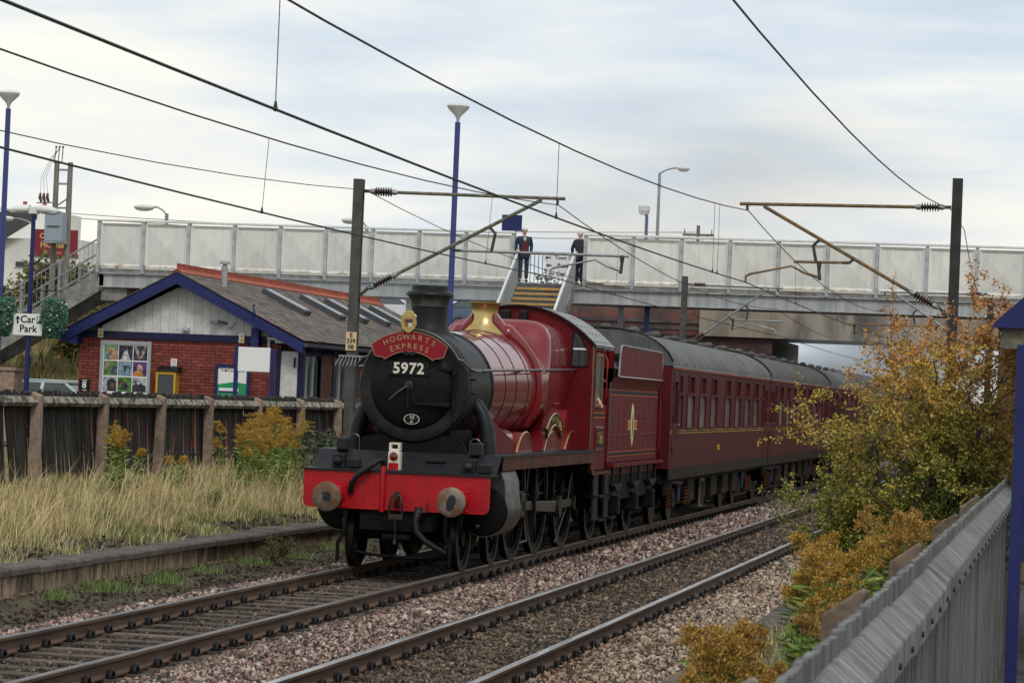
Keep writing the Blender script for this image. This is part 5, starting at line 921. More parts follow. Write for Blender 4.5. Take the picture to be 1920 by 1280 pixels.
for s in (-1, 1):
    q = MB(); q.box(s*.92-.09, s*.92+.09, .38, .52, 1.36, 1.56); q = P(q, 'sandbox', 'plate_black', bev=.015); P(MB().sph((s*.92-.0, .37, 1.455), .062, 14, 10), 'sandbox_cap', 'oily_steel' if s > 0 else 'plate_black', 60, par=q); P(MB().box(s*.92+.13, s*.92+.30, .40, .50, 1.37, 1.50), 'step_block', 'plate_black', bev=.02)
    li = MB(); li.tube([(s*.86, .70, 1.6), (s*.86, .70, 1.76)]+[(s*.86+.075-.075*math.cos(R(a)), .70, 1.76+.075*math.sin(R(a))) for a in range(20, 181, 20)]+[(s*.86+.15, .70, 1.40)], .009, 6); P(li, 'lamp_iron', 'bright_steel', 50)
    P(MB().box(s*.95-.08, s*.95+.08, .66, .85, 1.60, 1.78), 'lubricator_box', 'plate_black', bev=.02)
P(MB().box(.28, .55, .55, .62, 1.49, 1.545), 'centre_step', 'plate_black', bev=.01)
# headlamp on the centre iron
lp = thing('head_lamp', 'white lamp with dark red lens and red panel on the front plate', 'lamp', (T1-.10, 39.22, 1.36))
b = MB(); b.box(-.085, .085, 0, .16, 0, .26); P(b, 'body', 'lamp_white', bev=.02, par=lp); b = MB(); b.wall('y', .02, .12, -.075, .075, .262, .385, [(-.045, .045, .30, .355)]); P(b, 'handle', 'lamp_white', bev=.01, par=lp)
ln_ = P(MB().lathe([(.0, -.012), (.05, -.008), (.062, -.002)], (0, 0, .19), 'y', 22), 'lens', 'lens_red', 40, par=lp); P(MB().lathe([(.062, 0), (.062, -.012), (.072, -.012), (.072, 0)], (0, 0, .19), 'y', 22), 'lens_ring', 'lamp_white', 40, par=lp); P(MB().box(-.072, .072, -.004, 0, .012, .105), 'red_panel', 'beam_red', par=lp)
P(MB().box(-.13, -.07, .30, .34, 1.36, 1.40), 'lamp_bracket', 'plate_black')
# pipes and coupling on the beam
P(MB().tube([(-.18, -.02, .80), (-.18, -.03, 1.30), (-.18, -.02, 1.42)], .035, 12), 'vacuum_standpipe', 'beam_red', 50)
P(MB().tube([(-.19, .02, 1.40), (-.19, -.02, 1.50), (-.24, -.08, 1.50), (-.36, -.12, 1.40), (-.52, -.13, 1.28), (-.60, -.10, 1.17), (-.62, -.06, 1.10), (-.62, -.03, 1.06)], [.04, .042, .04, .038, .038, .04, .036, .045], 12), 'vacuum_hose', 'pipe_black', 50)
cpl = MB(); cpl.prism([(-.10, .86), (-.02, .86), (-.02, 1.06), (-.06, 1.10), (-.12, 1.06), (-.17, 1.10), (-.17, .98)], 'x', .015, .065); cpl = P(cpl, 'draw_hook', 'oily_steel', bev=.012)
for dx in (-.05, .13): P(MB().tube([(.04, -.12, 1.06), (.04+(dx-.04)*.7, -.14, 1.02), (dx, -.15, .90), (dx+.0, -.13, .78), (dx, -.12, .72)], .018, 8), 'coupling_link', 'oily_steel', 50, par=cpl)
P(MB().box(-.06, .14, -.17, -.08, .70, .78), 'coupling_screw', 'oily_steel', bev=.015, par=cpl); P(MB().tube([(.04, -.13, .70), (.04, -.13, .44), (.04, -.13, .38)], [.012, .012, .03], 8), 'coupling_handle', 'oily_steel', par=cpl); P(MB().box(-.14, .24, -.12, .04, .44, .50), 'coupling_plate', 'frame_black', bev=.01)
P(MB().tube([(.33, .0, .86), (.33, -.05, .80), (.31, -.08, .70), (.33, -.1, .56), (.45, -.1, .44), (.62, -.08, .34), (.72, -.02, .28)], [.055, .06, .045, .045, .042, .042, .045], 12), 'steam_heat_hose', 'pipe_black', 50); P(MB().cyl((.36, -.06, .82), (.45, -.06, .83), .02, n=8), 'steam_cock', 'oily_steel'); P(MB().cyl((.45, -.06, .80), (.46, -.06, .95), .009, n=6), 'cock_handle', 'oily_steel')
for s in (-1, 1): P(MB().tube([(s*.70, .05, .82), (s*.70, .0, .5), (s*.78, -.02, .36), (s*.78, -.02, .10)], [.03, .03, .028, .025], 8), 'guard_iron', 'frame_black', 50)
P(MB().tube([(-.55, .1, .24), (-.2, .05, .20), (.3, .05, .19), (.7, .08, .22)], .022, 8), 'brake_pipe', 'frame_black', 50)
# --- frames, running plate
P(MB().box(-.56, .56, .84, 9.4, .48, 1.56), 'main_frame', 'frame_black'); P(MB().box(-.5, .5, .06, .84, .55, 1.33), 'front_frame', 'frame_black')
for s in (-1, 1):
    b = MB(); b.box(min(s*.56, s*1.33), max(s*.56, s*1.33), .78, 8.78, 1.59, 1.615); rp = P(b, 'running_plate', 'plate_black'); b = MB(); b.box(min(s*1.29, s*1.31), max(s*1.29, s*1.31), .86, 8.48, 1.41, 1.589); vl = P(b, 'valance', 'frame_brown')
    P(rivets([(s*1.31, y, z) for y in (1.6, 2.35, 3.9, 5.5, 5.8, 7.0, 7.35) for z in (1.46, 1.53)], .014, 'x' if s > 0 else '-x'), 'rivets', 'frame_brown', 60, par=vl, kind='stuff')
    P(rivets([(s*(1.33-.02), y, 1.615) for y in np.arange(.9, 8.7, .09)], .010, 'z', 5), 'rivets', 'plate_black', 60, par=rp, kind='stuff')
    b = MB(); b.prism([(8.5, 1.589), (8.78, 1.589), (8.80, 1.27), (9.1, 1.25), (10.5, 1.25), (10.5, 1.20), (8.65, 1.20), (8.5, 1.30)], 'x', min(s*1.27, s*1.30), max(s*1.27, s*1.30)); P(b, 'drop_plate', 'frame_black' if s < 0 else 'frame_brown')
P(MB().box(-.56, .56, .80, 8.5, 1.565, 1.61), 'centre_plate', 'plate_black')
# --- smokebox
ZC, RS = 2.53, .79
sm = P(MB().lathe([(.56, .80), (.62, .80), (.72, .802), (.765, .82), (RS-.005, .86), (RS, .90), (RS, 2.5)], (0, 0, ZC), 'y', 64), 'smokebox', 'smokebox_black', 30)
rg = [(RS*math.cos(R(a)), y, ZC+RS*math.sin(R(a))) for y in (.96, 2.42) for a in range(-55, 235, 4)]
b = MB()
for p in rg: b.sph(p, .018, 6, 4)
P(b, 'rivets', 'smokebox_black', 60, par=sm, kind='stuff')
b = MB()
for a in range(0, 360, 6): b.sph((.70*math.cos(R(a)), .80, ZC+.70*math.sin(R(a))), .0, 4, 3) if 0 else None
for (x, z) in ((-.66, .18), (-.68, 0), (-.66, -.16), (-.65, -.20)): b.sph((x, .80, ZC+z), .017, 8, 5)
for (y, z) in ((1.02, .12), (1.05, -.07)): b.cyl((.78, y, ZC+z), (.85, y, ZC+z), .018, n=8)
P(b, 'plugs', 'smokebox_black', 50, par=sm, kind='stuff')
P(MB().lathe([(RS+.004, 2.47), (RS+.02, 2.475), (RS+.02, 2.53), (RS+.004, 2.535)], (0, 0, ZC), 'y', 64), 'rear_band', 'smokebox_black', 40, par=sm)
dr = P(MB().lathe([(.0, .66), (.15, .664), (.35, .69), (.5, .73), (.575, .765), (.60, .79), (.605, .81)], (0, 0, ZC), 'y', 56), 'smokebox_door', 'door_black', 40)
P(MB().lathe([(.0, .60), (.03, .60), (.035, .63), (.07, .64), (.075, .67)], (-.03, 0, ZC+.0), 'y', 20), 'dart_boss', 'oily_steel', 40, par=dr)
P(MB().tube([(-.03, .61, ZC), (-.17, .615, ZC-.09), (-.29, .62, ZC-.20)], [.016, .013, .010], 8), 'dart_handle', 'bright_steel', 50, par=dr); P(MB().tube([(-.03, .62, ZC), (-.03, .63, ZC-.3)], [.016, .012], 8), 'dart_handle', 'plate_black', 50, par=dr)
for z, x0 in ((.245, .20), (-.245, .05)): P(MB().prism([(x0, ZC+z-.018), (.56, ZC+z-.03), (.56, ZC+z+.03), (x0, ZC+z+.018)], 'y', .672+.06*(x0 > .1)-.03, .80), 'hinge_strap', 'door_black', bev=.008, par=dr)
P(MB().tube([(.60, .72, ZC-.38), (.60, .72, ZC+.36)], .022, 10), 'hinge_post', 'door_black', 50)
for z in (.245, -.245): P(MB().cyl((.60, .72, ZC+z-.07), (.60, .72, ZC+z+.07), .038, n=12), 'hinge_knuckle', 'door_black', 40)
npl = P(MB().box(-.33, .25, .645, .70, ZC+.14, ZC+.33), 'number_plate', 'ink', bev=.006, par=dr); lettering('lettering', '5972', .21, (-.04, .641, ZC+.235), 'number_cream', npl, spacing=1.08, bold=.005)
shp_ = P(MB().prism([(.02+.115*math.cos(a), ZC-.46+.075*math.sin(a)) for a in np.linspace(0, 2*PI, 28)[:-1]], 'y', .70, .76), 'shed_plate', 'ink', par=dr); lettering('lettering', '10', .075, (.02, .696, ZC-.435), 'number_cream', shp_); lettering('lettering', 'A', .06, (.02, .696, ZC-.497), 'number_cream', shp_)
b = MB(); k = 36
ov = [(.02+q*math.cos(2*PI*i/k)*.112, ZC-.46+q*math.sin(2*PI*i/k)*.072) for q in (1, .92) for i in range(k)]; b.add([(x, .698, z) for x, z in ov], [(i, (i+1) % k, k+(i+1) % k, k+i) for i in range(k)]); P(b, 'plate_rim', 'number_cream', par=shp_)
# headboard
hbz = ZC-.34; hbd = thing('train_headboard', 'curved red headboard reading Hogwarts Express across the smokebox door', 'headboard', (T1-.03, 39.60, ZC-.085)); hbd.scale = (.80, .80, .80)
def ringpoly(r0, r1, a0, a1, n=30): return arc(0, 0, r1, a0, a1, n)+arc(0, 0, r0, a1, a0, n)
H0, H1 = .735, 1.045
pl_ = arc(0, 0, H1, 130, 50, 30)+[(.615, .62), (.50, .585), (.475, .60), (.43, .56)]+arc(0, 0, .70, 52.5, 127.5, 24)+[(-.43, .56), (-.475, .60), (-.50, .585), (-.615, .62)]
bo = P(MB().prism(pl_, 'y', 0, .03), 'board', 'board_red', par=hbd); b = MB(); n_ = len(pl_); cx_, cz_ = 0, .84
for (x0, z0), (x1, z1) in zip(pl_, pl_[1:]+pl_[:1]): b.bar((x0, -.003, z0), (x1, -.003, z1), .008, .008)
P(b, 'gilt_edge', 'gilt_dull' if 'gilt_dull' in MT else mat('gilt_dull', (.36, .27, .14), .6), par=hbd)
def arctext(word, rad, a0, a1, size, parent, m, y=-.004, name='lettering', centre=(0, 0), sq=1.):
    mb = MB()
    for i, ch in enumerate(word):
        a = a0+(a1-a0)*i/(len(word)-1); vs_, fs = text_data(ch, size, ext=.003); mb.M = Matrix.Translation((centre[0]+rad*math.cos(R(a)), y, centre[1]+rad*math.sin(R(a)))) @ Matrix.Rotation(R(90-a), 4, 'Y') @ FRONT; mb.add(vs_, fs)
    mb.M = None; return mb.build(name, m, parent, fix=False)
arctext('HOGWARTS', .945, 116.5, 63.5, .135, bo, 'gilt_dull'); arctext('EXPRESS', .79, 113, 67, .135, bo, 'gilt_dull')
P(MB().box(-.10, .10, -.02, .09, .64, .70), 'clip_bracket', 'plate_black', par=hbd)
# gilt shield above it (plain)
cr_ = thing('gilt_shield', 'small gold shield mounted at the top of the smokebox', 'shield', (T1-.05, 39.57, ZC+.735)); cr_.scale = (.9, .9, .9)
sp_ = [(-.0, -.02), (.05, .02), (.10, .06), (.125, .13), (.115, .20), (.125, .26), (.085, .29), (.06, .33), (0, .345), (-.06, .33), (-.085, .29), (-.125, .26), (-.115, .20), (-.125, .13), (-.10, .06), (-.05, .02)]
P(MB().prism(sp_, 'y', 0, .03), 'mantling', 'brass', bev=.006, par=cr_)
for (x0, x1, z0, z1, c) in ((-.06, 0, .15, .21, 'maroon_board'), (0, .06, .15, .21, 'charcoal'), (-.055, 0, .09, .148, 'copper_lip'), (0, .055, .09, .148, 'cream')): P(MB().box(x0, x1, -.008, -.001, z0, z1), 'quartering', c, par=cr_)
# handrail over the smokebox and along the boiler
hr = MB(); rr_ = RS+.07; a_ = math.degrees(math.asin((2.80-ZC)/rr_))
pts = [(-1.02, 4.0, 2.80)] if 0 else []
pts = [(-.98, 8.5, 2.92), (-.95, 3, 2.82), (-.88, 1.4, 2.785), (-.87, 1.1, 2.77), (-.845, .92, 2.765), (-.81, .80, 2.785), (-.77, .75, 2.83), (-.72, .735, 2.90)]+[(.80*.93*math.cos(R(a)), .73, ZC+.80*.97*math.sin(R(a))) for a in range(150, 29, -4)]+[(.72, .735, 2.90), (.77, .75, 2.83), (.81, .80, 2.785), (.845, .92, 2.765), (.87, 1.1, 2.77), (.88, 1.4, 2.785), (.95, 3, 2.82), (.98, 8.5, 2.92)]
hd_ = P(MB().tube(pts, .019, 10), 'handrail', 'bright_steel', 50)
for y in (1.25, 2.15, 4.2, 6.6): P(MB().tube([(.72+.02*y/2, y, 2.79), (.89+.008*y, y, 2.775+.016*y)], [.022, .012], 8), 'handrail_pillar', 'bright_steel', 50, par=hd_)
# saddle, steam pipes
P(MB().prism([(-.56, 1.6), (.56, 1.6), (.52, 1.95), (.40, 2.1), (-.40, 2.1), (-.52, 1.95)], 'y', .95, 2.4), 'saddle', 'frame_black'); P(MB().prism([(-.80, 1.615), (.80, 1.615), (.70, 1.80), (.45, 1.86), (-.45, 1.86), (-.70, 1.80)], 'y', .86, .95), 'front_apron', 'frame_black')
for s in (-1, 1): P(MB().tube([(s*.62, 1.55, 2.36), (s*.76, 1.55, 2.30), (s*.86, 1.52, 2.16), (s*.93, 1.50, 1.95), (s*.98, 1.48, 1.60)], [.08, .10, .105, .108, .115], 20), 'steam_pipe', 'plate_black', 50)
# chimney
ch = P(MB().lathe([(.46, 3.18), (.40, 3.24), (.31, 3.31), (.268, 3.40), (.258, 3.52), (.255, 3.66), (.268, 3.74), (.30, 3.80), (.345, 3.825), (.33, 3.86), (.27, 3.895), (.262, 3.955), (.235, 3.955), (.225, 3.5)], (0, 1.65, 0), 'y' if 0 else 'z', 40), 'chimney', 'smokebox_black', 30)
P(MB().lathe([(.266, 3.66), (.272, 3.74), (.304, 3.80), (.349, 3.826)], (0, 1.65, 0), 'z', 40), 'chimney_cap', 'copper_cap' if 'copper_cap' in MT else mat('copper_cap', (.10, .095, .085), .45, metal=.4, col2=(.05, .05, .05), scale=6), 40, par=ch)
# --- boiler
def brad(y): u = (y-2.5)/3.9; return .785+.115*u, ZC+.02+.035*u
bo_ = MB(); bo_.grid(lambda u, v: (lambda r, z: (r*math.cos(2*PI*u), 2.5+3.95*v, z+r*math.sin(2*PI*u)))(*brad(2.5+3.95*v)), 72, 10); bl = P(bo_, 'boiler', 'crimson', 60)
for y in (2.56, 3.38, 4.12, 4.95, 5.85):
    r, z = brad(y); P(MB().lathe([(r-.01, y), (r+.006, y+.004), (r+.006, y+.046), (r-.01, y+.05)], (0, 0, z), 'y', 64), 'boiler_band', 'crimson', 40, par=bl); P(MB().lathe([(r+.002, y-.006), (r+.0075, y-.005), (r+.0075, y+.001)], (0, 0, z), 'y', 64), 'band_line', 'ink', 40, par=bl)
# brass safety-valve bonnet and top-feed covers
by = 5.62; r, z = brad(by); P(MB().lathe([(.42, z+r-.14), (.37, z+r-.06), (.30, z+r+.02), (.235, z+r+.10), (.205, z+r+.20), (.20, z+r+.30), (.215, z+r+.38), (.255, z+r+.415), (.255, z+r+.425), (.20, z+r+.425), (.15, z+r+.3)], (0, by, 0), 'z', 40), 'safety_valve_bonnet', 'brass', 40)
for s in (-1, 1):
    b = MB(); b.grid(lambda u, v: (s*(.17+.20*u), by+.17*math.cos(2*PI*v)*(1-.18*u), z+r-.16-.16*u+(.30-.04*u-.0*u)*(1-.0*u)+.16*math.sin(2*PI*v)*(1-.3*u)), 6, 18); b.sph((s*.37, by, z+r-.06), .15, 16, 10, (1.0, 1.0, 1.05)); P(b, 'top_feed_cover', 'crimson', 60)
    pa = [(s*(r+.02)*math.sin(R(a)), by, z+(r+.02)*math.cos(R(a))) for a in range(22, 131, 9)]; P(MB().tube(pa, [.15, .12, .09]+[.075]*(len(pa)-3), 12), 'feed_pipe_casing', 'crimson', 60)
# Belpaire firebox
def fsec(u, v):
    """u round the section, v along"""
    a = 2*PI*u; y = 6.42+2.08*v; t = min(1, v/.13); t = t*t*(3-2*t); c, s_ = math.cos(a), math.sin(a); r, z = brad(6.42)
    n = 2+3.4*t; q = (abs(c)**n+abs(s_)**n)**(-1/n); w = r+(.885-r)*t-.02*v; up = r+(1.085-r)*t-.05*v; x = w*c*q; zz = s_*q*(up if s_ > 0 else .95)
    if s_ < 0: x *= 1-.22*t*(-s_)
    return (x, y, z+zz)
fx = MB(); fx.grid(fsec, 72, 26); P(fx, 'firebox', 'crimson', 60)
for y in (6.95, 7.55): 
    v = (y-6.42)/2.08; P(MB().tube([Vector(fsec(u, v))*1 for u in np.linspace(-.05, .55, 40)], .016, 6), 'firebox_band', 'crimson', 60)
for s in (-1, 1): P(MB().tube([(s*.82, 7.05+.0, 3.42), (s*.86, 7.1, 3.2)], [.03, .02], 8), 'washout_cover', 'crimson', 60)
P(rivets([(.885, y, 2.35) for y in (7.1, 7.3, 7.5)], .03, 'x', 8), 'mudhole_plugs', 'crimson', 60, kind='stuff')
# --- cab
CY0, CY1, CE = 8.5, 10.42, 3.385
rf_ = lambda x: 3.945-.56*(abs(x)/1.25)**2.15
out_ = [(-1.25, 1.62), (1.25, 1.62), (1.25, CE)]+[(x, rf_(x)) for x in np.linspace(1.25, -1.25, 21)]+[(-1.25, CE)]
cf = P(MB().prism(out_, 'y', CY0, CY0+.02), 'cab_front', 'crimson_dull')
P(rivets([(x, CY0, 2.56) for x in (1.0, 1.1, 1.2)]+[(x, CY0, 2.62) for x in (1.1, 1.2)]+[(1.22, CY0, z) for z in np.arange(1.75, 3.3, .2)]+[(x, CY0, rf_(x)-.06) for x in np.linspace(-1.1, 1.1, 12)], .014, '-y'), 'rivets', 'crimson_dull', 60, par=cf, kind='stuff')
for s in (-1, 1):
    wn = [(s*.90, 2.98), (s*1.17, 2.98), (s*1.18, 3.22), (s*1.05, 3.44), (s*.98, 3.53), (s*.92, 3.53)]; g = P(MB().prism(wn, 'y', CY0-.004, CY0-.001), 'spectacle_pane', 'dark_glass', par=cf)
    b = MB()
    for (x0, z0), (x1, z1) in zip(wn, wn[1:]+wn[:1]): b.bar((x0, CY0-.008, z0), (x1, CY0-.008, z1), .022, .02)
    P(b, 'spectacle_frame', 'ink', par=cf); P(MB().box(min(s*.92, s*1.16), max(s*.92, s*1.16), CY0-.007, CY0-.0045, 3.25, 3.28), 'sight_screen', 'sign_white', par=cf)
    P(MB().box(s*.22-.09, s*.22+.09, CY0-.16, CY0-.005, 3.62, 3.86) if s < 0 else MB().box(.02, .16, CY0-.16, CY0-.005, 3.62, 3.86), 'ventilator', 'ink', bev=.03)
    sd = MB(); x0, x1 = sorted((s*1.235, s*1.255)); sd.wall('x', x0, x1-x0, CY0+.021, 10.10, 1.28, CE+.01, [(8.78, 9.62, 2.42, 3.26), (9.70, 10.10, 2.36, 3.36)]); sd = P(sd, 'cab_side', 'crimson_dull')
    P(rivets([(s*1.255, y, z) for y in (8.55, 10.05) for z in np.arange(1.4, 2.4, .085)]+[(s*1.255, y, 2.30) for y in np.arange(8.7, 10, .12)], .011, 'x' if s > 0 else '-x', 5), 'rivets', 'brass' if 0 else 'crimson_dull', 60, par=sd, kind='stuff')
    P(MB().box(min(s*1.256, s*1.262), max(s*1.256, s*1.262), CY0+.0, CY0+.035, 1.3, 3.36), 'edge_beading', 'brass', par=sd)
    wf = MB(); wf.wall('x', s*1.262, .012*s, 8.80, 9.5, 2.32, 3.22, [(8.86, 9.44, 2.38, 3.16)]); P(wf, 'window_frame', 'cab_brass' if 'cab_brass' in MT else mat('cab_brass', (.20, .15, .075), .4, metal=.5), par=sd); P(MB().box(min(s*1.252, s*1.258), max(s*1.252, s*1.258), 8.86, 9.44, 2.38, 3.16), 'window_pane', 'glass', par=sd)
    for y in (9.68, 10.16): P(MB().tube([(s*1.30, y, 1.55), (s*1.30, y, 2.75)] if y > 10 else [(s*1.27, y, 2.42), (s*1.31, y, 2.5), (s*1.31, y, 3.1), (s*1.27, y, 3.2)], .015, 8), 'grab_rail', 'crimson' if y < 10 else 'bright_steel', 50)
    b = MB(); b.box(min(s*1.256, s*1.263), max(s*1.256, s*1.263), 8.75, 9.95, 2.135, 2.16); b.box(min(s*1.256, s*1.263), max(s*1.256, s*1.263), 8.75, 9.95, 2.215, 2.235); ll = P(b, 'lining', 'orange_line', par=sd, kind='stuff'); P(MB().box(min(s*1.256, s*1.262), max(s*1.256, s*1.262), 8.75, 9.95, 2.162, 2.213), 'lining_band', 'ink', par=sd)
pl = MB().box(1.256, 1.285, 8.98, 9.72, 1.60, 2.0); cpn = P(pl, 'cab_number_plate', 'crimson', bev=.01); P(MB().box(1.286, 1.290, 9.02, 9.68, 1.64, 1.96), 'plate_field', 'ink', par=cpn); lettering('lettering', '5972', .28, (1.294, 9.35, 1.80), 'brass', cpn, SIDE, bold=.004)
rt_ = MB(); rt_.grid(lambda u, v: (-1.31+2.62*u, CY0-.06+(CY1-CY0+.14)*v, rf_(-1.31+2.62*u)+.012), 28, 3); rt_.grid(lambda u, v: (-1.31+2.62*u, CY0-.06+(CY1-CY0+.14)*v, rf_(-1.31+2.62*u)-.02), 28, 3); rfo = P(rt_, 'cab_roof', 'roof_grey', 60)
P(MB().tube([(x, CY0-.06, rf_(x)-.004) for x in np.linspace(-1.31, 1.31, 29)], .02, 6), 'roof_edge', 'ink', 50, par=rfo); P(MB().tube([(x, CY1+.08, rf_(x)-.004) for x in np.linspace(-1.31, 1.31, 29)], .02, 6), 'roof_edge', 'ink', 50, par=rfo)
P(rivets([(x, y, rf_(x)+.011) for y in np.linspace(CY0+.1, CY1-.05, 6) for x in (.35, .5, .95, 1.1, 1.25)], .017, 'z', 6), 'rivets', 'ink', 60, par=rfo, kind='stuff')
P(MB().box(-1.2, 1.2, CY0+.03, 10.5, 1.24, 1.62), 'cab_floor', 'frame_black'); P(MB().box(-.95, .95, CY0+.021, CY0+.4, 1.62, 3.3), 'backhead', 'frame_black')
# --- splashers and nameplate
def splasher(s, y, r0, xo, xi, name='splasher', m='crimson'):
    b = MB(); zc = .915
    a0 = math.degrees(math.asin((1.616-zc)/r0)); b.prism([(y+r0*math.cos(R(a)), zc+r0*math.sin(R(a))) for a in np.linspace(a0, 180-a0, 20)], 'x', min(s*xi, s*xo), max(s*xi, s*xo)); o_ = P(b, name, m, 40); e_ = MB(); e_.tube([(s*xo, y+(r0+.0)*math.cos(R(a)), zc+(r0+.0)*math.sin(R(a))) for a in np.linspace(a0, 180-a0, 24)], .017, 6); P(e_, 'gilt_beading', 'brass', 50, par=o_); return o_
for s in (-1, 1):
    for y in (4.22, 6.5, 8.40): splasher(s, y, 1.0, .98, .60)
    P(MB().prism([(7.6, 1.62), (8.5, 1.62), (8.5, 2.25), (8.1, 2.25), (7.85, 1.95), (7.6, 1.9)], 'x', min(s*.6, s*.93), max(s*.6, s*.93)), 'reverser_cover', 'crimson')
    P(MB().prism([(1.75, 2.10), (4.3, 1.62), (1.75, 1.62)], 'x', min(s*.93, s*.945), max(s*.93, s*.945)), 'frame_gusset', 'crimson_dull'); P(MB().cyl((s*.75, 2.55, 1.79), (s*.75, 3.6, 1.79), .17, n=20), 'lubricator_cylinder', 'crimson', 40)
for s in (-1, 1):
    x = s*1.0; n_ = 30; ra, rb_ = 1.09, 1.27; zc = .93; p1 = [(6.45+ra*math.cos(R(a)), zc+ra*math.sin(R(a))) for a in np.linspace(54, 126, n_)]; p2 = [(6.45+rb_*math.cos(R(a)), zc+rb_*math.sin(R(a))) for a in np.linspace(126, 54, n_)]
    nb_ = P(MB().prism(p1+p2, 'x', min(x, x+s*.03), max(x, x+s*.03)), 'nameplate', 'ink')
    for pp_ in (p1, p2): P(MB().tube([(x+s*.032, a, b) for a, b in pp_], .014, 6), 'plate_rim', 'brass', 50, par=nb_)
    P(MB().prism([(6.45+1.085*math.cos(R(a)), zc+1.085*math.sin(R(a))) for a in np.linspace(40, 140, 20)], 'x', min(s*.97, s*.99), max(s*.97, s*.99)), 'nameplate_backing', 'crimson', 40, par=nb_)
    if s > 0:
        mb = MB(); w_ = 'OLTON HALL'
        for i, chh in enumerate(w_):
            a = 119-58*i/(len(w_)-1); vs_, fs = text_data(chh, .14, ext=.006); mb.M = Matrix.Translation((x+.036, 6.45-1.18*math.cos(R(a)) if 0 else 6.45+1.18*math.cos(R(a)), zc+1.18*math.sin(R(a)))) @ Matrix.Rotation(-R(90-a), 4, 'X') @ SIDE; mb.add(vs_, fs)
        mb.M = None; mb.build('lettering', 'brass', nb_, fix=False)
# --- wheels and motion
def wheel_mesh(r, n, hub, w=.11, crank=False):
    t_ = MB().lathe([(r-.075, -w/2), (r-.005, -w/2), (r+.0, -w/2+.02), (r, w/2-.035), (r+.028, w/2-.025), (r+.028, w/2), (r-.075, w/2), (r-.075, -w/2)], (0, 0, 0), 'x', 48).mesh('tyre', [MT['tyre']], 30)
    s_ = MB(); s_.lathe([(r-.15, -.035), (r-.07, -.035), (r-.07, .035), (r-.15, .035), (r-.15, -.035)], (0, 0, 0), 'x', 40); s_.lathe([(0, -.09), (hub, -.09), (hub*1.15, -.02), (hub*1.15, .05), (0, .05)], (0, 0, 0), 'x', 20)
    for i in range(n): a = 2*PI*i/n; s_.tube([(-.02, hub*.9*math.cos(a), hub*.9*math.sin(a)), (0, (r-.12)*math.cos(a), (r-.12)*math.sin(a))], [.03, .024], 6)
    return t_, s_.mesh('wheel', [MT['wheel_black']], 35)
m_('tyre', (.035, .033, .03), .38, metal=.5, col2=(.016, .015, .013), scale=6, spec=.25); m_('wheel_black', (.005, .0048, .0045), .45, col2=(.009, .008, .007), scale=5, spec=.15)
def put_wheel(parent, ms, loc, flip=False):
    w_ = link('wheel', ms[1], parent, loc, (0, 0, PI if flip else 0)); link('tyre', ms[0], w_); return w_
WB, WD = wheel_mesh(.457, 10, .10), wheel_mesh(.915, 20, .17)
for y in (.88, 2.92):
    for s in (-1, 1): put_wheel(lo, WB, (s*.735, y, .457), s < 0 if 1 else 0)
    P(MB().cyl((-.7, y, .457), (.7, y, .457), .07, n=12), 'axle', 'frame_black')
DY = (4.50, 6.45, 8.85)
for y in DY:
    for s in (-1, 1): put_wheel(lo, WD, (s*.735, y, .915), s < 0)
    P(MB().cyl((-.7, y, .915), (.7, y, .915), .09, n=12), 'axle', 'frame_black')
P(MB().box(-.35, .35, .7, 3.2, .35, .75), 'bogie_frame', 'frame_black')
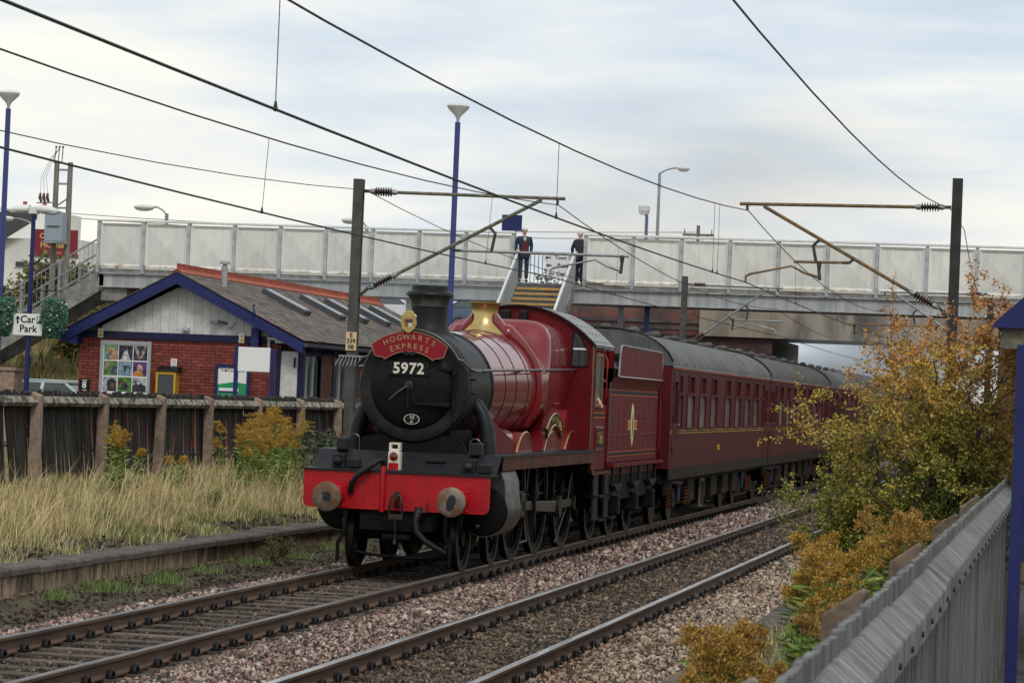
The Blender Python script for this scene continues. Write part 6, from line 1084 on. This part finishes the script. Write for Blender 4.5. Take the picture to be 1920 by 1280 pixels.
for s in (-1, 1):
    # cylinder with clothing plates
    b = MB(); cz = .83; cx = s*1.02; pol = [(cx+s*.33*math.cos(R(a)), cz+.36*math.sin(R(a))) for a in range(-170, 21, 10)]+[(s*1.30, 1.25), (s*1.24, 1.40), (s*1.10, 1.43), (s*.62, 1.43)]
    cl = P(MB().prism(pol, 'y', 1.05, 2.12), 'cylinder', 'cylinder_steel', 30); P(MB().lathe([(0, 1.0), (.27, 1.0), (.33, 1.02), (.345, 1.05)], (cx, 0, cz), 'y', 28), 'cylinder_cover', 'frame_black', 40, par=cl)
    P(rivets([(s*1.352-.0, y, cz+.0) for y in (1.12, 2.05)]+[(s*1.33, y, 1.08) for y in (1.12, 2.05)]+[(s*1.29, y, 1.26) for y in (1.12, 2.05)], .014, 'x' if s > 0 else '-x'), 'rivets', 'cylinder_steel', 60, par=cl, kind='stuff')
    P(MB().cyl((s*.9, .95, 1.19), (s*.9, 1.06, 1.19), .15, n=18), 'valve_cover', 'frame_black', 40, par=cl); P(MB().sph((s*.95, 1.0, .62), .05, 10, 8, (.7, 1, .7)), 'drain_cock', 'copper_lip', 60, par=cl)
    P(MB().box(s*1.0-.05, s*1.0+.05, 2.12, 4.25, .94, 1.05), 'slide_bar', 'oily_steel', bev=.008); P(MB().box(s*1.0-.05, s*1.0+.05, 2.12, 4.25, .64, .73), 'slide_bar', 'oily_steel', bev=.008); P(MB().cyl((s*1.0, 2.1, .83), (s*1.0, 3.6, .83), .045, n=12), 'piston_rod', 'bright_steel', 40)
    P(MB().box(s*1.0-.09, s*1.0+.09, 3.5, 3.9, .66, 1.02), 'crosshead', 'oily_steel', bev=.02); P(MB().prism([(3.7, .77), (6.3, .66), (6.3, .84), (3.7, .90)], 'x', s*1.0-.03+.1*s, s*1.0+.03+.1*s), 'connecting_rod', 'bright_steel', bev=.01); P(MB().cyl((s*1.04, 6.45, .75), (s*1.17, 6.45, .75), .17, n=20), 'big_end', 'oily_steel', 40)
    P(MB().box(s*.93-.025, s*.93+.025, 4.4, 8.95, .67, .80), 'coupling_rod', 'bright_steel', bev=.01)
    for y in DY: P(MB().cyl((s*.80, y, .735), (s*.99, y, .735), .12, n=16), 'crank_pin', 'oily_steel', 40)
    P(MB().box(s*1.12-.05, s*1.12+.05, 4.2, 4.32, .5, 1.6), 'motion_bracket', 'frame_black'); P(MB().tube([(s*.9, 4.4, .25), (s*.85, 5.3, .24), (s*.8, 5.3, .6)], .02, 8), 'sanding_pipe', 'bright_steel', 50); P(MB().tube([(s*.82, 8.0, .10), (s*.9, 8.6, .7), (s*.95, 8.7, 1.3)], .016, 8), 'sanding_pipe', 'bright_steel', 50)
    # cab steps
    b = MB(); b.box(s*1.18-.015, s*1.18+.015, 9.45, 9.95, .42, 1.24); P(b, 'step_plate', 'plate_black')
    for z in (.42, .82): P(MB().box(min(s*1.05, s*1.32), max(s*1.05, s*1.32), 9.42, 10.0, z, z+.025), 'footstep', 'plate_black')
# --- tender (semi-permanently coupled, part of the engine)
TY0, TY1 = 10.62, 16.60
td = thing('tender', 'crimson riveted coal tender with oval emblem behind the cab', 'tender', (T1, 39.0, 0))
Q = lambda mb, name, m, sm=None, bev=0, par=None, kind=None: mb.build(name, m, par or td, smooth=sm, bevel=bev, kind=kind)
hw = 1.22
tk = Q(MB().box(-hw, hw, TY0, TY1, 1.36, 2.64), 'tank', 'crimson_dull', bev=.02)
for s in (-1, 1):
    fl = [(s*1.22, 2.641), (s*1.225, 2.70), (s*1.25, 2.78), (s*1.30, 2.85)]; b = MB(); b.grid(lambda u, v: (fl[min(3, int(round(u*3)))][0], TY0-.06+.12*u+(TY1-TY0)*v-.0, fl[min(3, int(round(u*3)))][1]), 3, 1); Q(b, 'flared_side', 'crimson_dull', 60)
    fd = [(TY0+.45, 2.84), (TY1-.0, 2.84), (TY1, 3.05), (TY1-.12, 3.08), (TY1-.2, 3.38)]+[(TY0+.75, 3.40), (TY0+.62, 3.36), (TY0+.55, 3.25)]; f_ = Q(MB().prism(fd, 'x', min(s*1.28, s*1.30), max(s*1.28, s*1.30)), 'coal_fender', 'crimson_dull'); e_ = [(s*1.30, y, z) for y, z in fd[3:]+fd[:1]]; Q(MB().tube(e_, .018, 6), 'beading', 'roof_grey', 50, par=f_)
    Q(MB().tube([(s*1.30, TY0+.4, 2.855), (s*1.30, TY1, 2.855)], .016, 6), 'beading', 'crimson', 50)
    ax = 'x' if s > 0 else '-x'
    Q(rivets([(s*1.30, y, z) for y in np.arange(TY0+.75, TY1-.3, .62) for z in np.arange(2.93, 3.3, .07)], .015, ax, 5), 'rivets', 'rivet_worn' if 'rivet_worn' in MT else mat('rivet_worn', (.22, .085, .085), .4), 60, par=f_, kind='stuff')
    Q(rivets([(s*hw, y, z) for y in np.arange(TY0+.18, TY1-.1, .62) for z in np.arange(1.55, 2.4, .075)]+[(s*hw, y, 2.47) for y in np.arange(TY0+.2, TY1, .62)]+[(s*hw, TY0+.09, z) for z in np.arange(1.42, 2.6, .05)], .015, ax, 5), 'rivets', 'rivet_worn', 60, par=tk, kind='stuff')
    b = MB(); g = lambda z0, z1: b.box(min(s*(hw+.002), s*(hw+.006)), max(s*(hw+.002), s*(hw+.006)), TY0+.12, TY1-.12, z0, z1)
    g(2.53, 2.55); g(2.62, 2.635); g(1.47, 1.485); g(1.545, 1.56); b.build('lining', 'orange_line', tk)['kind'] = 'stuff'; b = MB(); g(2.552, 2.618); g(1.487, 1.543); b.build('lining_band', 'ink', tk)['kind'] = 'stuff'
    Q(MB().box(min(s*(hw+.002), s*(hw+.012)), max(s*(hw+.002), s*(hw+.012)), TY0+.05, TY1-.05, 1.83, 1.845), 'panel_joint', 'crimson', par=tk)
    Q(MB().box(min(s*1.2, s*1.36), max(s*1.2, s*1.36), TY0-.05, TY1+.1, 1.30, 1.355), 'footboard', 'crimson_dull'); Q(MB().box(min(s*1.14, s*1.17), max(s*1.14, s*1.17), TY0, TY1, .70, 1.29), 'outer_frame', 'frame_black'); Q(MB().box(min(s*1.172, s*1.18), max(s*1.172, s*1.18), TY0, TY1, 1.15, 1.29), 'frame_edge', 'frame_brown')
    for y in (11.7, 13.9, 16.0):
        Q(MB().box(min(s*1.0, s*1.30), max(s*1.0, s*1.30), y-.14, y+.14, .46, .80), 'axlebox', 'frame_black', bev=.03); sp = MB()
        for k in range(5): sp.box(min(s*1.19, s*1.27), max(s*1.19, s*1.27), y-.50+.09*k, y+.50-.09*k, .98-.025*k, 1.0-.025*k)
        Q(sp, 'leaf_spring', 'oily_steel', kind='stuff')
        for k in (-1, 1): Q(MB().cyl((s*1.23, y+k*.46, .95), (s*1.23, y+k*.46, 1.28), .025, n=8), 'spring_hanger', 'oily_steel', 40)
    b = MB(); b.box(s*1.18-.012, s*1.18+.012, TY0+.06, TY0+.5, .42, 1.28); Q(b, 'step_plate', 'plate_black')
    for z in (.42, .82): Q(MB().box(min(s*1.05, s*1.33), max(s*1.05, s*1.33), TY0+.05, TY0+.55, z, z+.025), 'footstep', 'plate_black')
    b = MB(); b.tube([(s*1.24, TY1-.03, 1.5), (s*1.27, TY1-.03, 1.55), (s*1.27, TY1-.03, 2.5)], .016, 8); Q(b, 'grab_rail', 'crimson', 50)
# emblem
em = [(13.35+.18*math.cos(a), 2.02+.40*math.sin(a)*.95) for a in np.linspace(0, 2*PI, 33)[:-1]]
eb = Q(MB().box(hw+.002, hw+.006, 12.85, 13.95, 1.93, 2.10), 'emblem_bars', 'orange_line' if 0 else 'emblem_orange' if 'emblem_orange' in MT else mat('emblem_orange', (.42, .15, .02), .5)); b = MB(); b.box(hw+.0062, hw+.008, 12.85, 13.95, 1.93, 1.95); b.box(hw+.0062, hw+.008, 12.85, 13.95, 2.08, 2.10); b.build('emblem_edge', 'gold_print', eb)['kind'] = 'stuff'
eo = Q(MB().prism(em, 'x', hw+.003, hw+.012), 'emblem_oval', 'gold_print'); Q(MB().prism([(13.35+.14*math.cos(a), 2.02+.33*math.sin(a)) for a in np.linspace(0, 2*PI, 33)[:-1]], 'x', hw+.0125, hw+.015), 'emblem_field', 'cream', par=eo); Q(MB().prism([(13.35+.07*math.cos(a), 2.02+.20*math.sin(a)) for a in np.linspace(0, 2*PI, 25)[:-1]], 'x', hw+.0155, hw+.018), 'emblem_centre', 'brass', par=eo)
WT = wheel_mesh(.63, 12, .12)
for y in (11.7, 13.9, 16.0):
    for s in (-1, 1): put_wheel(td, WT, (s*.735, y, .63), s < 0)
    Q(MB().cyl((-1.1, y, .63), (1.1, y, .63), .07, n=12), 'axle', 'frame_black')
Q(MB().box(-1.1, 1.1, TY0, TY1, .75, 1.29), 'underframe', 'frame_black'); Q(MB().box(-1.2, 1.2, TY1, TY1+.05, 1.0, 2.8), 'rear_plate', 'crimson_dull'); Q(MB().box(-1.15, 1.15, 11.4, 11.45, 2.64, 3.3), 'coal_bulkhead', 'crimson_dull')
nn = 1400; rr2 = random.Random(2); b = MB()
Vv, Ff, Cc = stones([(-1.0, 1.0, 11.5, 15.6, 150, .11, [(.012, .012, .013), (.02, .02, .022), (.03, .03, .032)], lambda x: 3.14-.25*np.abs(x), .10, None)]); Cc = Cc; MT['coal2'] = mat('coal2', (1, 1, 1), .35, attr='col', bump=.4, scale=30)
link('coal', np_mesh('coal', Vv, Ff, 'coal2', Cc), td)['kind'] = 'stuff'
Q(MB().box(-1.22, 1.22, 11.4, 15.8, 2.641, 3.0), 'coal_space', 'coal')
for k, (x, y) in enumerate(((.5, 11.6), (.62, 11.9))): Q(MB().tube([(x-.5, y+.9, 3.28+.04*k), (x+.1, y-.6, 3.42-.03*k), (x+.6, y-1.2, 3.36)], .02, 6), 'fire_iron', 'oily_steel', 50)
Q(MB().tube([(1.15, 10.55, 2.75), (.9, 10.5, 2.95), (.5, 10.45, 3.15)], .03, 8), 'brake_handle', 'bright_steel', 50)
for s in (-1, 1):
    for (y, x_) in ((TY1+.05, .86),): bu = Q(MB().cyl((s*x_, y, .99), (s*x_, y+.4, .99), .08, n=14), 'buffer', 'frame_black', 40); Q(MB().cyl((s*x_, y+.4, .99), (s*x_, y+.43, .99), .2, n=20), 'buffer_head', 'oily_steel', 40, par=bu)
# ================================================================== carriages
m_('coach_maroon', (.078, .009, .013), .38, col2=(.062, .008, .012), scale=1.5, spec=.15, col3=(.10, .03, .027), scale3=1.2, ramp3=(.5, .85), stretch=(1, 1.6, .35))
m_('coach_roof', (.12, .12, .117), .65, spec=.2, col2=(.08, .08, .077), scale=1.6, stretch=(1, .8, 1), col3=(.155, .152, .146), scale3=3)
m_('coach_roof_dark', (.08, .077, .073), .7, spec=.25, col2=(.05, .049, .047), scale=1.6, col3=(.14, .135, .13), scale3=3)
m_('coach_glass', (.24, .29, .27), .08, spec=.8, col2=(.12, .15, .14), scale=1.2); m_('vent_glass', (.05, .01, .012), .12, spec=.6); m_('coach_line', (.55, .27, .03), .5); m_('spring_orange', (.22, .05, .02), .7); m_('damper_blue', (.03, .05, .10), .6); m_('dirty_iron', (.022, .018, .014), .8, col2=(.04, .031, .024), scale=5, spec=.12); m_('pullman_grey', (.13, .115, .095), .7)  # coach_glass: pale green reflection put into the pane colour
def coach(label, y0, nums, roofm, L_=18.55):
    t = thing('railway_carriage', label, 'carriage', (T1, y0, 0), group='maroon carriages behind the tender'); A = lambda mb, name, m, sm=None, bev=0, par=None, kind=None: mb.build(name, m, par or t, smooth=sm, bevel=bev, kind=kind)
    hw, zb, zt = 1.37, 1.16, 3.14; ww = [(2.45, 3.55), (4.40, 5.50), (6.35, 7.45), (8.95, 10.05), (10.95, 12.05), (12.9, 14.0), (14.9, 16.0)]; sm_ = [(1.18, 1.66), (16.95, 17.4)]
    holes = [(a, b, 1.96, 2.60) for a, b in ww+sm_]+[(a+.12, b-.12, 2.66, 2.98) for a, b in ww]+[(a+.06, b-.06, 2.66, 2.98) for a, b in sm_]+[(.42, .92, 2.05, 2.85), (17.72, 18.15, 2.05, 2.85)]
    for s in (-1, 1):
        x0 = s*hw; sd = MB().wall('x', x0, -s*.05, 0, L_, zb, zt, holes); so_ = A(sd, 'body_side', 'coach_maroon')
        if s < 0: continue
        for a, b in ww+sm_:
            fr = MB(); fr.wall('x', x0+.001, .014, a-.05, b+.05, 1.91, 2.655, [(a, b, 1.96, 2.60)]); fo = A(fr, 'window', 'coach_maroon'); A(MB().box(x0-.035, x0-.028, a, b, 1.96, 2.60), 'pane', 'coach_glass', par=fo)
            e = .12 if b-a > .6 else .06; fr = MB(); fr.wall('x', x0+.001, .012, a+e-.04, b-e+.04, 2.658, 3.02, [(a+e, b-e, 2.66, 2.98)]); vo = A(fr, 'ventilator', 'coach_maroon', par=fo); A(MB().box(x0-.035, x0-.028, a+e, b-e, 2.66, 2.98), 'vent_pane', 'vent_glass', par=fo)
        for a in (.42, 17.72):
            dd = MB(); dd.wall('x', x0+.001, .008, a-.12, a+.62, 1.18, 3.08, [(a, a+.5 if a < 1 else a+.43, 2.05, 2.85)]); do = A(dd, 'door', 'coach_maroon'); A(MB().box(x0-.04, x0-.03, a, a+.5, 2.05, 2.85), 'drop_light', 'dark_glass', par=do); A(MB().tube([(x0+.01, a+.56, 1.75), (x0+.05, a+.56, 1.78), (x0+.05, a+.56, 2.0), (x0+.01, a+.56, 2.03)], .012, 6), 'door_handle', 'bright_steel', par=do)
            for z in (1.5, 2.1, 2.7): A(MB().box(x0+.009, x0+.03, a-.16, a-.10, z, z+.07), 'hinge', 'coach_maroon', par=do)
        for z0, z1, m in ((1.845, 1.860, 'coach_line'), (1.862, 1.890, 'ink'), (1.892, 1.907, 'coach_line')): A(MB().box(x0+.0005, x0+.003, .02, L_-.02, z0, z1), 'waist_line', m)
        A(MB().box(x0+.001, x0+.03, 0, L_, 3.10, 3.135), 'cantrail', 'coach_line' if 0 else 'cant_red' if 'cant_red' in MT else mat('cant_red', (.30, .05, .03), .5)); A(MB().box(x0-.01, x0+.035, -.02, L_+.02, 3.136, 3.165), 'gutter', 'roof_grey')
        for y, s_ in nums: lettering('lettering', s_, .17, (x0+.004, y, 1.50), 'coach_line', so_, SIDE)
        A(MB().box(x0-.02, x0+.02, .0, L_, .95, 1.155), 'solebar', 'dirty_iron')
        for y in (.75, 17.9): A(MB().box(x0-.05, x0+.16, y-.35, y+.35, .86, .90), 'footboard', 'dirty_iron')
    rz = lambda x: 3.16+.66*(1-(abs(x)/1.40)**2.3)**.62
    xs_ = [1.40*math.sin(R(a)) for a in np.linspace(-90, 90, 29)]; pr = [(x, rz(x) if abs(x) < 1.399 else 3.16) for x in xs_]
    ro = A(MB().prism(pr, 'y', -.05, L_+.05), 'roof', roofm, 60)
    for y in np.arange(1.4, L_, 3.05):
        for dx in (.0, .42): v = MB(); v.lathe([(.06, 0), (.07, .06), (.115, .085), (.12, .13), (.08, .175), (0, .19)], (dx-.2, y+dx*2.6, rz(dx)-.03), 'z', 14); A(v, 'roof_vent', 'coach_roof_dark', 40, par=ro)
    for y, d in ((0, -1), (L_, 1)):
        en = MB(); en.prism([(-hw, zb), (hw, zb), (hw, 3.15)]+[(x*.985, rz(x)-.02) for x in xs_[::-1][1:-1]]+[(-hw, 3.15)], 'y', y, y+d*.035); eo_ = A(en, 'body_end', 'coach_maroon'); A(MB().tube([(x, y+d*.05, rz(x)+.03) for x in np.linspace(-1.39, 1.39, 29)], .022, 6), 'end_beading', 'ink', 50, par=eo_)
        A(MB().box(-.62, .62, min(y+d*.04, y+d*.28), max(y+d*.04, y+d*.28), 1.1, 3.35), 'gangway', 'frame_black', bev=.06); A(MB().tube([(1.0, y+d*.08, 3.45), (1.12, y+d*.08, 3.0), (1.20, y+d*.08, 2.2), (1.20, y+d*.08, 1.3)], .022, 6), 'end_pipe', 'coach_maroon', 50, par=eo_)
        for s in (-1, 1): bu = A(MB().cyl((s*.87, y+d*.03, 1.0), (s*.87, y+d*.2, 1.0), .09, n=12), 'buffer', 'frame_black', 40)
    A(MB().box(-1.2, 1.2, .1, L_-.1, .85, 1.155), 'underframe', 'frame_black'); A(MB().box(-1.25, 1.25, .06, L_-.06, 1.157, 1.22), 'floor', 'frame_black'); A(MB().box(-.4, .4, .1, L_-.1, 1.23, 3.1), 'corridor_wall', 'cream' if 0 else 'pullman_grey')
    for y in (4.2, 6.1, 8.2, 10.4, 12.3): A(MB().box(.55, 1.22, y, y+1.1, .42, .92), 'equipment_box', 'dirty_iron', bev=.03)
    A(MB().box(1.22, 1.26, 6.0, 6.55, .25, .85), 'battery_box_door', 'pullman_grey')
    for k in range(4): A(MB().box(1.261, 1.275, 6.05+k*.13, 6.12+k*.13, .3, .8), 'door_rib', 'dirty_iron')
    for y in (3.2, 14.9):
        bg_ = A(MB().box(-1.0, 1.0, y-1.6, y+1.6, .50, .62), 'bogie', 'frame_black')
        for s in (-1, 1):
            f_ = MB(); f_.prism([(y-1.75, .62), (y-1.75, .80), (y-.5, .84), (y-.35, .66), (y+.35, .66), (y+.5, .84), (y+1.75, .80), (y+1.75, .62), (y+.45, .42), (y-.45, .42)], 'x', min(s*1.02, s*1.08), max(s*1.02, s*1.08)); A(f_, 'bogie_side', 'dirty_iron', par=bg_)
            for dy in (-1.28, 1.28):
                A(MB().box(min(s*1.08, s*1.24), max(s*1.08, s*1.24), y+dy-.13, y+dy+.13, .34, .62), 'axlebox', 'dirty_iron', bev=.03, par=bg_)
                for k in (-1, 1): A(MB().tube([(s*1.15+.045*math.cos(q), y+dy+k*.30+.045*math.sin(q), .36+.36*q/31.4) for q in np.linspace(0, 31.4, 50)], .014, 4), 'coil_spring', 'spring_orange', par=bg_)
                A(MB().lathe([(0, -.06), (.44, -.06), (.457, -.05), (.457, .03), (.48, .04), (.48, .06), (0, .06)], (s*.735, y+dy, .457), 'x', 32), 'wheel', 'tyre', 30, par=bg_)
            A(MB().cyl((s*1.14, y-.05, .45), (s*1.14, y+.10, .95), .05, n=10), 'damper', 'damper_blue', 40, par=bg_)
    return t
coach('first maroon carriage directly behind the tender, with pale grey roof', 56.38, ((.95, '35'), (8.0, '99312'), (16.3, 'M1823')), 'coach_roof')
coach('second maroon carriage with darker roof, half hidden by the hawthorn', 75.25, ((.95, '35'), (8.0, '99127')), 'coach_roof_dark')
coach('third maroon carriage passing beneath the footbridge', 94.12, (), 'coach_roof')
coach('fourth maroon carriage beyond the road bridge', 113.0, (), 'coach_roof')
# ================================================================== people
def skin(name, verts, edges, m, parent, root=0, sub=2):
    """verts: (x, y, z, rx[, ry]) joints; a Skin surface grown over the edges"""
    bm = bmesh.new(); ly = bm.verts.layers.skin.verify(); vs_ = []
    for v in verts:
        q = bm.verts.new(v[:3]); q[ly].radius = (v[3], v[4] if len(v) > 4 else v[3]); vs_.append(q)
    vs_[root][ly].use_root = True
    for a, b in edges: bm.edges.new((vs_[a], vs_[b]))
    me = bpy.data.meshes.new(name); bm.to_mesh(me); bm.free(); me.materials.append(MT[m]); o = link(name, me, parent)
    k = o.modifiers.new('skin', 'SKIN'); k.use_smooth_shade = True; s_ = o.modifiers.new('sub', 'SUBSURF'); s_.levels = sub; s_.render_levels = sub; return o
m_('skin_tone', (.55, .30, .22), .55); m_('grey_hair', (.52, .50, .47), .8); m_('navy_cloth', (.022, .032, .06), .85, col2=(.03, .042, .075), scale=9); m_('wine_cloth', (.10, .022, .025), .9); m_('shirt_white', (.7, .7, .72), .8); m_('dark_coat', (.028, .034, .032), .85); m_('dark_trousers', (.02, .024, .045), .9); m_('shoe', (.012, .01, .01), .5); m_('overall_blue', (.12, .16, .26), .9)
def person(label, loc, rz, rarm, larm, coat, trousers, vest=None, hair='grey_hair', turn=0., lean=0.):
    t = thing('person', label, 'person', loc, rz)        # local frame: facing -y, right hand on -x
    def limb(s, sh, el, wr): return [(s*sh[0], sh[1], sh[2]), (s*el[0], el[1], el[2]), (s*wr[0], wr[1], wr[2])]
    ra, la = limb(-1, *rarm), limb(1, *larm)
    V_ = [(0, 0, .96, .15, .11), (0, 0, 1.15, .15, .105), (0, -.01, 1.34, .165, .11), (0, 0, 1.475, .075, .07), (0, 0, 1.53, .055), (0, -.01, 1.60, .072, .085), (0, -.012, 1.67, .076, .092), (0, 0, 1.745, .052, .065),
          (-.10, 0, .90, .095), (-.105, -.01, .50, .058), (-.105, .02, .10, .04), (-.12, -.10, .04, .038, .03), (.10, 0, .90, .095), (.105, -.01, .50, .058), (.105, .02, .10, .04), (.12, -.10, .04, .038, .03)]
    for A in (ra, la): V_ += [(*A[0], .058), (*A[1], .042), (*A[2], .030)]
    E_ = [(0, 1), (1, 2), (2, 3), (3, 4), (4, 5), (5, 6), (6, 7), (0, 8), (8, 9), (9, 10), (10, 11), (0, 12), (12, 13), (13, 14), (14, 15), (2, 16), (16, 17), (17, 18), (2, 19), (19, 20), (20, 21)]
    n0 = len(V_)
    for k, A in ((18, ra), (21, la)):                      # palm and five fingers
        w_ = Vector(A[2]); d = (w_-Vector(A[1])).normalized(); a, b = frame_of(d); V_.append((*(w_+d*.05), .030, .016)); pi_ = len(V_)-1; E_.append((k, pi_))
        for j in range(4):
            o_ = a*(.024-.016*j); l1 = (.040, .045, .042, .034)[j]; V_.append((*(w_+d*(.085+l1*.4)+o_), .0085)); V_.append((*(w_+d*(.085+l1*1.2)+o_-b*.02), .0075)); E_ += [(pi_, len(V_)-2), (len(V_)-2, len(V_)-1)]
        V_.append((*(w_+d*.05+a*.042-b*.01), .009)); V_.append((*(w_+d*.085+a*.052-b*.02), .008)); E_ += [(pi_, len(V_)-2), (len(V_)-2, len(V_)-1)]
    body = skin('body', V_, E_, 'skin_tone', t, 0, 2)
    jk = [(0, 0, .86, .185, .145), (0, 0, .96, .18, .14), (0, 0, 1.15, .175, .13), (0, -.005, 1.34, .185, .13), (0, .005, 1.455, .10, .09)]; je = [(0, 1), (1, 2), (2, 3), (3, 4)]
    for A in (ra, la): b_ = len(jk); jk += [(*A[0], .078), (*A[1], .060), (*(Vector(A[1]).lerp(Vector(A[2]), .92)), .045)]; je += [(3, b_), (b_, b_+1), (b_+1, b_+2)]
    skin('jacket', jk, je, coat, t, 1, 2)
    skin('trousers', [(0, 0, .93, .165, .125), (-.10, 0, .86, .105), (-.105, -.01, .50, .078), (-.105, .015, .09, .068), (.10, 0, .86, .105), (.105, -.01, .50, .078), (.105, .015, .09, .068)], [(0, 1), (1, 2), (2, 3), (0, 4), (4, 5), (5, 6)], trousers, t, 0, 2)
    for s in (-1, 1): MB().sph((s*.115, -.055, .045), .05, 12, 8, (.9, 2.3, .85)).build('shoe', 'shoe', t, smooth=60)
    if vest:
        MB().prism([(-.085, .95), (.085, .95), (.095, 1.25), (.055, 1.40), (0, 1.27), (-.055, 1.40), (-.095, 1.25)], 'y', -.165, -.135).build('waistcoat', vest, t, bevel=.01); MB().prism([(-.05, 1.41), (0, 1.27), (.05, 1.41), (.03, 1.45), (-.03, 1.45)], 'y', -.15, -.115).build('shirt_front', 'shirt_white', t); MB().prism([(-.014, 1.28), (.014, 1.28), (.011, 1.42), (-.011, 1.42)], 'y', -.157, -.151).build('tie', 'dark_coat', t)
    # head details, turned together
    hd = link('head_detail', None, t, (0, 0, 1.60), (0, 0, turn))
    def on(mb, name, m): o_ = mb.build(name, m, t, smooth=60, loc=(0, 0, 1.60), rot=(0, 0, turn)); return o_
    bpy.data.objects.remove(hd)
    hr = MB(); hr.grid(lambda u, v: (.102*math.sin(PI*(.02+.62*v*(1 if .0 <= u <= 1 else 1)))*math.sin(2*PI*u), .015+.120*math.sin(PI*(.02+.62*v*(.62+.38*(.5+.5*math.cos(2*PI*u)))))*math.cos(2*PI*u), .055+.115*math.cos(PI*(.02+.62*v*(.62+.38*(.5+.5*math.cos(2*PI*u)))))), 20, 10); on(hr, 'hair', hair)
    on(MB().sph((0, -.105, .03), .02, 8, 6, (.8, 1.3, 1.5)), 'nose', 'skin_tone')
    for s in (-1, 1): on(MB().sph((s*.034, -.092, .062), .011, 8, 6), 'eye', 'shoe'); on(MB().sph((s*.088, .0, .045), .026, 8, 6, (.5, .8, 1.3)), 'ear', 'skin_tone')
    on(MB().sph((0, -.096, -.012), .022, 8, 6, (1.1, .5, .3)), 'mouth', 'wine_cloth')
    return t
person('white-haired man in navy jacket and wine waistcoat holding the stair rail', (-17.62, 93.1, 6.125), R(18), ((.20, 0, 1.42), (.27, .0, 1.15), (.24, -.24, 1.02)), ((.20, 0, 1.42), (.25, .04, 1.14), (.22, -.02, .90)), 'navy_cloth', 'dark_trousers', 'wine_cloth')
person('grey-haired person in dark coat turned away at the stair head', (-15.92, 93.9, 6.125), R(150), ((.21, 0, 1.42), (.32, -.08, 1.16), (.20, -.30, 1.08)), ((.21, 0, 1.42), (.30, .05, 1.15), (.26, -.06, .92)), 'dark_coat', 'dark_trousers')
person('engine driver in blue overalls leaning an arm from the cab side', (T1+.86, 48.55, 1.625), R(90), ((.20, 0, 1.42), (.30, -.18, 1.10), (.42, -.42, .80)), ((.20, 0, 1.42), (.25, .04, 1.14), (.22, -.12, .95)), 'overall_blue', 'overall_blue', hair='dark_coat')
# ================================================================== smoke
def smoke(label, loc, rad, dens, col, sc):
    m = bpy.data.materials.new('smoke'); m.use_nodes = True; t = m.node_tree; t.nodes.clear(); n = t.nodes.new; l = t.links.new; o = n('ShaderNodeOutputMaterial'); v = n('ShaderNodeVolumePrincipled'); v.inputs['Color'].default_value = (*col, 1); v.inputs['Anisotropy'].default_value = .2
    tcn = n('ShaderNodeTexCoord'); ln = n('ShaderNodeVectorMath'); ln.operation = 'LENGTH'; l(tcn.outputs['Object'], ln.inputs[0]); nz = n('ShaderNodeTexNoise'); nz.inputs['Scale'].default_value = sc; nz.inputs['Detail'].default_value = 4; l(tcn.outputs['Object'], nz.inputs[0])
    f = n('ShaderNodeMapRange'); f.interpolation_type = 'SMOOTHSTEP'; f.inputs[1].default_value = .25; f.inputs[2].default_value = .98; f.inputs[3].default_value = 1; f.inputs[4].default_value = 0; l(ln.outputs['Value'], f.inputs[0]); g = n('ShaderNodeMapRange'); g.inputs[1].default_value = .36; g.inputs[2].default_value = .66; l(nz.outputs[0], g.inputs[0])
    a = n('ShaderNodeMath'); a.operation = 'MULTIPLY'; l(f.outputs[0], a.inputs[0]); l(g.outputs[0], a.inputs[1]); b = n('ShaderNodeMath'); b.operation = 'MULTIPLY'; b.inputs[1].default_value = dens; l(a.outputs[0], b.inputs[0]); l(b.outputs[0], v.inputs['Density']); l(v.outputs[0], o.inputs['Volume'])
    q = MB().sph((0, 0, 0), 1, 24, 14).build('smoke', m, smooth=80); q.location = loc; q.scale = rad; tag(q, label, 'smoke', kind='stuff')
smoke('pale steam drifting beneath the road bridge over the last carriages', (-7.0, 113.5, 3.9), (6, 9, 3.6), .30, (.74, .78, .81), 1.7)
smoke('thin grey smoke hanging above the footbridge', (-13.0, 103, 9.8), (13, 4.5, 5.6), .12, (.60, .60, .61), 1.5)
smoke('bluish smoke drifting before the footbridge girder behind the chimney', (-21.5, 90.6, 5.2), (9, 1.9, 2.6), .17, (.62, .68, .76), 2.2)
